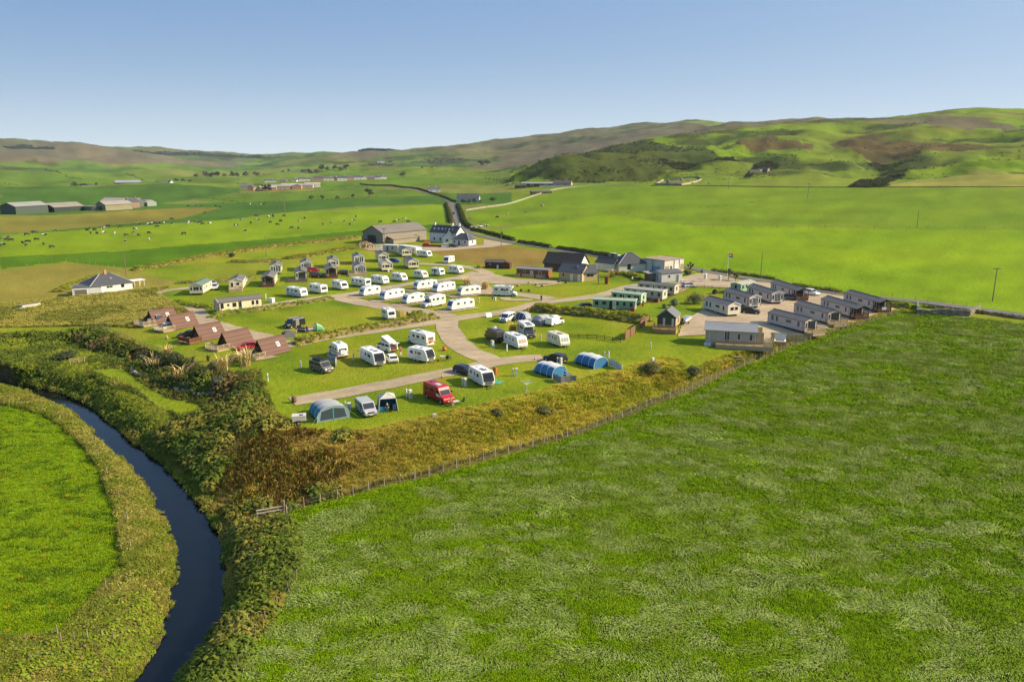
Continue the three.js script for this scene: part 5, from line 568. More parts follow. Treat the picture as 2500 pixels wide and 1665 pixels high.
// ---------------------------------------------------------------- A-frame chalets
D.AF.forEach(([x, z, hd, L, k, label]) => {
  const t = thing('a_frame_chalet', label, 'chalet', x, z, hd, 'row of A-frame chalets'), W = 3.9, Hh = 2.8, y0 = 0.25, l = L / 2, a = Math.atan2(Hh, W / 2), len = Math.hypot(Hh, W / 2) + 0.15, rm = [roofM('#6b4e42'), roofM('#64483d'), roofM('#725548')];
  for (const s of [-1, 1]) {
    const slope = part(t, 'roof_slope', [(() => { const b = new THREE.BoxGeometry(L + 0.5, 0.08, len); b.translate(0, 0, len / 2); b.rotateX(a); b.translate(0, y0 + Hh, 0); if (s < 0) b.rotateY(Math.PI); return strip(b); })()], rm[1]);
    const n = 12; for (let i = 0; i < n; i++) { const b = new THREE.BoxGeometry(L + 0.54, 0.035, len / n * 1.06); b.rotateX(0.03); b.translate(0, 0.06, (i + 0.5) * len / n); b.rotateX(a); b.translate(0, y0 + Hh, 0); if (s < 0) b.rotateY(Math.PI); part(slope, 'roof_board', [strip(b)], rm[(i * 7 + (s > 0 ? 1 : 0)) % 3]); }
    if (k.sky) { const mk = (w, h, th, off) => { const b = new THREE.BoxGeometry(w, th, h); b.translate(0.9, off, len * 0.45); b.rotateX(a); b.translate(0, y0 + Hh, 0); if (s < 0) b.rotateY(Math.PI); return strip(b); }; const f = part(t, 'skylight', [mk(0.75, 1.0, 0.1, 0.12)], M('#cfd0cb', 0.5)); part(f, 'skylight_pane', [mk(0.5, 0.72, 0.1, 0.14)], M('#8b98a4', 0.1)); }
  }
  part(t, 'ridge_cap', [B(L + 0.56, 0.08, 0.3, 0, y0 + Hh + 0.1, 0)], rm[0]);
  for (const e of [-1, 1]) {
    const fx = e * (l - 0.15);
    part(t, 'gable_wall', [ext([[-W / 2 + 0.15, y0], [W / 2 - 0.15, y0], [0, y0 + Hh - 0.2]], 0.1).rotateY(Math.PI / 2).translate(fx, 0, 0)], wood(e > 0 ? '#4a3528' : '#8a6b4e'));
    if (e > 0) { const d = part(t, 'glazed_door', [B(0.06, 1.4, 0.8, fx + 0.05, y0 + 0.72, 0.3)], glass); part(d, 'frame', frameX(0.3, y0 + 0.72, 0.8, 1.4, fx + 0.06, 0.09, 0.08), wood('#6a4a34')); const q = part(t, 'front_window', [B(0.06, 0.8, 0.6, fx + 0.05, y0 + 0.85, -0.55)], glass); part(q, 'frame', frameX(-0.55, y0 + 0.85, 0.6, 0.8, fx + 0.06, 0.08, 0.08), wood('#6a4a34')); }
  }
  part(t, 'floor_frame', [B(L, 0.22, W - 0.3, 0, 0.13, 0)], wood('#7b6a55'));
  const dm = k.rail === 'brown' ? wood('#7a4a30') : wood('#c4b18c'), d0 = l - 0.1, d1 = l + 2.9;
  deckBoards(t, d0, d1, -2.0, 2.0, 0.28, wood('#b39d78'), dm);
  balustrade(t, [[d0 + 0.2, -1.95], [d1 - 0.06, -1.95], [d1 - 0.06, 1.95], [d0 + 1.3, 1.95]], 0.28, dm, 0.9, k.rail === 'brown' ? 0.17 : 0.2, k.rail === 'brown');
  part(t, 'deck_table', [B(0.8, 0.05, 0.8, l + 1.6, 0.95, 0.4), B(0.08, 0.65, 0.08, l + 1.6, 0.6, 0.4)], wood('#5a4a3c'));
  if (k.cloth) { part(t, 'drying_towel', [B(0.04, 0.8, 0.9, d1, 0.75, -0.8)], cloth('#c8ccd4')); part(t, 'drying_cloth', [B(1.0, 1.2, 0.05, l + 0.9, 1.0, -1.1)], cloth('#6a6c86')); }
});
// ---------------------------------------------------------------- buildings
function hipRoof(t, L, W, y, rise, over, mat) { const l = L / 2 + over, w = W / 2 + over, r = Math.max(0.3, (L - W) / 2), y1 = y - over * rise / (W / 2), y2 = y + rise; const r0 = part(t, 'roof', [tris(quad([-l, y1, w], [l, y1, w], [r, y2, 0], [-r, y2, 0])), tris(quad([l, y1, -w], [-l, y1, -w], [-r, y2, 0], [r, y2, 0])), tris([[l, y1, w], [l, y1, -w], [r, y2, 0]]), tris([[-l, y1, -w], [-l, y1, w], [-r, y2, 0]]), tris(quad([-l, y1, -w], [l, y1, -w], [l, y1, w], [-l, y1, w]))], mat); for (const a of [-1, 1]) for (const b of [-1, 1]) part(r0, 'hip_tile', [bar([a * l, y1 + 0.05, b * w], [a * r, y2 + 0.05, 0], 0.2)], M('#a9a6a0', 0.8)); part(r0, 'ridge', [bar([-r, y2 + 0.05, 0], [r, y2 + 0.05, 0], 0.2)], M('#55575b', 0.8)); return r0; }
function house(name, label, cat, [x, z, hd], o, group) {
  const t = thing(name, label, cat, x, z, hd, group), { L, W, h, rise = 2 } = o, wm = wallM(o.wall ?? '#d2d2cb'), rm = roofM(o.roof ?? '#3d4046'), y0 = -0.4;
  if (o.flat) { part(t, 'wall', [B(L, h - y0, W, 0, (h + y0) / 2, 0)], wm); part(t, 'roof', [B(L + 0.3, 0.18, W + 0.3, 0, h + 0.1, 0)], rm); part(t, 'parapet', [B(L + 0.36, 0.1, 0.12, 0, h + 0.22, W / 2 + 0.12), B(L + 0.36, 0.1, 0.12, 0, h + 0.22, -W / 2 - 0.12), B(0.12, 0.1, W + 0.1, L / 2 + 0.12, h + 0.22, 0), B(0.12, 0.1, W + 0.1, -L / 2 - 0.12, h + 0.22, 0)], M('#8d877e', 0.8)); }
  else if (o.hip) { part(t, 'wall', [B(L, h - y0, W, 0, (h + y0) / 2, 0)], wm); hipRoof(t, L, W, h, rise, 0.35, rm); }
  else if ((o.dx ?? []).length) { // hollow shed: real openings in the front gable
    const sh = new THREE.Shape([[-W / 2, y0], [W / 2, y0], [W / 2, h], [0, h + rise], [-W / 2, h]].map((p) => new THREE.Vector2(...p)));
    for (const [, pz, pw, ph] of o.dx) { const a = pz - pw / 2, b = pz + pw / 2; sh.holes.push(new THREE.Path([[-a, 0.05], [-a, ph], [-b, ph], [-b, 0.05]].map((p) => new THREE.Vector2(...p)))); }
    const g = new THREE.ExtrudeGeometry(sh, { depth: 0.2, bevelEnabled: false }); g.rotateY(Math.PI / 2); g.translate(L / 2 - 0.2, 0, 0); part(t, 'front_wall', [strip(g)], wm);
    part(t, 'rear_wall', [gableWall(0.2, W, y0, h, rise).translate(-L / 2 + 0.1, 0, 0)], wm); for (const s of [-1, 1]) part(t, 'side_wall', [B(L - 0.4, h - y0, 0.2, 0, (h + y0) / 2, s * (W / 2 - 0.1))], wm);
    gableRoof(t, L, W, h, rise, o.over ?? 0.25, rm, 'roof', 0.12, M('#55575b', 0.8)); part(t, 'floor', [B(L - 0.4, 0.1, W - 0.4, 0, 0, 0)], wallM('#77705f'));
  } else { part(t, 'wall', [gableWall(L, W, y0, h, rise)], wm); gableRoof(t, L, W, h, rise, o.over ?? 0.25, rm, 'roof', 0.12, M('#55575b', 0.8)); }
  const fm = o.frame ?? white;
  for (const [s, px, py, pw, ph, m] of o.wz ?? []) winZ(t, px, py, pw, ph, s * (W / 2 + 0.015), fm, m ? M(m, 0.1) : glass, pw > 1);
  for (const [s, pz, py, pw, ph, m] of o.wx ?? []) winX(t, pz, py, pw, ph, s * (L / 2 + 0.015), fm, m ? M(m, 0.1) : glass, pw > 1 ? 1 : 0);
  for (const [s, px, pw, ph, c] of o.dz ?? []) { const d = part(t, 'door', [B(pw, ph, 0.08, px, ph / 2, s * (W / 2 + 0.01))], M(c ?? '#3a4a5c', 0.6)); part(d, 'door_frame', [B(0.1, ph, 0.12, px - pw / 2, ph / 2, s * W / 2), B(0.1, ph, 0.12, px + pw / 2, ph / 2, s * W / 2), B(pw, 0.1, 0.12, px, ph + 0.05, s * W / 2)], fm); }
  for (const [s, pz, pw, ph] of o.dx ?? []) part(t, 'door_frame', [B(0.12, ph, 0.16, s * L / 2, ph / 2, pz - pw / 2), B(0.12, ph, 0.16, s * L / 2, ph / 2, pz + pw / 2), B(0.12, 0.16, pw, s * L / 2, ph + 0.08, pz)], M('#6d7068', 0.8));
  for (const px of o.chim ?? []) { const c = part(t, 'chimney', [B(0.8, 1.5, 0.7, px, h + rise + 0.5, 0)], wm); part(c, 'chimney_pot', [CY(0.12, 0.14, 0.5, px - 0.2, h + rise + 1.45, 0), CY(0.12, 0.14, 0.5, px + 0.2, h + rise + 1.45, 0)], M('#a0795a', 0.8)); }
  for (const [s, px] of o.skyl ?? []) { const a = Math.atan2(rise, W / 2), len = Math.hypot(rise, W / 2), b = new THREE.BoxGeometry(0.6, 0.1, 0.9); b.translate(px, 0.14, len * 0.5); b.rotateX(a); b.translate(0, h + rise, 0); if (s < 0) b.rotateY(Math.PI); part(t, 'skylight', [strip(b)], M('#9fb0bd', 0.15)); }
  return t;
}
const K = D.BL, slate = '#3c4148', harl = '#cfd0cc';
house('farmhouse', 'long two-storey white farmhouse with slate roof and three chimneys', 'house', K.farmhouse, { L: 15.5, W: 6.5, h: 4.4, rise: 2.9, wall: '#dcdedd', roof: slate, chim: [-7, 3.2, 7.2], skyl: [[1, -6], [1, -3.6], [1, -1.4], [1, 0.6], [1, 2.6], [1, 4.6]], wz: [[1, -5, 1.4, 0.9, 1.4], [1, -1.5, 1.4, 0.9, 1.4], [1, 2, 1.4, 0.9, 1.4], [-1, -3, 3, 0.9, 1.2], [-1, 3, 3, 0.9, 1.2]], dz: [[1, 0.4, 0.9, 2, '#2b3a4a']], wx: [[1, 0, 3.2, 0.8, 1.1]] });
house('white_wing', 'white gabled wing joining the farmhouse, gable towards the yard', 'house', [K.farmgable[0], K.farmgable[1] - 4, -88], { L: 8, W: 5.2, h: 2.7, rise: 2.6, wall: '#dcdedd', roof: '#6c6f72', wx: [[1, 0.6, 1.3, 1.2, 1.1]] });
house('white_cottage', 'low white cottage with hipped slate roof beside the farmhouse', 'house', K.farmwing, { L: 9, W: 6, h: 2.7, rise: 2.3, hip: 1, wall: '#dcdedd', roof: '#4b4f55', wz: [[1, -3, 1.5, 0.8, 1], [1, 2.6, 1.5, 0.8, 1]], dz: [[1, -0.6, 0.9, 2, '#26313c']], wx: [[1, 0, 1.5, 1, 1.1]] });
{
  const t = house('barn', 'big grey corrugated barn with open dark doorway next to the farmhouse', 'barn', K.barn, { L: 27, W: 14, h: 4.8, rise: 3.0, wall: '#8f887a', roof: '#78726a', over: 0.4, dx: [[1, 0.8, 6, 3.4], [1, 5.2, 2.2, 1.3]] });
  const rib = []; for (let i = -6.6; i <= 6.6; i += 0.8) rib.push(B(0.03, 4.6 + (1 - Math.abs(i) / 7) * 2.8, 0.16, 13.52, 2.3 + (1 - Math.abs(i) / 7) * 1.4, i)); part(t, 'cladding_ribs', rib, wallM('#8f8a7c')).userData.kind = 'stuff';
  for (const s of [-1, 1]) { part(t, 'lean_to', [B(16, 2.0, 4.2, 3, 1.0, s * 9.1)], wallM('#9a907a')); part(t, 'lean_to_roof', [B(16.6, 0.12, 5.0, 3, 2.75, s * 9.1, 0, 0, s * 0.28)], roofM('#8f8470')); if (s > 0) break; }
}
{
  const t = house('bungalow', 'white bungalow with dark hipped slate roof standing alone in the rough grass', 'house', K.bungalow, { L: 11.5, W: 8.4, h: 2.4, rise: 2.6, hip: 1, wall: '#d8dbd8', roof: '#4a4e55', wz: [[1, -0.6, 1.6, 1.7, 0.6], [1, 3, 1.5, 1, 1]], dz: [[1, -4.2, 0.8, 2, '#3e463a']], wx: [[1, 0, 1.5, 1.4, 1.1]] });
  part(t, 'chimney', [B(0.6, 1.5, 0.6, 0, 5.3, 0)], M('#b48a62', 0.8));
  part(t, 'skylight', [B(0.7, 0.1, 0.8, 0.6, 3.75, 2.3, 0, 0, 0.55)], M('#7d7a72', 0.3));
  part(t, 'white_pergola', [...[0, 1, 2, 3].map((i) => B(0.1, 2.1, 0.1, 6 + i * 1.4, 1.0, 1.5)), ...[0, 1, 2, 3].map((i) => B(0.1, 2.1, 0.1, 6 + i * 1.4, 1.0, -1.5)), B(5.0, 0.14, 3.4, 8.1, 2.15, 0)], M('#d8dbd8', 0.6));
}
house('garage', 'low flat-roofed white garage beside the lone bungalow', 'garage', K.garage, { L: 7.4, W: 5, h: 2.3, flat: 1, wall: '#d8dbd8', roof: '#4c5260', dz: [[1, -1.6, 3.2, 1.8, '#6b6656']] });
{ const t = house('dark_barn', 'black-roofed timber barn with white gable end', 'barn', [K.darkbarn[0], K.darkbarn[1], -28], { L: 13, W: 7.4, h: 2.7, rise: 3.1, wall: '#6a5a4a', roof: '#332f2d', over: 0.5 }); part(t, 'white_gable', [ext([[-3.65, 0], [3.65, 0], [3.65, 2.7], [0, 5.75], [-3.65, 2.7]], 0.1).rotateY(Math.PI / 2).translate(6.56, 0, 0)], wallM('#dcdcd6')); }
house('wash_block', 'tan rendered wash block with grey roof and white doors', 'building', K.tan, { L: 8, W: 6, h: 2.8, rise: 2.3, wall: '#c3ab7c', roof: '#4a5057', over: 0.3, wz: [[1, -2.4, 1.8, 0.8, 0.9]], dz: [[1, 0.4, 0.9, 2.1, '#d5d6d0'], [1, 3, 0.9, 2.1, '#d5d6d0']] });
house('wash_block_wing', 'lower tan wing of the wash block with four-pane window', 'building', K.tanwing, { L: 5.6, W: 5, h: 2.6, rise: 1.9, wall: '#c3ab7c', roof: '#4a5057', over: 0.3, wz: [[1, 0.5, 1.75, 2.4, 0.9]], dz: [[1, -1.9, 0.8, 2.05, '#d5d6d0']], wx: [[1, 0, 1.7, 1, 0.9]] });
{
  const t = house('timber_block', 'long brown timber toilet block with pale ramps in front', 'building', K.timber, { L: 11, W: 3.6, h: 2.5, rise: 0.45, wall: '#8a5a36', roof: '#7d8288', wz: [[1, -2.6, 1.8, 0.6, 0.7]], dz: [[1, -0.2, 0.9, 2, '#b8bcba'], [1, 2.6, 0.9, 2, '#6b4226']] });
  for (const [px, w] of [[-4.6, 1.8], [-0.9, 3.8], [3.4, 3.0]]) { part(t, 'ramp', [B(w, 0.35, 1.5, px, 0.18, 2.8)], wood('#a4937a')); balustrade(t, [[px - w / 2, 3.5], [px + w / 2, 3.5]], 0.35, wood('#b5a488'), 0.75, 0.14, 1); }
}
{ const t = house('timber_shed', 'dark brown timber shed with low roof by the rough field', 'shed', K.shed, { L: 6.5, W: 3.4, h: 2.1, rise: 0.6, wall: '#5f3f30', roof: '#55524e', wz: [[1, -1.4, 1.4, 0.5, 0.5]] }); part(t, 'side_shed', [gableWall(2.6, 3.2, 0, 2.0, 0.5).rotateY(Math.PI / 2).translate(4.3, 0, 0.9)], wallM('#5a3c2f')); part(t, 'leaning_board', [B(0.7, 1.3, 0.06, 1.5, 0.6, 2.05, 0, 0, -0.25)], M('#b9c2cc', 0.6)); }
{
  const t = house('flat_roofed_building', 'white flat-roofed rendered building with blue window behind the reception', 'building', K.flat, { L: 10, W: 9, h: 4.0, flat: 1, wall: '#cdcbc4', roof: '#a08d76', wx: [[-1, 1, 1.3, 3.6, 1.6, '#5f90b8']], wz: [[1, -1.6, 1.4, 0.9, 1.6], [1, 4.0, 1.6, 0.9, 1.7]], dz: [[1, 1.3, 2.0, 2.3, '#d8d8d2']] });
  for (const px of [0, 2.7]) part(t, 'pilaster', [B(0.3, 4.2, 0.2, px, 2.0, 4.6)], wallM('#c2c0b8')); part(t, 'stone_panel', [B(2.0, 2.0, 0.06, -3.6, 1.2, 4.53), B(1.6, 1.8, 0.06, 4.1, 1.3, 4.53)], wallM('#a3886e'));
  for (const pz of [-3.2, -0.4]) part(t, 'downpipe', [bar([-5.08, 0, pz], [-5.08, 4, pz], 0.12)], black);
}
house('white_house', 'white house with tall dark hipped roof next to the flat-roofed building', 'house', K.hip, { L: 10, W: 8, h: 2.8, rise: 3.0, hip: 1, wall: '#d6d1c4', roof: '#474b52', wz: [[1, -1.5, 1.6, 1.1, 1.7]], wx: [[-1, 0, 1.6, 1, 1.2]], frame: M('#3a3734', 0.6) });
house('white_annex', 'small white gabled annex with dark roof and one black-framed window', 'house', [K.annex[0], K.annex[1] - 3, -42], { L: 7.5, W: 4.4, h: 2.5, rise: 1.6, wall: '#d9d4c8', roof: '#45484e', over: 0.2, wx: [[1, 0, 1.6, 0.9, 1.1]], frame: M('#3a3734', 0.6) });
{
  const t = house('reception_cabin', 'pale clad reception cabin with low grey roof and dark doors', 'building', K.reception, { L: 7.6, W: 6, h: 2.7, rise: 0.6, wall: '#c6c8c4', roof: '#5d6064', over: 0.3, wz: [[1, -1, 1.7, 0.8, 0.9]], dz: [[1, 2.0, 1.1, 2.1, '#4d5a58']], wx: [[-1, 0.8, 1.4, 0.5, 2.0], [-1, -1.2, 1.4, 0.8, 2.0]] });
  const g = []; for (let i = -3.6; i <= 3.6; i += 0.5) g.push(B(0.05, 2.5, 0.03, i, 1.35, 3.01)); part(t, 'cladding_battens', g, wallM('#b2b5b2')).userData.kind = 'stuff';
}
{
  const t = thing('glazed_porch', 'dark-framed glazed porch with flat grey roof beside the reception cabin', 'porch', K.glazed[0], K.glazed[1], 12);
  part(t, 'glazing', [B(4.6, 2.3, 3.6, 0, 1.2, 0)], M('#4f5a60', 0.1)); part(t, 'roof', [B(5.6, 0.2, 4.6, -0.3, 2.5, 0)], roofM('#9c968b'));
  for (let i = 0; i <= 5; i++) part(t, 'glazing_bar', [B(0.1, 2.35, 0.1, -2.3 + i * 0.92, 1.2, 1.82)], M('#3f4447', 0.5)); part(t, 'red_poster', [B(0.8, 0.6, 0.03, 1.2, 1.4, 1.84)], M('#9c1c22', 0.6)); part(t, 'brown_wall', [B(0.1, 2.3, 3.6, -2.36, 1.2, 0)], wallM('#6a5c50'));
}
{ // glass-fronted cabin on stilts
  const [x, z, hd] = K.glasscabin, t = thing('glass_fronted_cabin', 'tall glass-gabled cabin with dark frame on a timber deck', 'cabin', x, z, hd), L = 5.6, W = 4.1, y = 0.9, h = 3.1, rise = 1.5, l = L / 2;
  part(t, 'wall', [gableWall(L - 0.3, W - 0.1, y, h, rise)], wood('#c4a67a')); gableRoof(t, L, W, h, rise, 0.15, roofM('#6a6e73'), 'roof', 0.12, M('#5a5d61', 0.7));
  const g = part(t, 'gable_glass', [ext([[-W / 2 + 0.15, y], [W / 2 - 0.15, y], [W / 2 - 0.15, h], [0, h + rise - 0.12], [-W / 2 + 0.15, h]], 0.05).rotateY(Math.PI / 2).translate(l - 0.1, 0, 0)], M('#39454a', 0.06));
  for (const q of [-1.85, -0.95, 0, 0.95, 1.85]) part(g, 'mullion', [B(0.1, Math.abs(q) > 1.5 ? h - y : h - y + rise * (1 - Math.abs(q) / 2), 0.12, l - 0.06, y + (Math.abs(q) > 1.5 ? h - y : h - y + rise * (1 - Math.abs(q) / 2)) / 2 - 0.05, q)], M('#34383b', 0.6));
  part(g, 'transom', [B(0.1, 0.12, W - 0.3, l - 0.06, h, 0)], M('#34383b', 0.6)); for (const s of [-1, 1]) part(t, 'bargeboard', [B(0.16, 0.2, Math.hypot(W / 2 + 0.15, rise) + 0.1, l + 0.1, h + rise / 2 + 0.06, s * W / 4, 0, 0, s * Math.atan2(rise, W / 2))], M('#34383b', 0.6)); for (const q of [-1.4, 0.5]) part(g, 'curtain', [B(0.04, h - y - 0.3, 0.5, l - 0.05, (h + y) / 2, q)], cloth('#c2c4c6'));
  deckBoards(t, l, l + 2.2, -W / 2 - 0.5, W / 2 + 0.5, y, wood('#b08f62')); balustrade(t, [[l + 0.1, -W / 2 - 0.45], [l + 2.15, -W / 2 - 0.45], [l + 2.15, W / 2 + 0.45], [l + 0.1, W / 2 + 0.45]], y, wood('#b79a6c'), 0.95, 0.16);
  for (const [px, pz] of [[l + 2, -2.2], [l + 2, 2.2], [l + 2, 0], [-l + 0.3, -1.8], [-l + 0.3, 1.8]]) part(t, 'stilt', [B(0.16, y + 0.3, 0.16, px, y / 2 - 0.15, pz)], wood('#6f5c46'));
  for (const s of [-1, 1]) winZ(t, -0.5, 2.1, 0.7, 1.1, s * (W / 2 - 0.03), M('#34383b', 0.6));
}
{ // big timber lodge with deck
  const [x, z, hd] = K.lodge, t = thing('timber_lodge', 'grey boarded lodge with metal roof and wraparound glass-railed deck', 'lodge', x, z, hd), L = 9.8, W = 5.2, y = 0.9, h = 3.3, rise = 1.1, l = L / 2, w = W / 2;
  part(t, 'wall', [gableWall(L, W, 0, h, rise)], wallM('#bab2a6')); gableRoof(t, L, W, h, rise, 0.28, roofM('#8f9498'), 'roof', 0.1, M('#9a9ea2', 0.5));
  for (const s of [-1, 1]) for (let i = 0; i <= 22; i++) { const a = Math.atan2(rise, w), len = Math.hypot(rise, w) + 0.28, b = new THREE.BoxGeometry(0.04, 0.05, len); b.translate(-l - 0.2 + i * (L + 0.4) / 22, 0.1, len / 2); b.rotateX(a); b.translate(0, h + rise, 0); if (s < 0) b.rotateY(Math.PI); part(t, 'standing_seam', [strip(b)], roofM('#8a8f93')); }
  for (const s of [-1, 1]) { const bt = []; for (let i = 0; i <= 32; i++) bt.push(B(0.05, h, 0.03, -l + i * L / 32, h / 2, s * (w + 0.012))); part(t, 'wall_battens', bt, wallM('#a8a095')).userData.kind = 'stuff'; part(t, 'downpipe', [bar([-l + 0.8, 0.3, s * (w + 0.08)], [-l + 0.8, h, s * (w + 0.08)], 0.1), bar([l - 0.15, 0.8, s * (w + 0.08)], [l - 0.15, h, s * (w + 0.08)], 0.1)], white); winZ(t, -0.7, 2.05, 1.0, 2.1, s * (w + 0.04), white, glassB, 1); winZ(t, 1.6, 2.2, 0.6, 1.2, s * (w + 0.04), white, glassB); winZ(t, 3.9, 2.15, 0.65, 1.3, s * (w + 0.04), white, glassB); }
  winX(t, 0.2, 2.1, 2.6, 2.1, l + 0.02, white, glassB, 3); winX(t, 0, 3.75, 0.5, 0.6, l + 0.02, M('#b06a30', 0.6)); for (const s of [-1, 1]) part(t, 'porch_wall', [B(1.4, h, 0.12, l + 0.7, h / 2, s * w)], wood('#c2ad84'));
  deckBoards(t, -l + 2.0, l + 3.2, w, w + 2.2, y, wood('#b7a27c'), wood('#b5a283')); const e = deckBoards; e(t, l, l + 3.2, -w, w - 0.01, y, wood('#b7a27c'), M('#cfc9bb', 0.8));
  balustrade(t, [[-l + 2.05, w + 2.15], [l + 3.15, w + 2.15], [l + 3.15, -w + 0.05]], y, wood('#b09468'), 0.9, 0.14);
  part(t, 'base_box', [B(1.4, 0.6, 0.6, -l + 0.5, 0.3, w + 0.4)], M('#c9ccce', 0.6));
}
{ const [x, z, hd] = K.hottub, t = thing('hot_tub', 'square timber-sided hot tub with open white lid by the grey lodge', 'hot tub', x, z, hd); part(t, 'tub', [B(2.2, 1.0, 2.2, 0, 0.5, 0)], wood('#a58c62')); part(t, 'rim', [B(2.3, 0.1, 0.3, 0, 1.03, 1.0), B(2.3, 0.1, 0.3, 0, 1.03, -1.0), B(0.3, 0.1, 1.7, 1.0, 1.03, 0), B(0.3, 0.1, 1.7, -1.0, 1.03, 0)], white); part(t, 'water', [B(1.7, 0.04, 1.7, 0, 0.98, 0)], M('#9fc4cc', 0.05)); part(t, 'lid', [B(2.2, 1.1, 0.14, 0, 1.62, -1.15, 0, 0, -0.15)], M('#c8cacb', 0.6));
  const f = thing('board_fence', 'tall pale board fence sheltering the hot tub', 'fence', x + 1.8, z - 2.6, hd); for (let i = 0; i < 26; i++) part(f, 'board', [B(0.24, 1.6, 0.05, -2.6 + i * 0.26, 0.75, 0)], wood(['#b9a27a', '#ae9870', '#c0aa84'][i % 3])); }
{ // stone enclosure and wall by the entrance
  const stoneM = ['#8b8276', '#7c7468', '#988f82', '#6f695f'].map((c) => wallM(c));
  const run = (name, label, pts, h, mm) => { const a0 = pts[0], t = thing(name, label, 'wall', a0[0], a0[1], 0); for (let i = 0; i < pts.length - 1; i++) { const [a, b] = [pts[i], pts[i + 1]], l = Math.hypot(b[0] - a[0], b[1] - a[1]), yaw = -Math.atan2(b[1] - a[1], b[0] - a[0]), n = Math.ceil(l / 0.9), rows = Math.round(h / 0.35); for (let r = 0; r < rows; r++) for (let k = 0; k < n; k++) { const u = (k + 0.5 + (r % 2) * 0.4) / n; if (u > 1) continue; const x = a[0] + (b[0] - a[0]) * u, z = a[1] + (b[1] - a[1]) * u; part(t, 'stone', [B(l / n * 0.96, 0.34, 0.45 + 0.08 * hash(k, r), x - a0[0], ground(x, z) - ground(...a0) + 0.12 + r * 0.35, z - a0[1], yaw + (hash(k, r * 3) - 0.5) * 0.06)], mm[(k * 7 + r * 3 + i) % mm.length]); } } };
  run('stone_enclosure', 'grey stone field enclosure beside the road, low dry wall', K.wall, 1.4, stoneM);
  run('stone_wall', 'pale rendered stone entrance wall beside the reception', K.wall0, 1.2, ['#b5aea4', '#a89c92', '#b9ada6'].map((c) => wallM(c)));
}
{ const [x, z, hd] = K.trough, t = thing('concrete_trough', 'pale concrete trough half sunk in the rough grass', 'trough', x, z, hd); part(t, 'front_wall', [B(4.6, 1.2, 0.2, 0, 0.4, 1.0)], wallM('#bfc0b0')); part(t, 'back_wall', [B(4.6, 1.0, 0.2, 0, 0.5, -1.0)], wallM('#6a6558')); part(t, 'end_wall', [B(0.2, 1.1, 1.8, 2.2, 0.4, 0)], wallM('#a9a898')); part(t, 'end_wall', [B(0.2, 1.1, 1.8, -2.2, 0.4, 0)], wallM('#a9a898')); part(t, 'green_pipe', [bar([-2.3, 0.5, 1.0], [-5.5, 0.1, 1.6], 0.3)], M('#8fae90', 0.6)); }
{ let [x, z, hd] = K.longtrailer, t = thing('mobile_trailer', 'long white box trailer home behind the cream static homes', 'trailer', x, z, hd); part(t, 'body', [ext([[-6, 0.6], [-6, 3.0], [-5.8, 3.1], [5.8, 3.1], [6, 3.0], [6, 0.6]], 2.9, 0.06)], paint('#c9cecb')); part(t, 'roof', [B(12, 0.08, 2.9, 0, 3.14, 0)], M('#d5d5cf', 0.6)); for (const px of [-4, -1, 2, 4.5]) winZ(t, px, 2.1, 0.8, 0.7, 1.47, white); part(t, 'end_panel', [B(0.1, 2.2, 2.6, 6.02, 1.8, 0)], M('#e2e2de', 0.6)); for (const px of [-1, 0.2]) wheel(t, px, 1.25, 0.42, 0.25);
  [x, z, hd] = K.whitebox; t = thing('site_cabin', 'white flat-topped cabin beside the long trailer home', 'cabin', x, z, hd); part(t, 'body', [B(7, 2.4, 2.8, 0, 1.4, 0)], wallM('#c7c6bd')); part(t, 'roof', [B(7.2, 0.15, 3.0, 0, 2.7, 0)], M('#d2d2cb', 0.6)); winZ(t, 1, 1.6, 0.9, 0.9, 1.42, white); part(t, 'door', [B(0.85, 2, 0.06, -1.4, 1.3, 1.42)], M('#5c6166', 0.6)); }
{ const [x, z] = K.woodpile, t = thing('rubble_heap', 'heap of tan rubble and logs beside the big barn', 'heap', x, z, 0); for (let i = 0; i < 90; i++) { const r = Math.sqrt(rnd()) * 4.2, a = rnd() * 6.28, h = Math.max(0, 2.6 * (1 - r / 4.4)); const g = new THREE.DodecahedronGeometry(rr(0.25, 0.6), 0); g.rotateX(rnd() * 3); g.translate(Math.cos(a) * r * 1.3, h, Math.sin(a) * r); part(t, 'lump', [strip(g)], wallM(['#a08a68', '#b39c78', '#8a7658'][i % 3])); } }
{ const [x, z, hd] = K.brickpile, t = thing('timber_fence_yard', 'orange-brown board fence round the farmhouse garden', 'fence', x, z, hd); for (let i = 0; i < 34; i++) part(t, 'board', [B(0.28, 1.2, 0.06, -4.8 + i * 0.29, 0.6, 2.2)], wood(['#a05a30', '#94522c', '#aa6438'][i % 3])); for (let i = 0; i < 12; i++) part(t, 'board', [B(0.06, 1.2, 0.28, -4.9, 0.6, 2.1 - i * 0.3)], wood('#94522c')); part(t, 'shed_roof', [B(2.6, 0.1, 2.2, -3.4, 1.9, 0.6, 0, 0, 0.4), B(2.4, 1.7, 1.8, -3.4, 0.85, 0.4)], wood('#a85c34')); }
{ const [x, z] = K.boatblue, t = thing('upturned_boat', 'turquoise upturned dinghy by the rubble heap', 'boat', x, z, 5); part(t, 'hull', [ext(curve([[-2.0, 0.1], [-1.8, 0.5], [0, 0.75], [1.7, 0.55], [2.1, 0.1]]), 1.2, 0.3)], M('#3fa0a8', 0.5)); }
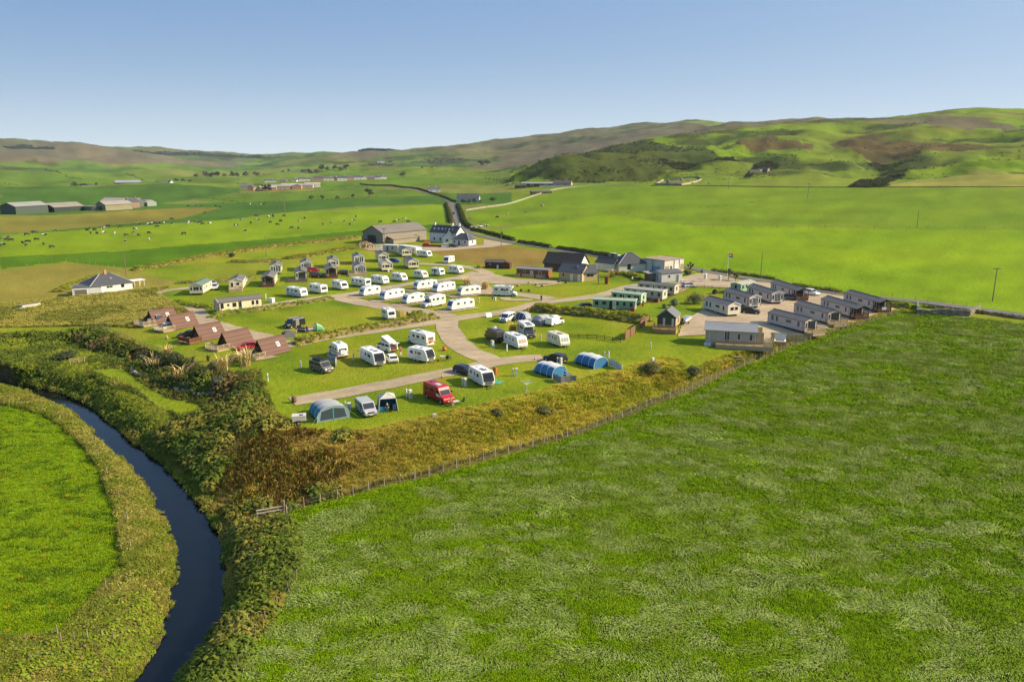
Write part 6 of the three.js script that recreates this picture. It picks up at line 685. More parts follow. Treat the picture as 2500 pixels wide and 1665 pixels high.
// farm sheds and houses out on the plain
const far = (i) => [...D.FARM[i]];
house('cattle_shed', 'green steel cattle shed with white lower walls and pale roof', 'barn', [...far(0), -112], { L: 26, W: 17, h: 6, rise: 2.6, wall: '#4a5650', roof: '#939591', over: 0.5, dz: [[1, 4, 14, 2.6, '#b9bcb6']], wx: [] });
house('open_shed', 'dark open-fronted cattle shed with beige roof', 'barn', [...far(1), -118], { L: 24, W: 19, h: 3.8, rise: 3.0, wall: '#34413b', roof: '#8f897c', over: 0.5, dx: [[1, 3, 5, 3], [1, -5, 3, 3]] });
house('long_barn', 'long grey barn behind the cattle sheds', 'barn', [far(2)[0], far(2)[1] - 45, -10], { L: 34, W: 13, h: 5, rise: 2.6, wall: '#5b635f', roof: '#9a968e', over: 0.5, dz: [[1, 3, 4, 3.4, '#2a2e30']] });
house('hay_barn', 'sandy-walled barn with broad cream roof in the farm group', 'barn', [...far(3), -125], { L: 22, W: 15, h: 4.6, rise: 2.6, wall: '#928b70', roof: '#9c9588', over: 0.5, dx: [[1, 0, 4, 3.4]] });
house('tan_farmhouse', 'tall tan stone farmhouse in the farm group', 'house', [...far(4), 70], { L: 10, W: 7, h: 5, rise: 3, wall: '#8a7560', roof: '#4a4f55', chim: [-4.4, 4.4], wz: [[1, -2.5, 1.5, 1, 1.3], [1, 2.5, 1.5, 1, 1.3]] });
house('small_shed', 'pale green lean shed at the end of the farm group', 'barn', [...far(5), -30], { L: 13, W: 9, h: 3.4, rise: 2, wall: '#8f9a92', roof: '#b8b4a2', dz: [[1, 0, 3, 2.6, '#5f6b66']] });
{ const [x, z] = [far(2)[0] + 2, far(2)[1] + 4], t = thing('slurry_tank', 'low round grey slurry tank in front of the farm sheds', 'tank', x, z); part(t, 'tank_wall', [CY(9, 9, 3.4, 0, 1.7, 0, 'y', 28)], wallM('#5f625a')); part(t, 'tank_rim', [CY(9.15, 9.15, 0.3, 0, 3.3, 0, 'y', 28)], wallM('#77796f')); }
house('dark_shed', 'dark blue-green shed far out on the plain', 'barn', [...far(7), -80], { L: 22, W: 14, h: 5, rise: 2.4, wall: '#2c3a40', roof: '#3c464c', dx: [[1, 0, 5, 3]] });
house('black_shed', 'black gabled shed with long grey roof on the plain', 'barn', [...far(8), -150], { L: 40, W: 18, h: 6, rise: 4, wall: '#232c33', roof: '#8b9499', dx: [[1, 0, 5, 4]] });
house('white_farmhouse', 'tiny bright white house alone on the plain', 'house', [...far(9), -40], { L: 10, W: 8, h: 5, rise: 3.5, wall: '#e0e0dc', roof: '#6b6f72', chim: [4.4], wz: [[1, 2, 1.5, 1, 1.2]] });
house('hill_farm', 'white farmhouse on the slope across the valley', 'house', [...far(10), 10], { L: 18, W: 9, h: 5, rise: 3, wall: '#d8d8d4', roof: '#5b6066', chim: [0], wz: [[1, -4, 1.5, 1, 1.2]] });
house('hill_farm', 'white farm among trees high on the far slope', 'house', [...far(11), 10], { L: 24, W: 10, h: 5, rise: 3, wall: '#d8d8d4', roof: '#5b6066', chim: [4], wz: [[1, -4, 1.5, 1, 1.2]] });
house('hill_farm', 'white farm below the long rough ridge', 'house', [...far(12), 6], { L: 22, W: 9, h: 4.5, rise: 3, wall: '#d4d0c8', roof: '#50555c', chim: [4], wz: [[1, -4, 1.5, 1, 1.2]] });
house('roadside_cottage', 'small white cottage by the bend in the road', 'house', [...far(14), 10], { L: 14, W: 7, h: 3, rise: 2.4, wall: '#d8d8d4', roof: '#5b6066', chim: [-6, 2], wz: [[1, -3, 1.5, 1, 1.2], [1, 3, 1.5, 1, 1.2]] });
house('roadside_house', 'grey slate-roofed house behind dark trees at the road corner', 'house', [far(15)[0] + 6, far(15)[1] - 8, -6], { L: 20, W: 8, h: 3.6, rise: 3, wall: '#b9b4aa', roof: '#4c5158', chim: [-8, 0, 8], wz: [[1, -6, 1.5, 1, 1.2], [1, 4, 1.5, 1, 1.2]] });
{ const q = [['#c9a890', '#6a6c6e', '#8d8f8c'], ['#d8d4c8', '#50565c'], ['#c9c3b4', '#5a5f66']]; D.VIL.forEach(([x, z], i) => { const big = i < 8, c = q[i % 3]; house('village_house', big ? 'grey-roofed works building on the near edge of the village' : i < 13 ? 'village house in the dark-roofed rear terrace' : 'village house in the loose row along the slope', 'house', [x, z, 8 + (i % 3) * 6 + (i % 5 === 0 ? 80 : 0)], { L: big ? 22 : 13 + (i % 3) * 3, W: big ? 13 : 8, h: big ? 4.5 : 4.6, rise: big ? 2 : 3.2, wall: i % 4 === 1 ? '#b08d70' : c[0], roof: big ? ['#9c9a94', '#b0aba2', '#87898a'][i % 3] : c[1], chim: big ? [] : [5], wz: [[1, -3, 1.6, 1.2, 1.4], [1, 3, 1.6, 1.2, 1.4]] }, big ? 'works buildings by the village' : i < 13 ? 'rear terrace of the village' : 'houses along the village slope'); }); }
{ const E = D.EX;
  house('hill_bungalow', 'pinkish bungalow with white garden wall below the dark knoll', 'house', [...E.pink, -15], { L: 20, W: 9, h: 3.4, rise: 3, wall: '#b39a8a', roof: '#5c5350', chim: [3], wz: [[1, -5, 1.6, 1.6, 1.4], [1, 4, 1.6, 1.6, 1.4]] });
  { const t = thing('garden_wall', 'white garden wall in front of the pinkish bungalow', 'wall', E.pink[0] - 4, E.pink[1] + 12, -4); part(t, 'wall_run', [B(44, 1.6, 0.5, 0, 0.8, 0)], wallM('#d8d6cf')); part(t, 'coping', [B(44.4, 0.2, 0.7, 0, 1.7, 0)], wallM('#c9c7c0')); }
  house('long_shed', 'long low dark shed with pale roof beside the pinkish bungalow', 'barn', [...E.shed, -6], { L: 40, W: 10, h: 3.2, rise: 1.6, wall: '#4a4640', roof: '#8f9488', dz: [[1, -8, 4, 2.6, '#6b6c66'], [1, 8, 4, 2.6, '#6b6c66']] });
  house('stone_byre', 'small dark stone byre left of the long low shed', 'barn', [...E.shed2, -6], { L: 13, W: 7, h: 3, rise: 1.8, wall: '#5f574c', roof: '#55514b', dz: [[1, 0, 1.4, 2.1, '#4a4036']] });
  house('low_shed', 'low tin shed in the dip beside the white-fenced track', 'barn', [...E.low, 10], { L: 20, W: 7, h: 2, rise: 1.2, wall: '#5c5348', roof: '#6f665a', dz: [[1, 0, 3, 1.7, '#4a443c']] });
  { const g = E.grave, t = thing('graveyard_wall', 'pale stone wall enclosing the old graveyard', 'wall', g[0][0], g[0][1]), o = ground(...g[0]); for (let i = 0; i < g.length; i++) { const [a, b] = [g[i], g[(i + 1) % g.length]], l = Math.hypot(b[0] - a[0], b[1] - a[1]), n = Math.ceil(l / 6), yaw = -Math.atan2(b[1] - a[1], b[0] - a[0]); for (let k = 0; k < n; k++) { const u = (k + 0.5) / n, x = a[0] + (b[0] - a[0]) * u, z = a[1] + (b[1] - a[1]) * u; part(t, 'wall_length', [B(l / n, 2.6, 0.8, x - g[0][0], ground(x, z) - o + 0.6, z - g[0][1], yaw)], wallM(['#a69a84', '#978b76', '#b2a690'][k % 3])); } }
    for (let i = 0; i < 26; i++) { const x = g[0][0] + (g[3][0] - g[0][0]) * rr(0.2, 0.85), z = g[4][1] + (g[2][1] - g[4][1]) * rr(0.2, 0.8), q = thing('gravestone', 'weathered upright gravestone in the old graveyard', 'gravestone', x, z, rr(-20, 20), 'gravestones in the old graveyard'); part(q, 'slab', [B(1.0, 1.6, 0.3, 0, 0.7, 0)], wallM('#a39a88')); part(q, 'plinth', [B(1.3, 0.3, 0.6, 0, 0.1, 0)], wallM('#8d8474')); }
    const c = thing('ruined_chapel', 'roofless stone chapel ruin inside the graveyard', 'ruin', ...E.chapel, 15); part(c, 'side_wall', [B(16, 4, 0.9, 0, 1.6, 3.4)], wallM('#8f8470')); part(c, 'side_wall', [B(13, 3, 0.9, -1, 1.1, -3.4)], wallM('#857a68')); for (const s of [-1, 1]) part(c, 'gable_wall', [ext([[-3.4, 0], [3.4, 0], [3.4, 3.6], [0, s > 0 ? 7 : 5], [-3.4, 3]], 0.9).rotateY(Math.PI / 2).translate(s * 7.6, 0, 0)], wallM('#978c78')); }
  E.ruin.forEach(([x, z], i) => { const t = thing('ruined_wall', 'grey broken farm wall below the gorse on the green hill', 'ruin', x, z, 10 + i * 25, 'ruined walls on the green hill'); part(t, 'masonry', [B(12, 5, 1, 0, 1.8, 0), B(1, 6.5, 7, 5.5, 2.4, -3)], wallM('#8a8070')); part(t, 'rubble', [0, 1, 2, 3].map((k) => { const q = new THREE.DodecahedronGeometry(1.1, 0); q.translate(-4 + k * 2.6, 0.4, 2); return strip(q); }), wallM('#776e60')).userData.kind = 'stuff'; });
  { const [x, z] = E.blue, t = thing('blue_tub', 'bright blue plastic tub caught in the river bank bushes', 'tub', x, z, 20, null, ground(x, z) + 0.9); part(t, 'tub', [CY(0.32, 0.24, 0.5, 0, 0.2, 0, 'x', 12)], M('#1f6fb4', 0.5)); part(t, 'rim', [CY(0.35, 0.35, 0.06, -0.25, 0.2, 0, 'x', 12)], M('#2a7cc0', 0.5)); }
}
// ---------------------------------------------------------------- plants
const leafMat = new THREE.MeshPhysicalMaterial({ specularIntensity: 0.2, color: 0xffffff, roughness: 0.9, side: THREE.DoubleSide });
function plantGeo(v, up = 0.55) {
  const g = new THREE.BufferGeometry(); g.setAttribute('position', new THREE.Float32BufferAttribute(v, 3)); g.computeVertexNormals();
  const n = g.attributes.normal; for (let i = 0; i < n.count; i++) { let x = n.getX(i), y = n.getY(i), z = n.getZ(i); if (y < 0) { x = -x; y = -y; z = -z; } y += up; const l = Math.hypot(x, y, z); n.setXYZ(i, x / l, y / l, z / l); }
  return g;
}
// tuft of bent blades: count, height, spread, width, lean along +x, curl
function tuft(n, h, spread, w, lean, curl, up) {
  const v = [];
  for (let i = 0; i < n; i++) {
    const a = rnd() * 6.283, r = Math.sqrt(rnd()) * spread, x = Math.cos(a) * r, z = Math.sin(a) * r, H = h * rr(0.6, 1.15), da = rnd() * 6.283, dx = Math.cos(da) * curl * H + lean * H, dz = Math.sin(da) * curl * H, pa = da + 1.57 + rr(-0.5, 0.5), px = Math.cos(pa) * w / 2, pz = Math.sin(pa) * w / 2;
    const m = [x + dx * 0.35, H * 0.62, z + dz * 0.35], t = [x + dx, H * (1 - 0.35 * Math.min(1, Math.abs(lean) + curl)), z + dz];
    v.push(x - px, -0.05, z - pz, x + px, -0.05, z + pz, m[0] + px, m[1], m[2] + pz, x - px, -0.05, z - pz, m[0] + px, m[1], m[2] + pz, m[0] - px, m[1], m[2] - pz, m[0] - px, m[1], m[2] - pz, m[0] + px, m[1], m[2] + pz, ...t);
  }
  return plantGeo(v, up);
}
// dome of leaves: count, radius, height, leaf size
function leafDome(n, R, H, s, flat = 0.3, core = 0.35) {
  const v = [];
  for (let i = 0; i < n; i++) {
    const a = rnd() * 6.283, u = rnd(), el = Math.acos(1 - u * 0.98), k = core + (1 - core) * Math.sqrt(rnd()), x = Math.cos(a) * Math.sin(el) * R * k, z = Math.sin(a) * Math.sin(el) * R * k, y = Math.cos(el) * H * k;
    const nx = x / R + rr(-0.5, 0.5), ny = y / H + flat + rr(-0.3, 0.5), nz = z / R + rr(-0.5, 0.5), N = new THREE.Vector3(nx, ny, nz).normalize(), T = new THREE.Vector3(rr(-1, 1), rr(-1, 1), rr(-1, 1)).cross(N).normalize(), U = N.clone().cross(T), q = s * rr(0.6, 1.3);
    const P = (p, b, c = 0) => [x + T.x * p * q + U.x * b * q + N.x * c * q, y + T.y * p * q + U.y * b * q + N.y * c * q, z + T.z * p * q + U.z * b * q + N.z * c * q];
    const A = P(-1, 0), Bq = P(0, 0.62, -0.12), C = P(1, 0), E = P(0, -0.62, -0.12), Mid = P(0, 0, 0.1);
    v.push(...A, ...E, ...Mid, ...E, ...C, ...Mid, ...C, ...Bq, ...Mid, ...Bq, ...A, ...Mid);
  }
  return plantGeo(v, 0.5);
}
function dockClump() { const v = []; for (let i = 0; i < 22; i++) { const a = rnd() * 6.28, r = Math.sqrt(rnd()) * 0.55, x = Math.cos(a) * r, z = Math.sin(a) * r, H = rr(0.5, 1.15), lx = rr(-0.18, 0.18), lz = rr(-0.18, 0.18); for (let k = 0; k < 3; k++) { const b = k * 1.05 + rnd(), px = Math.cos(b) * 0.07, pz = Math.sin(b) * 0.07; v.push(x - px * 0.3, 0, z - pz * 0.3, x + lx * 0.6 + px, H * 0.65, z + lz * 0.6 + pz, x + lx, H, z + lz, x - px * 0.3, 0, z - pz * 0.3, x + lx, H, z + lz, x + lx * 0.6 - px, H * 0.7, z + lz * 0.6 - pz); } } return plantGeo(v, 0.9); }
const dummy = new THREE.Object3D(), tint = new THREE.Color();
function scatter(name, label, category, geo, list, parent) {
  const m = new THREE.InstancedMesh(geo, leafMat, list.length);
  list.forEach((p, i) => { dummy.position.set(p[0], p[1], p[2]); dummy.rotation.set(p[6] ?? 0, p[4], p[7] ?? 0); dummy.scale.set(p[3], p[3] * (p[8] ?? 1), p[3]); dummy.updateMatrix(); m.setMatrixAt(i, dummy.matrix); m.setColorAt(i, tint.setRGB(Math.min(0.6, p[5][0] * 1.08), Math.min(0.6, p[5][1] * 1.08), p[5][2] * 1.08)); });
  m.name = parent ? name : numbered(name); m.castShadow = m.receiveShadow = true; m.userData = parent ? { kind: 'stuff' } : { kind: 'stuff', label, category }; (parent ?? scene).add(m); return m;
}
const vary = (c, k = 0.3) => { const f = 1 + (rnd() - 0.5) * 2 * k, w = (rnd() - 0.5) * k * 0.6; return [c[0] * f * (1 + w), c[1] * f, c[2] * f * (1 - w)]; };
const TU = { lie: [0, 1, 2].map(() => tuft(26, 0.30, 0.52, 0.04, 0.9, 0.4, 1.2)), up: [0, 1].map(() => tuft(18, 0.24, 0.42, 0.05, 0.1, 0.5, 0.9)), tall: [0, 1, 2].map(() => tuft(34, 0.85, 0.5, 0.05, 0.12, 0.6, 0.9)), leaf: [0, 1, 2].map(() => leafDome(46, 0.75, 0.85, 0.17)), big: [0, 1].map(() => leafDome(30, 0.8, 0.6, 0.27, 0.9)), dock: [dockClump(), dockClump(), dockClump()], bush: [0, 1].map(() => leafDome(90, 0.8, 0.9, 0.12, 0.3, 0.5)) };
{ // near land: meadow, banks, shrubs, by walking a sector in front of the viewer's side of the site
  const L = {}, put = (k, v, e) => (L[k + v] ??= { k, v, a: [] }).a.push(e);
  const VZ = D.VZ, near = (x, z, p) => inPoly(x, z, p);
  const N = 330000;
  for (let i = 0; i < N; i++) {
    const az = rr(-38, 38), u = rnd(), r = 46 * Math.pow(245 / 46, Math.pow(u, 0.82)), a = rad(az), x = Math.sin(a) * r, z = -Math.cos(a) * r, i0 = whichZone(x, z); let big = 0.62 + r / 230;
    if (i0 === 1) {
      const sw = fbm(x / 6 + 3, z / 5, 3), m = fbm(x / 3.2 + fbm(x / 1.6, z / 1.6, 2) * 1.5, z / 1.7 + 20 + fbm(x / 2.4, z / 1.4 + 9, 2) * 1.4, 4), e = polyD(x, z, D.FN_field, false);
      const pale = m + (fbm(x / 14, z / 11, 2) - 0.5) * 0.3 + (rnd() - 0.5) * 0.1 > 0.465 && e > 2.5, dir = sw * 7 + vn(x / 2.5, z / 2.5) * 1.6;
      if (pale) put('lie', i % 3, [x, ground(x, z), z, big * rr(0.8, 1.3), dir, vary(m > 0.545 && rnd() < 0.5 ? [0.365, 0.455, 0.130] : [0.205, 0.312, 0.020], 0.3), 0, 0, rr(0.55, 1.1)]);
      else if (rnd() < 0.62) put('up', i % 2, [x, ground(x, z), z, big * rr(0.8, 1.25), rnd() * 6.28, vary([0.155, 0.262, 0.001], 0.28)]);
    } else if (i0 === 3) { if (rnd() < 0.55) { const d = fbm(x / 2.2, z / 1.4, 3); put('up', i % 2, [x, ground(x, z), z, big * rr(0.5, 0.85) * (d > 0.6 ? 1.4 : 1), rnd() * 6.28, vary(d > 0.58 ? [0.110, 0.185, 0.005] : [0.180, 0.265, 0.003], 0.22)]); if (rnd() < 0.003) put('tall', i % 3, [x, ground(x, z), z, big * 0.5, rnd() * 6, vary([0.30, 0.24, 0.01], 0.2)]); } }
    else if (i0 === -1 || i0 === 5) {
      const y = ground(x, z); if (y < -6.42) continue;
      const t = fbm(x / 3.5, z / 3.5, 3), pd = polyD(x, z, ZP), wd = polyD(x, z, ZR); if (polyD(x, z, D.FN_field, false) < 0.9 || polyD(x, z, D.TN.sleeper, false) < 1.5) continue;
      big *= ss(-0.6, 3.5, pd) * 0.65 + 0.35; if (polyD(x, z, D.RIVER[0], false) < polyD(x, z, D.RIVER[1], false)) big *= 0.5 + 0.5 * ss(0, 2.2, wd); big *= 0.4 + 0.6 * ss(0, 5, polyD(x, z, ZG));
      if (near(x + (t - 0.5) * 9, z + (fbm(x / 3 + 9, z / 3, 3) - 0.5) * 12, VZ.docks)) { if (rnd() < 0.95) put(t < 0.6 && rnd() < 0.7 ? 'dock' : 'tall', i % 3, [x, y, z, big * rr(0.45, 0.75), rnd() * 6, vary(rnd() < 0.68 ? [0.480, 0.320, 0.075] : [0.310, 0.285, 0.030], 0.4)]); }
      else if (near(x + (t - 0.5) * 8, z + (fbm(x / 2, z / 2 + 5, 3) - 0.5) * 10, VZ.butter)) put(rnd() < 0.5 ? 'big' : rnd() < 0.5 ? 'leaf' : 'tall', i % 2, [x, y, z, big * rr(0.7, 1.1), rnd() * 6, vary(rnd() < 0.75 ? [0.150, 0.195, 0.014] : [0.150, 0.135, 0.030], 0.35)]);
      else if (near(x, z, VZ.leafy)) put(t > 0.55 ? 'leaf' : 'big', i % 2, [x, y, z, big * rr(0.5, 0.85), rnd() * 6, vary(t > 0.5 ? [0.085, 0.115, 0.014] : [0.150, 0.180, 0.014], 0.4)]);
      else if (near(x, z, VZ.shrub)) { if (rnd() < 0.6) put(t > 0.5 ? 'bush' : 'leaf', i % 2, [x, y, z, big * rr(0.55, 1.05) * (rnd() < 0.16 ? 2.0 : 1), rnd() * 6, vary(t > 0.56 ? [0.060, 0.080, 0.014] : t < 0.4 ? [0.130, 0.100, 0.028] : [0.090, 0.115, 0.016], 0.4)]); }
      else if (x > -22) { const straw = ss(-22, 6, x); put('tall', i % 3, [x, y, z, big * rr(0.55, 1.0), rnd() * 6, vary(mixc([0.360, 0.290, 0.040], t > 0.5 ? [0.460, 0.390, 0.040] : [0.330, 0.340, 0.020], straw * 0.9), 0.3)]); if (rnd() < 0.1) put('leaf', i % 3, [x, y, z, big * rr(0.4, 0.8), rnd() * 6, vary([0.085, 0.105, 0.014], 0.3)]); }
      else { // river banks
        const rd = polyD(x, z, D.RIVER[1], false), ld = polyD(x, z, D.RIVER[0], false), left = ld < rd;
        if (left) put(rnd() < 0.35 ? 'leaf' : 'tall', i % 3, [x, y, z, big * rr(0.45, 0.8), rnd() * 6, vary(t > 0.52 ? [0.215, 0.205, 0.034] : [0.150, 0.175, 0.018], 0.35)]);
        else put(rnd() < 0.6 ? 'leaf' : rnd() < 0.5 ? 'tall' : 'bush', i % 2, [x, y, z, big * rr(0.5, 1.0) * (wd > 2.0 && rnd() < 0.2 ? 2.1 : 1), rnd() * 6, vary(t > 0.56 ? [0.150, 0.145, 0.024] : [0.085, 0.115, 0.013], 0.4)]);
      }
    } else if (i0 === 0 && r > 110) { const zn = zoneAt(x, z, r); if (zn === 'rough' || zn === 'brown' || zn === 'verge') { const t = fbm(x / 6, z / 6, 3); put('tall', i % 3, [x, ground(x, z), z, big * rr(0.35, 0.65), rnd() * 6, vary(zn === 'brown' ? [0.320, 0.230, 0.055] : t > 0.58 ? [0.200, 0.205, 0.034] : [0.340, 0.310, 0.060], 0.25)]); } }
  }
  const nm = { lie: ['meadow_grass', 'long lodged meadow grass in the foreground field'], up: ['short_grass', 'short bright grass in the pasture'], tall: ['tall_grass', 'tall tussocky bank grass'], leaf: ['bramble_cover', 'leafy bramble cover on the banks'], big: ['butterbur_cover', 'broad-leaved butterbur on the river banks'], dock: ['dock_weeds', 'rust-brown dock weeds on the corner of the bank'], bush: ['scrub', 'dense dark scrub on the river bank'] };
  let tot = 0; for (const { k, v, a } of Object.values(L)) { scatter(nm[k][0], nm[k][1], 'vegetation', TU[k][v], a); tot += a.length; } console.log('plants', tot);
}
// hedges: an earth core with foliage on it
function hedge([pts, w, h, tone, label], name = 'hedge') {
  const p = smooth(pts, 1.0), t = thing(name, label, 'hedge', p[0][0], p[0][1], 0), [ox, oz] = p[0], oy = ground(ox, oz), list = [], C = { olive: [[0.230, 0.255, 0.016], [0.150, 0.190, 0.014], [0.300, 0.270, 0.030]], green: [[0.190, 0.270, 0.010], [0.135, 0.205, 0.010], [0.230, 0.260, 0.014]], dark: [[0.040, 0.058, 0.012], [0.055, 0.072, 0.014], [0.075, 0.085, 0.020]] }[tone], v = [];
  const prof = [[-0.5, -0.2], [-0.42, 0.5], [-0.18, 0.86], [0.18, 0.86], [0.42, 0.5], [0.5, -0.2]];
  for (let i = 0; i < p.length; i++) {
    const a = p[Math.max(0, i - 1)], b = p[Math.min(p.length - 1, i + 1)], l = Math.hypot(b[0] - a[0], b[1] - a[1]) || 1, nx = -(b[1] - a[1]) / l, nz = (b[0] - a[0]) / l, k = i === 0 || i === p.length - 1 ? 0.4 : 0.8 + 0.4 * vn(i * 0.4, w * 3);
    v.push(prof.map(([u, y]) => { const x = p[i][0] + nx * u * w * 0.9, z = p[i][1] + nz * u * w * 0.9; return [x - ox, ground(x, z) - oy + y * h * 0.85 * k, z - oz]; }));
    const n = Math.ceil(w * 4.6); for (let j = 0; j < n; j++) { const u = (rnd() - 0.5), x = p[i][0] + nx * u * w + rr(-0.5, 0.5), z = p[i][1] + nz * u * w + rr(-0.5, 0.5), y = ground(x, z) - oy + h * 0.8 * k * Math.max(0, 1 - Math.pow(Math.abs(u) * 2, 2.5)) - 0.15; list.push([x - ox, y, z - oz, rr(0.45, 0.8) * Math.min(1.1, 0.5 + h * 0.35), rnd() * 6, vary(C[Math.floor(rnd() * 2.6)], 0.28), rr(-0.2, 0.2), rr(-0.2, 0.2)]); }
  }
  const q = []; for (let i = 1; i < v.length; i++) for (let k = 1; k < prof.length; k++) q.push(...quad(v[i - 1][k - 1], v[i - 1][k], v[i][k], v[i][k - 1]));
  part(t, 'earth_core', [tris(q)], M('#7a6d48', 1));
  scatter('foliage', null, null, TU[tone === 'dark' ? 'bush' : tone === 'green' ? 'leaf' : 'tall'][0], list.filter((_, i) => i % 2), t); scatter('foliage', null, null, TU.leaf[1], list.filter((_, i) => !(i % 2)), t);
}
D.HG.forEach((h) => hedge(h));
// hedgerows and walls far off: one line of scrub each
D.FH.forEach((pts, i) => {
  const [a, d0] = [pts[0], Math.hypot(...pts[0])], p = smooth(pts, cl(d0 * 0.005, 2, 9)), t = thing('hedgerow', ['tawny hedge bank along the far edge of the cow pasture', 'gappy hedge across the wide pastures before the village', 'hedge in front of the village works', 'hedge on the plain near the black shed', 'short hedge stub on the plain', 'hedge climbing from the village towards the ridge', 'upper hedge on the slope above the road bend', 'hedge on the slope left of the dark knoll', 'hedge along the foot of the dark knoll', 'scrub line below the green hill', 'scrub line up the gully', 'tree-lined hedge at the head of the plain', 'long hedge below the far left slopes', 'hedge beside the tiny white house', 'hedge crossing the pasture left of the hill farm', 'hedge high above the road bend', 'hedge running down the far left slope', 'outermost hedge on the far left slope', 'gorse hedge on the green hill', 'dark path-side scrub line over the right pasture'][i], 'hedgerow', a[0], a[1], 0), oy = ground(...a), s = cl(d0 * 0.0016, 0.7, 4.2), list = [];
  for (const q of p) { if (vn(q[0] / 30, q[1] / 30 + i) < (i === 0 ? 0.1 : 0.3)) continue; list.push([q[0] - a[0] + rr(-1, 1), ground(...q) - oy - 0.2, q[1] - a[1] + rr(-1, 1), s * rr(0.6, 1.4), rnd() * 6, vary(i === 0 ? [0.130, 0.125, 0.030] : [0.040, 0.055, 0.016], 0.3), 0, 0, rr(0.5, 1)]); }
  if (list.length) scatter('foliage', null, null, TU.bush[0], list, t);
});
// trees: trunk, limbs, crown of many leaf faces
function treeProto(n, R, H, s, trunk) {
  const g = new THREE.Group(); part(g, 'trunk', [bar([0, -0.5, 0], [0.1, trunk, 0], 0.5, 7), bar([0.1, trunk * 0.9, 0], [R * 0.4, trunk + H * 0.5, 0.3], 0.25), bar([0.1, trunk * 0.85, 0], [-R * 0.35, trunk + H * 0.45, -0.4], 0.25), bar([0.1, trunk, 0], [0.2, trunk + H * 0.6, 0.5], 0.25)], M('#4a4034', 0.9));
  const lumps = []; for (let i = 0; i < 9; i++) { const a = rnd() * 6.28, k = rr(0.2, 0.75), l = leafDome(n, R * rr(0.35, 0.55), H * rr(0.28, 0.42), s, 0.2, 0.3); l.translate(Math.cos(a) * R * k, trunk + H * rr(0.0, 0.6), Math.sin(a) * R * k); lumps.push(l); }
  const m = new THREE.Mesh(mergeGeometries(lumps), leafMat); m.name = 'crown'; m.castShadow = true; g.add(m); return g;
}
const treeP = [0, 1, 2].map(() => treeProto(40, 4.5, 7, 0.7, 2.2)), crownM = ['#2f3a1c', '#3a4522', '#28321c', '#4a4a26'].map((c) => new THREE.MeshStandardMaterial({ color: lin(c), roughness: 0.9, side: THREE.DoubleSide }));
D.TREES.forEach(([x, z], i) => {
  const d = Math.hypot(x, z), o = treeP[i % 3].clone(); o.name = numbered('tree'); o.children[1] = Object.assign(o.children[1].clone(), { material: crownM[i % 4], parent: o });
  const road = d < 800; o.position.set(x, ground(x, z) - 0.2, z); o.rotation.y = i * 1.7; o.scale.setScalar((road ? 0.55 : d > 2000 ? 2.1 : 1.15) * rr(0.8, 1.2));
  o.userData = { label: i < 3 ? 'rounded tree in the clump by the tiny white house' : i < 8 ? 'brownish tree beside the dark sheds on the plain' : i < 17 ? 'tree in the belt below the far moor' : i < 25 ? 'tree in the belt climbing the valley side' : i === 25 ? 'lone tree behind the village terrace' : i < 29 ? 'dense dark tree at the village works' : i < 34 ? 'small tree in the pasture hedge before the village' : i > 39 && i < 44 ? 'tree on the slope behind the village' : i > 43 ? 'tree on the open slope above the road bend' : road ? 'dark wind-bent tree by the house at the road corner' : d > 2000 ? 'dark broadleaf tree in the woods below the far hills' : 'broadleaf tree standing on the plain near the village', category: 'tree', group: i < 3 ? 'clump by the tiny white house' : i < 8 ? 'trees by the dark sheds' : i < 17 ? 'tree belt below the far moor' : i < 25 ? 'tree belt up the valley side' : i < 29 ? 'trees at the village' : i < 34 ? 'trees in the pasture hedge' : i > 39 && i < 44 ? 'trees behind the village' : i > 43 ? 'trees above the road bend' : road ? 'trees at the road corner' : d > 2000 ? 'woodland trees below the far hills' : 'trees on the plain' }; scene.add(o);
});
// gorse and scrub over the knoll and gullies, conifer plantations on the skyline
{
  const L = [], F = [];
  for (const [n, poly, b] of D.ZN) {
    if (n === 'gorse' || n === 'gorse2' || n === 'heath') { const N = n === 'gorse' ? 9000 : n === 'heath' ? 260 : 260; for (let i = 0; i < N; i++) { const x = rr(b[0], b[1]), z = rr(b[2], b[3]), zn = zoneAt(x, z, Math.hypot(x, z)); if (zn !== n || fbm(x / 45, z / 45, 3) < (n === 'heath' ? 0.58 : 0.44)) continue; L.push([x, ground(x, z) - 0.3, z, rr(1.5, 4.2) * (n === 'gorse2' ? 2 : 1), rnd() * 6, vary([0.042, 0.052, 0.014], 0.4), 0, 0, rr(0.5, 1)]); } }
    if (n === 'forest') for (let i = 0; i < 2600; i++) { const x = rr(b[0], b[1]), z = rr(b[2], b[3]); if (zoneAt(x, z, Math.hypot(x, z)) === 'forest') F.push([x, ground(x, z), z, rr(5, 9), rnd() * 6, vary([0.026, 0.046, 0.022], 0.3), 0, 0, 1.1]); }
  }
  for (let i = 0; i < 26000; i++) { const a = rad(rr(-2, 36)), r = rr(900, 2300), x = Math.sin(a) * r, z = -Math.cos(a) * r, g = fbm(x / 120 + 70, z / 120, 5), q = fbm(x / 40, z / 26, 3); if (g > 0.57 ? q < 0.5 : q < 0.7) continue; L.push([x, ground(x, z) - 0.3, z, rr(0.9, 2.6), rnd() * 6, vary(g > 0.57 ? [0.045, 0.056, 0.014] : [0.075, 0.085, 0.020], 0.4), 0, 0, rr(0.4, 0.9)]); }
  scatter('gorse_scrub', 'dark gorse and bracken over the rocky knoll and gullies', 'scrub', TU.bush[1], L);
  scatter('conifer_plantation', 'dark conifer plantation along the far skyline', 'forest', TU.bush[0], F); console.log('gorse', L.length, F.length);
}
// ---------------------------------------------------------------- tents, awnings, windbreaks
const TN = D.TN;
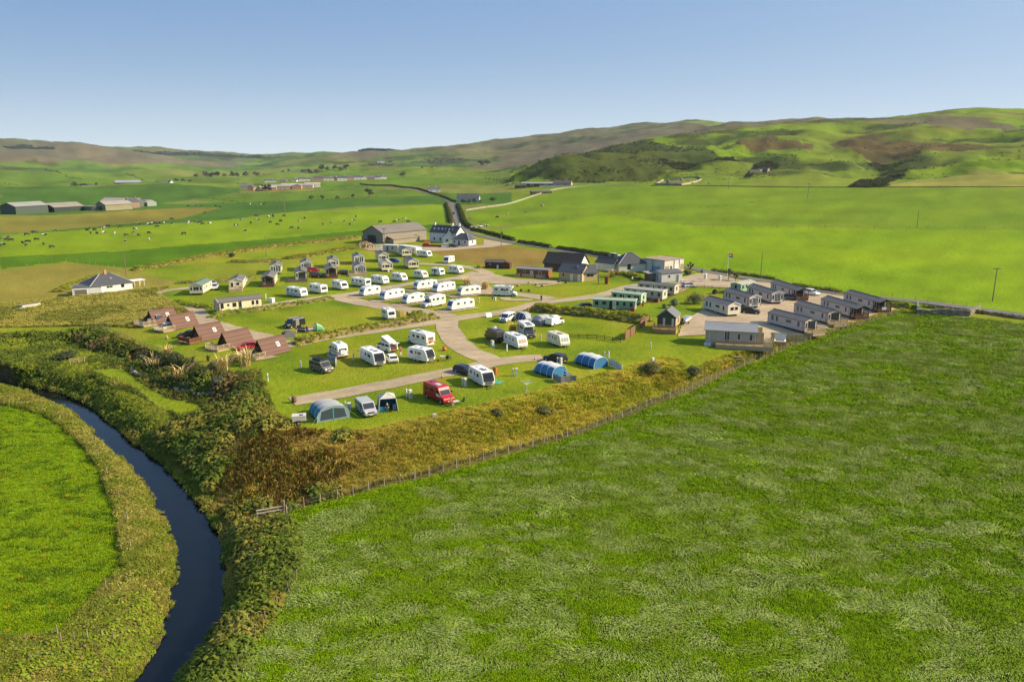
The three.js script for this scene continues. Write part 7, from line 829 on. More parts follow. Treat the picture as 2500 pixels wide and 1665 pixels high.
// shell lofted through hoops [x, half width, height], only the part of each arch between two fractions
function arch(hoops, f0, f1, out = 0, n = 10) {
  const P = ([x, w, h], f) => { const a = Math.PI * f, c = Math.cos(a), s = Math.sin(a); return [x, Math.pow(Math.abs(s), 0.75) * (h + out), Math.sign(c) * Math.pow(Math.abs(c), 0.8) * (w + out)]; }, v = [];
  for (let i = 1; i < hoops.length; i++) for (let k = 0; k < n; k++) { const a = f0 + (f1 - f0) * k / n, b = f0 + (f1 - f0) * (k + 1) / n; v.push(...quad(P(hoops[i - 1], a), P(hoops[i - 1], b), P(hoops[i], b), P(hoops[i], a))); }
  return tris(v);
}
const endCap = ([x, w, h], n = 14, k = 1) => { const v = [], P = (f) => { const a = Math.PI * f, c = Math.cos(a), s = Math.sin(a); return [x, Math.pow(Math.abs(s), 0.75) * h * k, Math.sign(c) * Math.pow(Math.abs(c), 0.8) * w * k]; }; for (let i = 0; i < n; i++) v.push([x, 0, 0], P(i / n), P((i + 1) / n)); return tris(v); };
const hoop = ([x, w, h], t = 0.07) => { const g = []; const P = (f) => { const a = Math.PI * f, c = Math.cos(a), s = Math.sin(a); return [x, Math.pow(Math.abs(s), 0.75) * (h + 0.02), Math.sign(c) * Math.pow(Math.abs(c), 0.8) * (w + 0.02)]; }; for (let i = 0; i < 12; i++) g.push(bar(P(i / 12), P((i + 1) / 12), t)); return g; };
function tent(name, label, [x, z, hd], hoops, sideC, topC, o = {}) {
  const t = thing(name, label, 'tent', x, z, hd), a = o.split ?? 0.3;
  part(t, 'side_panel', [arch(hoops, 0, a)], cloth(sideC)); part(t, 'side_panel', [arch(hoops, 1 - a, 1)], cloth(sideC)); part(t, 'roof_panel', [arch(hoops, a, 1 - a)], cloth(topC));
  part(t, 'end_panel', [endCap(hoops[0])], cloth(sideC)); const f = part(t, 'front_panel', [endCap(hoops[hoops.length - 1])], cloth(o.front ?? sideC));
  hoops.forEach((q, i) => { if (q[2] > 0.3) part(t, 'pole_sleeve', hoop(q), cloth(o.pole ?? topC)); });
  const e = hoops[hoops.length - 1]; if (o.win) { for (const s of [-1, 1]) part(f, 'window', [ext([[0.08, 0.25], [e[1] * 0.8, 0.25], [e[1] * 0.68, e[2] * 0.72], [0.08, e[2] * 0.86]].map((p) => [p[0] * s, p[1]]), 0.03).rotateY(Math.PI / 2).translate(e[0] + 0.03, 0, 0)], M('#3a4650', 0.25)); part(f, 'zip_panel', [B(0.03, e[2] * 0.85, 0.14, e[0] + 0.04, e[2] * 0.43, 0)], cloth('#2f9a98')); }
  if (o.sideWin) for (const s of [-1, 1]) for (const q of o.sideWin) part(t, 'side_window', [arch([[q - 0.35, hoops[1][1] + 0.02, hoops[1][2]], [q + 0.35, hoops[1][1] + 0.02, hoops[1][2]]], s > 0 ? 0.08 : 0.78, s > 0 ? 0.22 : 0.92, 0.03, 3)], cloth(o.sw ?? '#8a9a98'));
  part(t, 'mud_skirt', [arch(hoops, 0, 0.035, 0.03, 1), arch(hoops, 0.965, 1, 0.03, 1)], cloth('#2a2e33'));
  for (const [px, pz] of [[e[0], e[1]], [e[0], -e[1]], [hoops[0][0], hoops[0][1]], [hoops[0][0], -hoops[0][1]]]) part(t, 'guy_rope', [bar([px, Math.max(0.5, e[2] * 0.6), pz * 0.85], [px + Math.sign(px) * 1.1, 0, pz * 1.5], 0.025, 4)], M(o.rope ?? '#c9d2a0', 0.8));
  return t;
}
tent('tunnel_tent', 'large grey and teal tunnel tent with arched windowed front', TN.teal, [[-2.9, 1.9, 1.2], [-2.4, 2.1, 1.8], [-0.8, 2.3, 2.1], [1.0, 2.35, 2.2], [2.4, 2.4, 2.15]], '#2c7f94', '#a4a8aa', { split: 0.27, front: '#7f9aa4', win: 1, pole: '#b4b6b6', sideWin: [-1.6, 0.1], sw: '#8f978f', rope: '#a8c860' });
tent('tunnel_tent', 'blue and white tunnel tent beside the grey fabric windbreak', TN.blue1, [[-2.8, 1.5, 1.1], [-2.2, 1.7, 1.8], [-0.6, 1.8, 2.05], [1.0, 1.8, 2.05], [2.4, 1.75, 1.9]], '#3579a8', '#cfd3d6', { split: 0.33, pole: '#dfe2e4', sideWin: [-0.2], sw: '#3d8ac4' });
tent('tunnel_tent', 'blue and white tunnel tent beside the pale curved windbreak', TN.blue2, [[-2.9, 1.5, 1.1], [-2.3, 1.7, 1.8], [-0.6, 1.8, 2.05], [1.2, 1.8, 2.05], [2.6, 1.75, 1.9]], '#2f72a4', '#cfd3d6', { split: 0.33, pole: '#dfe2e4', sideWin: [-0.4], sw: '#7fa6c8' });
tent('dome_tent', 'dark grey tunnel tent with pale piping on the middle lawn', TN.dome1, [[-1.9, 0.6, 0.15], [-1.4, 1.0, 0.8], [-0.4, 1.3, 1.3], [0.7, 1.35, 1.4], [1.5, 1.2, 1.25]], '#3c3a3d', '#4a484b', { pole: '#9a9488', front: '#6d6f76' });
tent('dome_tent', 'pale green dome tent behind the striped windbreak', TN.dome2, [[-1.7, 0.5, 0.1], [-1.2, 1.1, 0.9], [0, 1.4, 1.6], [1.2, 1.1, 0.9], [1.7, 0.5, 0.1]], '#5f9a6e', '#9cc08a', { pole: '#b6d2a0' });
tent('drive_away_awning', 'navy and grey drive-away awning joined to the striped white van', TN.awn1, [[-1.7, 1.4, 1.9], [0, 1.6, 2.1], [1.4, 1.5, 1.9], [2.0, 1.4, 0.9]], '#26406a', '#b4babf', { split: 0.36, front: '#9aa2a8', pole: '#c4c8ca' });
tent('drive_away_awning', 'grey drive-away awning joined to the white van with roof pod', TN.awn2, [[-1.9, 1.5, 1.9], [-0.2, 1.6, 2.1], [1.2, 1.6, 2.0], [1.9, 1.5, 1.2]], '#8f9296', '#b0b0ae', { pole: '#c9c9c6', front: '#85888c' });
{ // day shelter
  const [x, z, hd] = TN.shelter, t = thing('day_shelter', 'teal and cream square day shelter with open front', 'tent', x, z, hd), w = 1.45, h = 1.9, c = [[-w, -w], [w, -w], [w, w], [-w, w]];
  const rf = []; for (let i = 0; i < 4; i++) { const a = c[i], b = c[(i + 1) % 4], k = 0.82; rf.push([a[0] * k, h, a[1] * k], [b[0] * k, h, b[1] * k], [0, h + 0.65, 0]); } part(t, 'roof', [tris(rf)], cloth('#c3c0b6'));
  for (let i = 0; i < 4; i++) { const a = c[i], b = c[(i + 1) % 4], k = 0.82; part(t, 'frame_pole', [bar([a[0], 0, a[1]], [a[0] * k, h, a[1] * k], 0.1), bar([a[0] * k, h, a[1] * k], [0, h + 0.66, 0], 0.08)], cloth('#d0cdc4')); if (i === 1) continue; part(t, 'lower_panel', [tris(quad([a[0], 0, a[1]], [b[0], 0, b[1]], [b[0] * 0.92, 0.9, b[1] * 0.92], [a[0] * 0.92, 0.9, a[1] * 0.92]))], cloth('#2a7f9a')); part(t, 'upper_panel', [tris(quad([a[0] * 0.92, 0.9, a[1] * 0.92], [b[0] * 0.92, 0.9, b[1] * 0.92], [b[0] * k, h, b[1] * k], [a[0] * k, h, a[1] * k]))], cloth(i === 3 ? '#5a6a72' : '#b9b6ac')); }
  part(t, 'front_half_panel', [tris(quad([w, 0, 0.2], [w, 0, w], [w * 0.92, 0.8, w * 0.92], [w * 0.92, 0.8, 0.2]))], cloth('#2a7f9a'));
}
function windbreak(label, pts, h, cols, solid) {
  const [ox, oz] = pts[0], t = thing('windbreak', label, 'windbreak', ox, oz), oy = ground(ox, oz), p = smooth(pts, 0.9);
  for (let i = 1; i < p.length; i++) { const a = p[i - 1], b = p[i], A = (q, y) => [q[0] - ox, ground(...q) - oy + y, q[1] - oz]; const n = cols.length; for (let k = 0; k < n; k++) part(t, n > 1 ? 'stripe' : 'fabric_panel', [tris(quad(A(a, 0.05 + h * k / n), A(b, 0.05 + h * k / n), A(b, 0.05 + h * (k + 1) / n), A(a, 0.05 + h * (k + 1) / n)))], cloth(cols[k])); part(t, 'pole', [bar(A(a, 0), A(a, h + 0.2), 0.05)], wood('#8a7352')); }
}
windbreak('multicoloured striped windbreak between the dark and green dome tents', TN.wind1, 1.15, ['#8c3040', '#1f3a5c', '#2a9aa0', '#c8ccc8', '#1f3a5c', '#c0603a']);
windbreak('blue, white and yellow striped windbreak behind the grey camper van', TN.wind2, 1.5, ['#2c86a8', '#c8ccd0', '#1f5f9a', '#d0d2d2', '#c09030', '#c8ccd0', '#1f5f9a']);
windbreak('grey mesh windbreak in front of the first blue tent', TN.wind3, 1.1, ['#85878a']); windbreak('pale curved mesh windbreak beside the second blue tent', TN.wind4, 1.3, ['#e0e2dc']);
windbreak('pale yellow windbreak beside the small two-berth caravan', TN.yellow, 1.3, ['#c4b25c']); windbreak('orange fabric windbreak beside the shield-nosed caravan', TN.orange, 1.2, ['#b8683a']);
{ const p = TN.tarp, t = structure(yard(p, 0.09, cloth('#4f9a7c'), 3), 'groundsheet', 'green groundsheet spread beside the caravan', 'groundsheet'); t.userData = { label: 'green groundsheet spread beside the shield-nosed caravan', category: 'groundsheet' }; t.geometry.deleteAttribute('color'); }
// ---------------------------------------------------------------- fences
function fence(name, label, pts, o) {
  const p = smooth(pts, o.gap), [ox, oz] = p[0], oy = ground(ox, oz), t = thing(name, label, 'fence', ox, oz), A = (q, y, dx = 0) => [q[0] - ox + dx, ground(...q) - oy + y, q[1] - oz];
  const pm = (o.tones ?? ['#9a8d78', '#8a7d6a', '#a89c88']).map((c) => wood(c));
  p.forEach((q, i) => { if (o.skip && hash(i, o.skip) < 0.3) return; const j = rr(-0.06, 0.06) * (o.lean ?? 1); part(t, 'post', [bar(A(q, -0.3), A(q, o.h * rr(0.93, 1.07), j), o.w ?? 0.1, 5)], pm[i % pm.length]); });
  for (const y of o.rails ?? []) for (let i = 1; i < p.length; i++) part(t, 'rail', [o.board ? ext([[0, 0], [1, 0], [1, 1], [0, 1]], 1) && tris([...quad(A(p[i - 1], y), A(p[i], y), A(p[i], y + o.board), A(p[i - 1], y + o.board))]) : bar(A(p[i - 1], y), A(p[i], y), o.rt ?? 0.08, 4)], o.board ? cloth(o.tones[0]) : pm[(i + 1) % pm.length]);
  if (o.wires) for (const y of o.wires) part(t, 'wire', p.slice(1).map((q, i) => bar(A(p[i], y), A(q, y), 0.022, 3)), M('#8b8b86', 0.5, 0.5));
}
fence('post_and_wire_fence', 'post and wire fence along the foreground meadow below the bank', D.FN_field, { gap: 2.1, h: 1.35, w: 0.15, tones: ['#a89c86', '#988c76', '#b5a992'], wires: [0.3, 0.6, 0.9, 1.1] });
fence('post_and_wire_fence', 'leaning post and wire fence running down the river side of the meadow', D.FN_west, { gap: 2.6, h: 1.2, w: 0.11, wires: [0.5, 0.95], lean: 4 });
fence('post_fence', 'sparse grey posts along the left pasture above the river', D.FN_left, { gap: 8.5, h: 1.3, w: 0.13 });
fence('post_fence', 'short run of posts in the broad-leaved weeds by the river', D.FN_left2, { gap: 2.2, h: 1.2, w: 0.11 });
fence('rail_fence', 'low timber rail fence along the lawn edge below the chalets', D.FN_chalet, { gap: 2.4, h: 0.95, rails: [0.4, 0.75], tones: ['#8d7f62', '#7c6f56', '#98896c'] });
fence('rail_fence', 'dark brown rail fence round the lawn by the round bush', D.FN_brown, { gap: 2.2, h: 1.1, rails: [0.35, 0.65, 0.95], tones: ['#6a4634', '#5d3c2c', '#74503c'] });
fence('post_fence', 'thin posts edging the sunken garden lawn', D.FN_garden, { gap: 2.8, h: 1.0, w: 0.08, tones: ['#b9a468'] });
fence('rail_fence', 'black-stained rail fence ending at the cream caravan', D.FN_dark, { gap: 2.0, h: 1.1, rails: [0.25, 0.55, 0.85], tones: ['#2e2823', '#352e28'], rt: 0.13 });
fence('post_and_wire_fence', 'post and wire fence along the road behind the lodges', D.FN_road, { gap: 3.2, h: 1.2, wires: [0.5, 1.0] });
fence('post_and_wire_fence', 'post and wire fence across the big right pasture', D.FN_far1, { gap: 8, h: 1.5, w: 0.2, wires: [] });
fence('white_rail_fence', 'long white rail fence curving up the track to the hill farm', D.FN_white, { gap: 6, h: 1.6, w: 0.3, rails: [0.5, 1.2], tones: ['#d8d2bc'], rt: 0.35 });
fence('field_wall', 'dark boundary fence along the foot of the green hill', D.FN_hill, { gap: 12, h: 1.4, w: 0.3, rails: [0.6], tones: ['#3c4028'], rt: 0.7 });
fence('post_and_wire_fence', 'post fence between the rough grass and the cow pasture', D.FN_site, { gap: 5, h: 1.2, w: 0.12 });
for (const [k, label] of [['slat', 'brown slatted fence panel nearest the black rail fence'], ['slat2', 'brown slatted fence panel beside the hedge bank']]) {
  const [a, b] = TN[k], l = Math.hypot(b[0] - a[0], b[1] - a[1]), t = thing('slat_panel', label, 'fence', a[0], a[1], -Math.atan2(b[1] - a[1], b[0] - a[0]) * 180 / Math.PI);
  for (let i = 0; i < 10; i++) part(t, 'slat', [B(l, 0.14, 0.04, l / 2, 0.2 + i * 0.17, 0)], wood(['#8a6446', '#7c593e', '#94704e'][i % 3])); for (const q of [0.02, 0.5, 0.98]) part(t, 'post', [B(0.1, 1.9, 0.1, l * q, 0.95, 0.06)], wood('#6b4c36'));
}
{ const p = TN.gate, t = thing('field_gate', 'pale timber rail gate between shrubs above the garden lawn', 'gate', p[0][0], p[0][1]), o = ground(...p[0]), A = (q, y) => [q[0] - p[0][0], ground(...q) - o + y + 0.5, q[1] - p[0][1]]; for (const q of p) part(t, 'post', [bar(A(q, -0.9), A(q, 1.2), 0.16)], wood('#b3a070')); for (let i = 1; i < 3; i++) for (const y of [0.25, 0.6, 0.95]) part(t, 'rail', [bar(A(p[i - 1], y), A(p[i], y), 0.11)], wood('#bfae7e'));
  const s = TN.sleeper, u = thing('timber_barrier', 'weathered plank barrier at the corner of the meadow fence', 'barrier', s[0][0], s[0][1]), so = ground(...s[0]), S2 = (q, y) => [q[0] - s[0][0], ground(...q) - so + y, q[1] - s[0][1]]; for (const y of [0.6, 1.0]) part(u, 'plank', [bar(S2(s[0], y), S2(s[1], y + 0.15), 0.26)], wood('#b4aa98')); part(u, 'post', [bar(S2(s[1], -0.4), S2(s[1], 1.9), 0.28)], wood('#9a8d78')); part(u, 'post', [bar(S2(s[0], -0.4), S2(s[0], 1.1), 0.2)], wood('#9a8d78')); }
// ---------------------------------------------------------------- poles, lamp, flag
D.POLE.forEach(([x, z], i) => { const h = [8, 8, 8, 9, 6, 8, 8][i], t = thing('utility_pole', ['tall pale pole on the lawn behind the static homes', 'slim aerial mast behind the lone bungalow', 'slim pole beside the road by the lodges', 'timber electricity pole with crossarm in the right pasture', 'plain timber pole on the lawn by the phone box', 'electricity pole with transformer beside the rough brown field', 'slim timber pole on the pasture fence line'][i], 'pole', x, z); part(t, 'shaft', [CY(0.1, 0.15, h, 0, h / 2, 0, 'y', 8)], wood('#7d7464')); if (i === 3) { part(t, 'crossarm', [B(2.0, 0.14, 0.14, 0, h - 0.3, 0)], wood('#6b6354')); for (const q of [-0.9, 0, 0.9]) part(t, 'insulator', [CY(0.05, 0.08, 0.22, q, h - 0.1, 0)], M('#a9a9a4', 0.3)); } if (i === 5) { part(t, 'crossarm', [B(0.14, 0.14, 1.4, 0, h - 0.8, 0)], wood('#4a4338')); part(t, 'transformer', [B(0.7, 0.9, 0.6, 0.4, h - 2.4, 0)], M('#55585a', 0.6)); } });
D.POLEF.forEach(([x, z], i) => { const t = thing('electricity_pole', ['pole beside the bend of the straight road', 'pole at the edge of the cow pasture', 'pole on the rising right pasture', 'pole below the ruined steading', 'pole in the yard by the rear static homes'][i], 'pole', x, z), h = i === 4 ? 9 : 11; part(t, 'shaft', [CY(0.14, 0.22, h, 0, h / 2, 0, 'y', 7)], wood('#85796a')); part(t, 'crossarm', [B(2.0, 0.18, 0.18, 0, h - 0.4, 0)], wood('#6f6557')); });
{ let [x, z] = TN.lamp, t = thing('lamp_post', 'slim grey lamp post beside the lane', 'lamp post', x, z); part(t, 'post', [CY(0.04, 0.06, 4.0, 0, 2, 0)], M('#8f9690', 0.5)); part(t, 'lamp_head', [B(0.5, 0.12, 0.2, 0.15, 4.05, 0)], M('#b6bab4', 0.5));
  [x, z] = TN.flag; t = thing('flagpole', 'white flagpole with red, white and blue flag', 'flagpole', x, z); part(t, 'pole', [CY(0.05, 0.07, 7.6, 0, 3.8, 0)], white); const F = (y0, y1) => { const v = []; for (let i = 0; i < 6; i++) { const P = (k, y) => [0.06 + k * 0.22, y - k * 0.06, Math.sin(k * 1.2) * 0.14]; v.push(...quad(P(i, y0), P(i + 1, y0), P(i + 1, y1), P(i, y1))); } return tris(v); }; const fl = part(t, 'flag', [F(6.9, 7.3)], cloth('#b02a2a')); part(fl, 'white_band', [F(6.55, 6.9)], cloth('#d5d5d0')); part(fl, 'blue_band', [F(6.2, 6.55)], cloth('#27417c')); 
  for (const k of ['pillar', 'pillar2']) { [x, z] = TN[k]; t = thing('gate_pillar', k === 'pillar' ? 'white round-topped pillar standing in the gravel entrance' : 'white pillar at the end of the entrance wall', 'pillar', x, z); part(t, 'shaft', [CY(0.42, 0.45, 1.5, 0, 0.75, 0, 'y', 14)], wallM('#d8d6cf')); part(t, 'cap', [CY(0.3, 0.5, 0.25, 0, 1.62, 0, 'y', 14)], wallM('#dcdad4')); } }
// ---------------------------------------------------------------- service posts and site furniture
D.BOLL.forEach(([x, z], i) => { const t = thing('service_post', ['slim white water and power post standing on the pitches'][0], 'post', x, z, i * 37, 'white service posts on the pitches'); part(t, 'post', [B(0.2, 1.25, 0.16, 0, 0.62, 0)], M('#c9cbc8', 0.6)); part(t, 'cap', [B(0.24, 0.1, 0.2, 0, 1.3, 0)], M('#d8d9d6', 0.5)); part(t, 'outlet_panel', [B(0.12, 0.5, 0.02, 0, 0.85, 0.09)], M('#8f9694', 0.5)); });
D.CAB.forEach(([x, z], i) => { const t = thing('service_cabinet', 'squat pale grey electric hook-up cabinet on the grass', 'cabinet', x, z, i * 31, 'grey hook-up cabinets on the pitches'), s = [1, 1, 1, 1, 1, 1, 0.55, 0.75, 0.7][i]; part(t, 'case', [B(0.45, 1.25 * s, 0.4, 0, 0.62 * s, 0)], M('#bfc0bb', 0.6)); part(t, 'lid', [B(0.5, 0.14, 0.45, 0, 1.3 * s, 0, 0, 0, 0.12)], M('#d2d3cf', 0.5)); part(t, 'door', [B(0.32, 0.7 * s, 0.02, 0, 0.65 * s, 0.21)], M('#9aa09e', 0.5)); });
const [mBar, mTr, mCl, mSg, , mBo, mCh, mBd, mMo, mTu] = D.MISC;
{ let t = thing('wooden_barrel', 'brown wooden barrel at the end of the gravel track', 'barrel', ...mBar); const g = new THREE.LatheGeometry([[0.001, 0], [0.3, 0], [0.38, 0.3], [0.4, 0.5], [0.38, 0.7], [0.3, 1.0], [0.001, 1.0]].map((p) => new THREE.Vector2(...p)), 14); part(t, 'staves', [strip(g)], wood('#7a5b44')); for (const y of [0.25, 0.75]) part(t, 'hoop', [CY(0.4, 0.4, 0.06, 0, y, 0, 'y', 14)], M('#55504a', 0.6, 0.4));
  t = thing('box_trailer', 'small grey box trailer beside the big teal tent', 'trailer', mTr[0], mTr[1], 15); part(t, 'box', [ext([[-0.95, 0.5], [-0.95, 1.15], [-0.85, 1.22], [0.85, 1.22], [0.95, 1.15], [0.95, 0.5]], 1.3, 0.04)], paint('#b4b0a6')); part(t, 'lid', [B(1.95, 0.08, 1.36, 0, 1.25, 0)], M('#c4c2ba', 0.5)); for (const s of [-1, 1]) { wheel(t, -0.1, s * 0.72, 0.26, 0.16); part(t, 'mudguard', [B(0.6, 0.05, 0.2, -0.1, 0.58, s * 0.74)], black); part(t, 'tail_lamp', [B(0.05, 0.12, 0.2, -0.98, 0.6, s * 0.5)], M('#8e1c18', 0.3)); } part(t, 'drawbar', [bar([0.9, 0.45, 0], [1.9, 0.45, 0], 0.08), bar([1.8, 0.45, 0], [1.8, 0, 0], 0.06)], chrome); part(t, 'lid_straps', [B(0.5, 0.04, 0.5, 0.3, 1.31, 0.2)], black);
  t = thing('rotary_clothesline', 'white rotary clothes dryer on the lower lawn', 'clothesline', ...mCl); part(t, 'mast', [CY(0.03, 0.03, 1.7, 0, 0.85, 0)], M('#c9c9c4', 0.5)); for (let i = 0; i < 4; i++) { const a = i * 1.57 + 0.4; part(t, 'arm', [bar([0, 1.2, 0], [Math.cos(a) * 1.2, 1.75, Math.sin(a) * 1.2], 0.05)], M('#d2d2cc', 0.5)); part(t, 'foot', [bar([0, 0.3, 0], [Math.cos(a) * 0.5, 0, Math.sin(a) * 0.5], 0.05)], M('#c9c9c4', 0.5)); } for (let k = 1; k < 5; k++) { const r = 0.28 * k, y = 1.2 + 0.128 * k; part(t, 'line', [0, 1, 2, 3].map((i) => { const a = i * 1.57 + 0.4, b = a + 1.57; return bar([Math.cos(a) * r, y, Math.sin(a) * r], [Math.cos(b) * r, y, Math.sin(b) * r], 0.03, 3); }), M('#c8cac6', 0.7)); }
  { const [x, z, hd] = D.BL.picnic; t = thing('picnic_table', 'weathered timber picnic table below the grey lodge deck', 'picnic table', x, z, hd); for (let i = 0; i < 5; i++) part(t, 'top_board', [B(1.8, 0.05, 0.14, 0, 0.76, -0.32 + i * 0.16)], wood('#8a7660')); for (const s of [-1, 1]) { part(t, 'bench', [B(1.8, 0.05, 0.28, 0, 0.45, s * 0.75)], wood('#84705a')); for (const e of [-1, 1]) part(t, 'leg', [bar([e * 0.65, 0.75, s * 0.15], [e * 0.65, 0, s * 0.7], 0.1)], wood('#6f5e4a')); } for (const e of [-1, 1]) part(t, 'crossbar', [B(0.06, 0.1, 1.7, e * 0.65, 0.4, 0)], wood('#6f5e4a')); }
  { const [x, z, hd] = TN.boatr; t = thing('boat_on_trailer', 'small silver-grey boat on a trailer beside the glass-fronted cabin', 'boat', x, z, hd); part(t, 'hull', [ext(curve([[-2.4, 1.2], [-2.3, 0.7], [0.5, 0.6], [2.0, 0.85], [2.7, 1.35]]), 1.6, 0.2)], paint('#b9bec2')); part(t, 'cover', [ext(curve([[-2.3, 1.2], [-1.2, 1.5], [0.5, 1.65], [2.4, 1.35]]), 1.3, 0.1)], cloth('#8d959b')); part(t, 'outboard_motor', [B(0.4, 0.7, 0.4, -2.6, 1.3, 0)], black); for (const s of [-1, 1]) wheel(t, -0.5, s * 0.9, 0.3, 0.18); part(t, 'trailer_frame', [B(5.0, 0.1, 0.12, 0.6, 0.48, 0), B(0.1, 0.1, 1.7, -0.5, 0.42, 0), B(0.1, 0.1, 1.3, 1.4, 0.45, 0)], M('#7a3c34', 0.6)); }
  { const [x, z] = TN.tractor; t = thing('garden_tractor', 'small yellow and dark garden tractor by the timber shed', 'tractor', x, z, 10); part(t, 'bonnet', [B(0.9, 0.5, 0.6, 0.5, 0.75, 0)], M('#b89a20', 0.5)); part(t, 'seat', [B(0.45, 0.12, 0.5, -0.4, 0.85, 0), B(0.12, 0.5, 0.5, -0.65, 1.1, 0)], black); part(t, 'chassis', [B(1.7, 0.25, 0.5, 0, 0.5, 0)], M('#33352f', 0.7)); for (const s of [-1, 1]) { wheel(t, -0.55, s * 0.5, 0.45, 0.28, '#b89a20'); wheel(t, 0.75, s * 0.45, 0.28, 0.2, '#b89a20'); } part(t, 'cutting_deck', [B(0.9, 0.18, 1.3, 0.15, 0.25, 0)], M('#a88c1c', 0.6)); part(t, 'steering_wheel', [bar([0.1, 0.8, 0], [-0.1, 1.2, 0], 0.06), CY(0.2, 0.2, 0.04, -0.1, 1.2, 0)], black); }
}
D.PHONE.forEach(([x, z], i) => { if (i === 0) { const t = thing('phone_box', 'tall red telephone box on the lawn by the wash block', 'phone box', x, z, -20); part(t, 'plinth', [B(0.98, 0.15, 0.98, 0, 0.08, 0)], M('#7c1418', 0.5)); for (const a of [-1, 1]) for (const b of [-1, 1]) part(t, 'corner_post', [B(0.14, 2.1, 0.14, a * 0.4, 1.2, b * 0.4)], M('#b01a1e', 0.4)); for (const s of [-1, 1]) { for (const ax of [0, 1]) { const p = ax ? part(t, 'glazed_side', [B(0.66, 1.75, 0.03, 0, 1.15, s * 0.41)], glassB) : part(t, 'glazed_side', [B(0.03, 1.75, 0.66, s * 0.41, 1.15, 0)], glassB); for (let k = 0; k < 7; k++) part(p, 'glazing_bar', [ax ? B(0.66, 0.045, 0.05, 0, 0.35 + k * 0.28, s * 0.42) : B(0.05, 0.045, 0.66, s * 0.42, 0.35 + k * 0.28, 0)], M('#b01a1e', 0.4)); part(p, 'lower_panel', [ax ? B(0.66, 0.3, 0.06, 0, 0.3, s * 0.41) : B(0.06, 0.3, 0.66, s * 0.41, 0.3, 0)], M('#b01a1e', 0.4)); } } part(t, 'fascia', [B(0.96, 0.28, 0.96, 0, 2.28, 0)], M('#b01a1e', 0.4)); part(t, 'sign_strip', [B(0.6, 0.14, 0.99, 0, 2.28, 0)], M('#d2cfc4', 0.5)); const g = new THREE.SphereGeometry(0.62, 14, 5, 0, 6.283, 0, 0.85); g.scale(1, 0.55, 1); g.translate(0, 2.22, 0); part(t, 'domed_roof', [strip(g)], M('#a8191d', 0.4)); }
  else { const t = thing('gas_bottle', i === 1 ? 'tall red gas bottle pair behind the mint green static home' : 'red gas bottle at the corner of the mint green static home', 'gas bottle', x, z); part(t, 'cylinder', [CY(0.24, 0.24, 1.2, 0, 0.65, 0, 'y', 12)], M('#b0241e', 0.5)); part(t, 'shoulder', [CY(0.09, 0.24, 0.2, 0, 1.35, 0, 'y', 12)], M('#b0241e', 0.5)); part(t, 'valve', [CY(0.09, 0.09, 0.16, 0, 1.5, 0, 'y', 8)], M('#8a1a16', 0.5)); } });
D.CONE.forEach(([x, z], i) => { const t = thing('traffic_cone', i ? 'orange cone on the track behind the black car' : 'orange and white cone on the track above the red van', 'cone', x, z); part(t, 'base', [B(0.4, 0.05, 0.4, 0, 0.03, 0)], M('#b8401c', 0.6)); part(t, 'cone', [CY(0.03, 0.16, 0.7, 0, 0.4, 0)], M('#c2481e', 0.6)); part(t, 'reflective_band', [CY(0.085, 0.115, 0.16, 0, 0.42, 0)], M('#d2d2cc', 0.5)); });
D.BUOY.forEach(([x, z], i) => { const t = thing('marker_ball', i ? 'red ball marker on the grass by the lane junction' : 'orange-red ball on the lawn beside the twin-axle caravan', 'ball', x, z), g = new THREE.SphereGeometry(0.42, 14, 10); g.translate(0, 0.42, 0); part(t, 'ball', [strip(g)], M('#c0361c', 0.5)); part(t, 'rope_eye', [CY(0.08, 0.1, 0.14, 0, 0.86, 0)], M('#8c2a18', 0.6)); part(t, 'white_stripe', [CY(0.425, 0.425, 0.07, 0, 0.42, 0, 'y', 14)], M('#d0c8bc', 0.6)); });
function chair(x, z, hd, label, col, g) { const t = thing('camping_chair', label, 'chair', x, z, hd, g); part(t, 'seat', [B(0.5, 0.05, 0.5, 0, 0.42, 0)], cloth(col)); part(t, 'backrest', [B(0.05, 0.6, 0.5, -0.28, 0.75, 0, 0, 0.2)], cloth(col)); for (const a of [-1, 1]) for (const b of [-1, 1]) part(t, 'leg', [bar([a * 0.22, 0.42, b * 0.22], [a * 0.26, 0, b * 0.26], 0.03)], M('#55585a', 0.5, 0.5)); for (const b of [-1, 1]) part(t, 'armrest', [B(0.42, 0.04, 0.05, 0, 0.62, b * 0.27)], black); }
function table(x, z, hd, label, col = '#c4c6c2') { const t = thing('camping_table', label, 'table', x, z, hd); part(t, 'table_top', [B(1.1, 0.04, 0.7, 0, 0.7, 0)], M(col, 0.5)); for (const a of [-1, 1]) for (const b of [-1, 1]) part(t, 'leg', [bar([a * 0.48, 0.7, b * 0.28], [a * 0.48, 0, b * 0.28], 0.035)], M('#8b8e90', 0.5, 0.5)); }
chair(TN.chairs[0], TN.chairs[1], 60, 'dark camping chair beside the white table', '#2b2e33'); chair(TN.chairs[0] + 0.2, TN.chairs[1] - 1.0, 20, 'second dark camping chair behind the white table', '#33363a'); table(TN.table[0], TN.table[1], 10, 'white camping table beside the twin-axle caravan');
{ const [x, z] = TN.orangebag, t = thing('water_carrier', 'orange water carrier at the caravan hitch', 'water carrier', x, z); part(t, 'drum', [CY(0.22, 0.22, 0.5, 0, 0.27, 0, 'z', 12)], M('#c23a1c', 0.5)); part(t, 'handle', [bar([0, 0.3, -0.25], [0.5, 0.7, -0.25], 0.04), bar([0, 0.3, 0.25], [0.5, 0.7, 0.25], 0.04), bar([0.5, 0.7, -0.25], [0.5, 0.7, 0.25], 0.04)], chrome); }
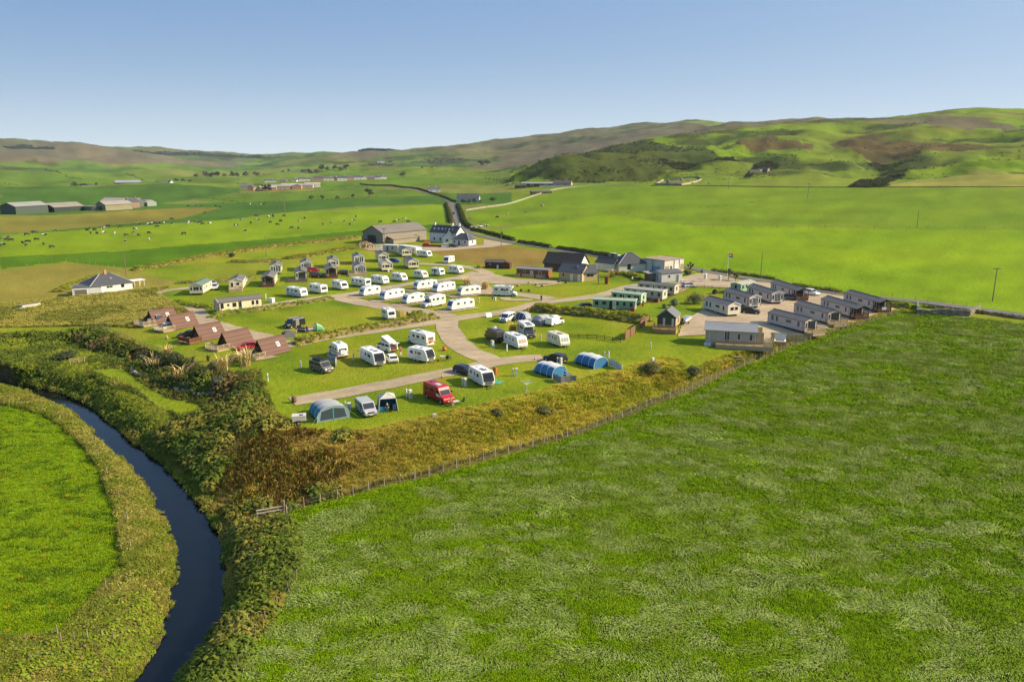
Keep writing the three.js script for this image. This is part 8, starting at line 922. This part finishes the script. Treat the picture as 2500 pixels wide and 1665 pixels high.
table(TN.redtable[0], TN.redtable[1], 30, 'white camping table in front of the red van'); chair(TN.redtable[0] + 1.0, TN.redtable[1] - 0.8, 200, 'black camping chair in front of the red van', '#26282b'); chair(TN.chairs2[0], TN.chairs2[1], -90, 'dark camping chair inside the yellow windbreak', '#3a2a24', 'chairs in the yellow windbreak'); chair(TN.chairs2[0] + 0.8, TN.chairs2[1] - 0.2, -90, 'dark camping chair inside the yellow windbreak', '#3a2a24', 'chairs in the yellow windbreak');
table(TN.kit[0] + 0.3, TN.kit[1] + 0.2, 0, 'small table inside the grey mesh windbreak', '#2f6ab0'); chair(D.SIT[0][0], D.SIT[0][1] - 0.2, -95, 'teal camping chair in front of the day shelter', '#2a7f9a'); chair(D.SIT[0][0] + 1.1, D.SIT[0][1] + 0.1, -80, 'dark blue camping chair in front of the day shelter', '#1c4a70');
{ const [x, z] = TN.white1; const t = thing('white_tank', 'square white water tank beside the long static home', 'tank', x, z, -20); part(t, 'tank', [ext([[-0.6, 0], [-0.6, 1.2], [0.6, 1.2], [0.6, 0]], 1.2, 0.08)], M('#d6d6d0', 0.5)); part(t, 'lid', [CY(0.2, 0.22, 0.1, 0, 1.24, 0)], white); const [a, b] = TN.white2, u = thing('notice_board', 'white board lying on the grass beside the lane', 'board', a, b, 30); part(u, 'panel', [B(1.5, 1.1, 0.06, 0, 0.55, 0, 0, 0, -0.5)], M('#c9cccf', 0.5)); part(u, 'prop', [bar([0, 0.9, -0.3], [0, 0, -0.9], 0.05)], chrome); }
{ const [x, z, hd] = TN.deckbox, t = thing('deck_box', 'brown boarded deck box beside the cream and grey static home', 'deck', x, z, hd); for (let i = 0; i < 12; i++) part(t, 'board', [B(0.24, 1.0, 0.05, -1.5 + i * 0.26, 0.5, 0.8)], wood(['#6a4030', '#74483a', '#5f3a2c'][i % 3])); for (let i = 0; i < 6; i++) part(t, 'board', [B(0.05, 1.0, 0.24, 1.6, 0.5, 0.7 - i * 0.27)], wood('#8a5a44')); part(t, 'floor', [B(3.0, 0.08, 1.5, 0, 0.4, 0)], wood('#5f4a3a')); }
D.TN.logs.forEach(([x, z], i) => { const t = thing('planter', i < 4 ? 'small weathered boulder on the lawn by the timber block' : 'small dark planter tub along the footpath', i < 4 ? 'boulder' : 'planter', x, z, i * 40, i < 4 ? 'boulders on the lawn' : 'planters along the footpath'); if (i < 4) { const g = new THREE.DodecahedronGeometry(0.5, 1); g.scale(1.2, 0.7, 0.9); g.translate(0, 0.25, 0); part(t, 'rock', [strip(g)], wallM('#a08c72')); t.name = numbered('boulder'); } else { part(t, 'tub', [CY(0.4, 0.3, 0.4, 0, 0.2, 0)], M('#3a3430', 0.8)); const g = leafDome(30, 0.45, 0.5, 0.12); g.translate(0, 0.35, 0); const m = new THREE.Mesh(g, crownM[1]); m.name = 'plant'; m.castShadow = true; t.add(m); } });
{ const all = [...smooth(TN.stone, 0.55), ...smooth(TN.stone2, 0.55)]; const gs = [0, 1, 2].map(() => { const g = new THREE.DodecahedronGeometry(0.36, 0); g.scale(rr(1, 1.4), rr(0.6, 0.9), rr(0.8, 1.1)); return strip(g); }); all.forEach(([x, z], i) => { const m = new THREE.Mesh(gs[i % 3], wallM(['#c9c8c2', '#b9b8b2', '#d2d0c8'][i % 3])); m.name = numbered('white_stone'); m.position.set(x + rr(-0.2, 0.2), ground(x, z) + 0.2, z + rr(-0.2, 0.2)); m.rotation.set(rnd(), rnd() * 6, rnd()); m.castShadow = true; m.userData = { label: 'whitish boulder in the stone edging of the sunken garden', category: 'stone', group: 'stones edging the sunken garden' }; scene.add(m); }); }
// ---------------------------------------------------------------- shrubs, pampas, palms
function shrub(x, z, R, H, col, label, leaf = 0.16) { const t = thing('shrub', label, 'shrub', x, z, rnd() * 360), L = []; for (let i = 0; i < 7; i++) { const a = rnd() * 6.28, k = rr(0, 0.55), g = leafDome(Math.round(60 + R * 45), R * rr(0.45, 0.65), H * rr(0.45, 0.65), leaf, 0.25, 0.5); g.translate(Math.cos(a) * R * k, H * rr(0.05, 0.4), Math.sin(a) * R * k); L.push(g); } const m = new THREE.Mesh(mergeGeometries(L), mats['leaf' + col] ??= new THREE.MeshStandardMaterial({ color: lin(col), roughness: 0.85, side: THREE.DoubleSide })); m.name = 'foliage'; m.castShadow = m.receiveShadow = true; t.add(m); part(t, 'stem', [bar([0, -0.2, 0], [0.1, H * 0.5, 0], 0.14), bar([0, 0, 0], [-R * 0.3, H * 0.5, 0.2], 0.1)], M('#4a3f30', 0.9)); }
const bl = [['large round dark green bush on the fenced lawn', 3.1, 3.6, '#4a5626'], ['grey-green feathery bush beside the round bush', 1.7, 2.2, '#6a7a4c'], ['small tawny grass bush beside the feathery bush', 1.0, 1.5, '#7a7440'], ['small dark bush against the brown rail fence', 1.1, 1.5, '#38421e'], ['lone dark bush in the hedge by the cow pasture', 1.8, 2.0, '#3a4424'], ['leafy garden shrub behind the entrance wall', 1.8, 2.0, '#5a6034'], ['blue-green rounded garden shrub above the stone edging', 1.8, 1.8, '#4a5a48'], ['dark rounded shrub beside the tall pampas', 1.7, 1.7, '#38401e'], ['olive shrub in the middle of the sunken garden', 1.8, 1.8, '#55541f'], ['dark bushy shrub above the garden lawn', 2.2, 2.2, '#333c1c'], ['dense green shrub below the chalet fence', 2.0, 2.2, '#38421e'], ['yellowish shrub at the end of the sunken garden', 1.6, 1.6, '#7a7030'], ['reddish garden shrub between the pampas clumps', 1.6, 1.5, '#5c4030'], ['dark low shrub at the garden edge by the lawn', 1.6, 1.6, '#333c1c'], ['bushy shrub on the bank beside the meadow fence end', 2.0, 1.8, '#474c20'], ['big olive elder bush on the straw bank', 2.6, 3.0, '#565622'], ['weedy shrub halfway down the straw bank', 1.8, 1.6, '#56561f'], ['low dark weed clump on the straw bank', 1.5, 1.4, '#474818'], ['brown leafless thicket in the dark scrub', 2.8, 2.0, '#5f4a30'], ['dark thicket above the river bend', 3.0, 2.2, '#333c1c'], ['spiky olive shrub below the last chalets', 1.6, 1.8, '#5a5a2c'], ['dense shrub beside the last chalet lawn', 1.8, 1.7, '#454c22']];
D.BUSH.forEach(([x, z], i) => shrub(x, z, bl[i][1], bl[i][2], bl[i][3], bl[i][0]));
D.PAMPAS.forEach(([x, z], i) => { const t = thing('pampas_grass', ['pampas clump with cream plumes on the river side of the garden', 'broad golden pampas clump above the garden lawn', 'golden pampas clump near the stone edging end', 'loose straw pampas clump by the last chalet', 'golden pampas beside the gravel bend', 'golden pampas beside the second row caravan', 'bright yellow grass clump behind the older caravan', 'yellow pampas clump below the timber block', 'pale pampas behind the garden shrubs', 'tawny pampas in the white house garden'][i], 'pampas grass', x, z, i * 50), s = i < 4 ? 1.9 : 1.5; const a = tuft(60, 1.5 * s, 0.5 * s, 0.06, 0, 0.75, 0.3), b = tuft(46, 2.1 * s, 0.5 * s, 0.14, 0.05, 0.6, 0.3); for (const [g, c, n] of [[a, i === 6 ? '#a89040' : '#8a8448', 'leaves'], [b, i === 6 ? '#c8ac50' : '#d2b878', 'plumes']]) { const m = new THREE.Mesh(g, mats['pl' + c] ??= new THREE.MeshStandardMaterial({ color: lin(c), roughness: 0.9, side: THREE.DoubleSide })); m.name = n; m.castShadow = true; t.add(m); } });
const spike = (n, h, c) => tuft(n, h, 0.15, 0.1, 0, c, 0.3), spikeM = new THREE.MeshStandardMaterial({ color: lin('#5f6636'), roughness: 0.8, side: THREE.DoubleSide });
D.PHORM.forEach(([x, z], i) => { const t = thing('flax_plant', 'spiky olive flax plant among the garden shrubs', 'plant', x, z, i * 60, 'flax plants in the gardens'), m = new THREE.Mesh(spike(34, 1.9, 0.55), spikeM); m.name = 'leaves'; m.castShadow = true; t.add(m); });
D.PALM.forEach(([x, z], i) => { const t = thing('cordyline_palm', ['tall many-headed cordyline palm beside the flat-roofed building', 'cordyline palm beside the flagpole', 'shorter cordyline palm near the flagpole'][i], 'palm', x, z, i * 70), H = [3.4, 3.0, 2.0][i], heads = [[0, H, 0], [0.7, H * 0.85, 0.3], [-0.6, H * 0.8, -0.2], [0.1, H * 0.7, 0.7]]; part(t, 'trunk', [bar([0, -0.2, 0], [0, H * 0.5, 0], 0.26), ...heads.map((q) => bar([0, H * 0.45, 0], q, 0.16))], wood('#5f5240')); heads.forEach((q) => { const g = leafDome(1, 0.1, 0.1, 0.01), s = spike(46, 1.25, 0.85); s.translate(q[0], q[1] - 0.2, q[2]); const m = new THREE.Mesh(s, spikeM); m.name = 'leaf_head'; m.castShadow = true; t.add(m); }); });
// ---------------------------------------------------------------- animals and people
function sdfMesh(bones, box, res, colorAt) {
  const mc = new MarchingCubes(res, leafMat, false, false, 40000); mc.isolation = 0; const [lo, hi] = box, h = res / 2;
  for (let k = 0; k < res; k++) for (let j = 0; j < res; j++) for (let i = 0; i < res; i++) {
    const p = [lo[0] + (hi[0] - lo[0]) * i / res, lo[1] + (hi[1] - lo[1]) * j / res, lo[2] + (hi[2] - lo[2]) * k / res]; let d = 0;
    for (const b of bones) { const [a, c, r0, r1] = b, dx = [c[0] - a[0], c[1] - a[1], c[2] - a[2]], q = [p[0] - a[0], p[1] - a[1], p[2] - a[2]], L = dx[0] ** 2 + dx[1] ** 2 + dx[2] ** 2 + 1e-9, t = cl((q[0] * dx[0] + q[1] * dx[1] + q[2] * dx[2]) / L), s = Math.hypot(q[0] - dx[0] * t, q[1] - dx[1] * t, q[2] - dx[2] * t) - (r0 + (r1 - r0) * t); d += Math.exp(-s * 28); }
    mc.field[i + j * res + k * res * res] = Math.max(-1, Math.min(1, Math.log(d + 1e-12) / 28));
  }
  mc.update(); const n = mc.count, P = new Float32Array(n * 3), C = new Float32Array(n * 3);
  for (let i = 0; i < n; i++) { for (let c = 0; c < 3; c++) P[i * 3 + c] = lo[c] + (hi[c] - lo[c]) * (mc.positionArray[i * 3 + c] + 1) / 2; const q = colorAt([P[i * 3], P[i * 3 + 1], P[i * 3 + 2]]); C.set(q, i * 3); }
  const g = new THREE.BufferGeometry(); g.setAttribute('position', new THREE.BufferAttribute(P, 3)); g.setAttribute('color', new THREE.BufferAttribute(C, 3)); g.computeVertexNormals(); return g;
}
const skinM = new THREE.MeshStandardMaterial({ color: 0xffffff, vertexColors: true, roughness: 0.8 });
const cowBones = (graze) => [[[-0.85, 1.05, 0], [0.1, 1.0, 0], 0.34, 0.38], [[0.1, 1.0, 0], [0.75, 1.08, 0], 0.38, 0.3], [[0.75, 1.12, 0], graze ? [1.2, 0.62, 0] : [1.2, 1.4, 0], 0.2, 0.15], graze ? [[1.2, 0.62, 0], [1.42, 0.2, 0], 0.14, 0.09] : [[1.2, 1.4, 0], [1.6, 1.25, 0], 0.15, 0.09], ...[-1, 1].flatMap((s) => [[[0.65, 0.9, s * 0.2], [0.66, 0.48, s * 0.2], 0.16, 0.075], [[0.66, 0.48, s * 0.2], [0.64, 0.04, s * 0.2], 0.07, 0.07], [[-0.85, 1.0, s * 0.2], [-0.72, 0.68, s * 0.2], 0.2, 0.12], [[-0.72, 0.68, s * 0.2], [-0.92, 0.46, s * 0.2], 0.1, 0.07], [[-0.92, 0.46, s * 0.2], [-0.88, 0.04, s * 0.2], 0.07, 0.07], graze ? [[1.12, 0.75, s * 0.1], [1.1, 0.78, s * 0.26], 0.04, 0.05] : [[1.22, 1.48, s * 0.1], [1.18, 1.5, s * 0.26], 0.04, 0.05]]), [[-1.15, 1.2, 0], [-1.24, 0.5, 0], 0.04, 0.05], [[-0.55, 0.66, 0], [-0.5, 0.62, 0], 0.14, 0.1]];
const cowGeo = [0, 1, 2, 3].map((k) => sdfMesh(cowBones(k % 2 === 0), [[-1.7, -0.1, -1.1], [1.9, 1.9, 1.1]], 34, (p) => { const w = k === 0 ? 0.58 : k === 1 ? 0.46 : k === 2 ? 0.8 : 0.2; return (k !== 2 && p[1] < 0.3) || fbm(p[0] * 1.6 + k * 9, p[1] * 1.4 + p[2] * 1.2, 2) > w ? [0.55, 0.52, 0.46] : [0.022, 0.020, 0.020]; }));
[...D.COWS.map((p) => [p, 0]), ...D.COWR.map((p) => [p, 1]), ...D.COWB.map((p) => [p, 2])].forEach(([[x, z], w], i) => { const m = new THREE.Mesh(cowGeo[w === 2 ? 3 - (i % 2) * 2 : [2, 2, 0, 2, 2, 0, 2, 1][Math.floor(hash(i, 4) * 8)]], skinM); m.name = numbered('cow'); m.position.set(x, ground(x, z), z); m.rotation.y = hash(i, 9) * 6.28; m.scale.setScalar(rr(0.95, 1.15)); m.castShadow = true; m.userData = { label: ['black and white dairy cow grazing in the left pasture', 'cow grazing apart in the right-hand pasture', 'cow in the queue beside the road hedge'][w], category: 'cow', group: ['dairy herd in the left pasture', 'cows in the right-hand pasture', 'cows queuing by the road hedge'][w] }; scene.add(m); });
function person(x, z, hd, label, pose, shirt, legs, hair, y = 0) {
  const t = thing('person', label, 'person', x, z, hd, null, ground(x, z) + y), sit = pose === 'sit', hip = sit ? 0.5 : 0.92, B0 = [], fwd = sit ? 0.1 : 0;
  B0.push([[0, hip, 0], [fwd * 0.4, hip + 0.25, 0], 0.15, 0.13], [[fwd * 0.4, hip + 0.25, 0], [fwd, hip + 0.5, 0], 0.13, 0.15], [[fwd, hip + 0.5, -0.15], [fwd, hip + 0.5, 0.15], 0.07, 0.07], [[fwd, hip + 0.55, 0], [fwd + 0.02, hip + 0.68, 0], 0.055, 0.05]);
  const bend = pose === 'arms', handP = [];
  for (const s of [-1, 1]) {
    const k = sit ? [0.42, 0.5, s * 0.12] : [0.02 + (s > 0 ? 0.05 : -0.05), 0.5, s * 0.1], f = sit ? [0.45, 0.07, s * 0.13] : [s > 0 ? 0.06 : -0.08, 0.07, s * 0.11];
    B0.push([[0, hip - 0.03, s * 0.09], k, 0.095, 0.065], [k, f, 0.06, 0.042], [f, [f[0] + 0.16, 0.04, f[2]], 0.045, 0.035]);
    const e = bend || sit ? [fwd + 0.1, hip + 0.25, s * 0.26] : [fwd - 0.02, hip + 0.24, s * 0.24], w = bend || sit ? [fwd + 0.34, hip + 0.28, s * 0.16] : [fwd + 0.06, hip, s * 0.24];
    B0.push([[fwd, hip + 0.5, s * 0.17], e, 0.052, 0.042], [e, w, 0.04, 0.03]); const dv = new THREE.Vector3(w[0] - e[0], w[1] - e[1], w[2] - e[2]).normalize(), q = (a) => [w[0] + dv.x * a, w[1] + dv.y * a, w[2] + dv.z * a]; B0.push([w, q(0.08), 0.03, 0.034]); handP.push([q, dv, s]);
  }
  const hc = [fwd + 0.04, hip + 0.8, 0]; const skin = [0.46, 0.28, 0.2], S2 = lin(shirt).toArray(), L2 = lin(legs).toArray();
  const col = (p) => p[1] > hip + 0.58 ? skin : Math.abs(p[2]) > 0.2 && p[1] < hip + 0.3 && p[1] > 0.3 ? skin : p[1] > hip - 0.02 && p[0] < 0.3 ? S2 : sit && p[0] > 0.3 && p[1] > hip + 0.15 ? skin : p[1] < 0.1 ? [0.03, 0.03, 0.03] : L2;
  const gs = [sdfMesh(B0, [[-0.5, -0.05, -0.6], [0.7, 1.75, 0.6]], 46, col), sdfMesh([[[hc[0], hc[1] + 0.03, 0], [hc[0] + 0.01, hc[1] - 0.04, 0], 0.1, 0.085], [[hc[0] + 0.1, hc[1] - 0.01, 0], [hc[0] + 0.115, hc[1] - 0.03, 0], 0.014, 0.018], [[hc[0], hc[1] - 0.01, 0.095], [hc[0], hc[1] - 0.03, 0.1], 0.016, 0.016], [[hc[0], hc[1] - 0.01, -0.095], [hc[0], hc[1] - 0.03, -0.1], 0.016, 0.016]], [[hc[0] - 0.2, hc[1] - 0.2, -0.2], [hc[0] + 0.2, hc[1] + 0.2, 0.2]], 26, (p) => Math.abs(p[1] - hc[1] - 0.01) < 0.012 && Math.abs(Math.abs(p[2]) - 0.035) < 0.014 && p[0] > hc[0] + 0.07 ? [0.03, 0.02, 0.02] : Math.abs(p[1] - hc[1] + 0.065) < 0.01 && Math.abs(p[2]) < 0.03 && p[0] > hc[0] + 0.06 ? [0.3, 0.1, 0.08] : skin)];
  for (const [q, dv, s] of handP) for (let k = 0; k < 5; k++) { const o = (k - 1.8) * 0.018, len = [0.055, 0.075, 0.085, 0.078, 0.06][k], b = q(k === 0 ? 0.03 : 0.09); const g = bar([b[0], b[1], b[2] + o], [b[0] + dv.x * len, b[1] + dv.y * len - 0.012, b[2] + o + (k === 0 ? -s * 0.03 : 0)], 0.016, 5); g.deleteAttribute('uv'); g.setAttribute('color', new THREE.Float32BufferAttribute(Array.from({ length: g.attributes.position.count }, () => skin).flat(), 3)); gs.push(g); }
  const m = new THREE.Mesh(mergeGeometries(gs), skinM); m.name = 'body'; m.castShadow = true; t.add(m);
  const hg = new THREE.SphereGeometry(0.115, 12, 8, 0, 6.283, 0, 1.75); hg.scale(1, 1.05, 0.95); hg.rotateZ(0.45); hg.translate(hc[0] - 0.015, hc[1] + 0.035, 0); part(t, 'hair', [strip(hg)], M(hair, 0.8));
  return t;
}
[['person in red top and white trousers carrying something beside the white camper van', 'arms', '#a8342c', '#c9c4b8', '#b89a5a'], ['person in dark clothes walking on the lane', 'stand', '#2b2e3c', '#23262e', '#2a221c'], ['person in dark jacket beside the white motorhome', 'stand', '#26282c', '#2c2e34', '#3a2e24'], ['person in purple top in the doorway of the black van', 'stand', '#6a4a9c', '#3c3a4c', '#4a3a2c'], ['person standing by the dark dome tent', 'stand', '#20242c', '#b89a80', '#2a221c'], ['person in blue behind the striped windbreak', 'stand', '#2c3f6a', '#2a3350', '#3a2e24'], ['person in grey in the doorway of the mint green static home', 'stand', '#a9adb0', '#2c2e34', '#6b5a44'], ['person in white by the glazed porch', 'stand', '#c9cccf', '#3c4250', '#3a2e24']].forEach(([label, pose, a, b, c], i) => person(D.PEOPLE[i][0], D.PEOPLE[i][1] + (i === 3 ? 0.9 : 0), [-60, -90, 200, -60, -40, -80, -60, -90][i], label, pose, a, b, c, i === 6 ? 0.1 : 0));
[['person in dark top sitting in front of the day shelter', '#2c3a44', '#3a4048'], ['person in red shirt sitting by the red van', '#a83a34', '#b88a6c'], ['person in blue sitting inside the grey windbreak', '#2458b8', '#2a3550'], ['person sitting on the grass mat below the second chalet', '#b8964a', '#c2b8a4']].forEach(([label, a, b], i) => person(D.SIT[i][0], D.SIT[i][1], [-90, -30, -120, 160][i], label, 'sit', a, b, '#4a3a2c', i === 3 ? -0.3 : -0.03));
renderer.render(scene, camera);
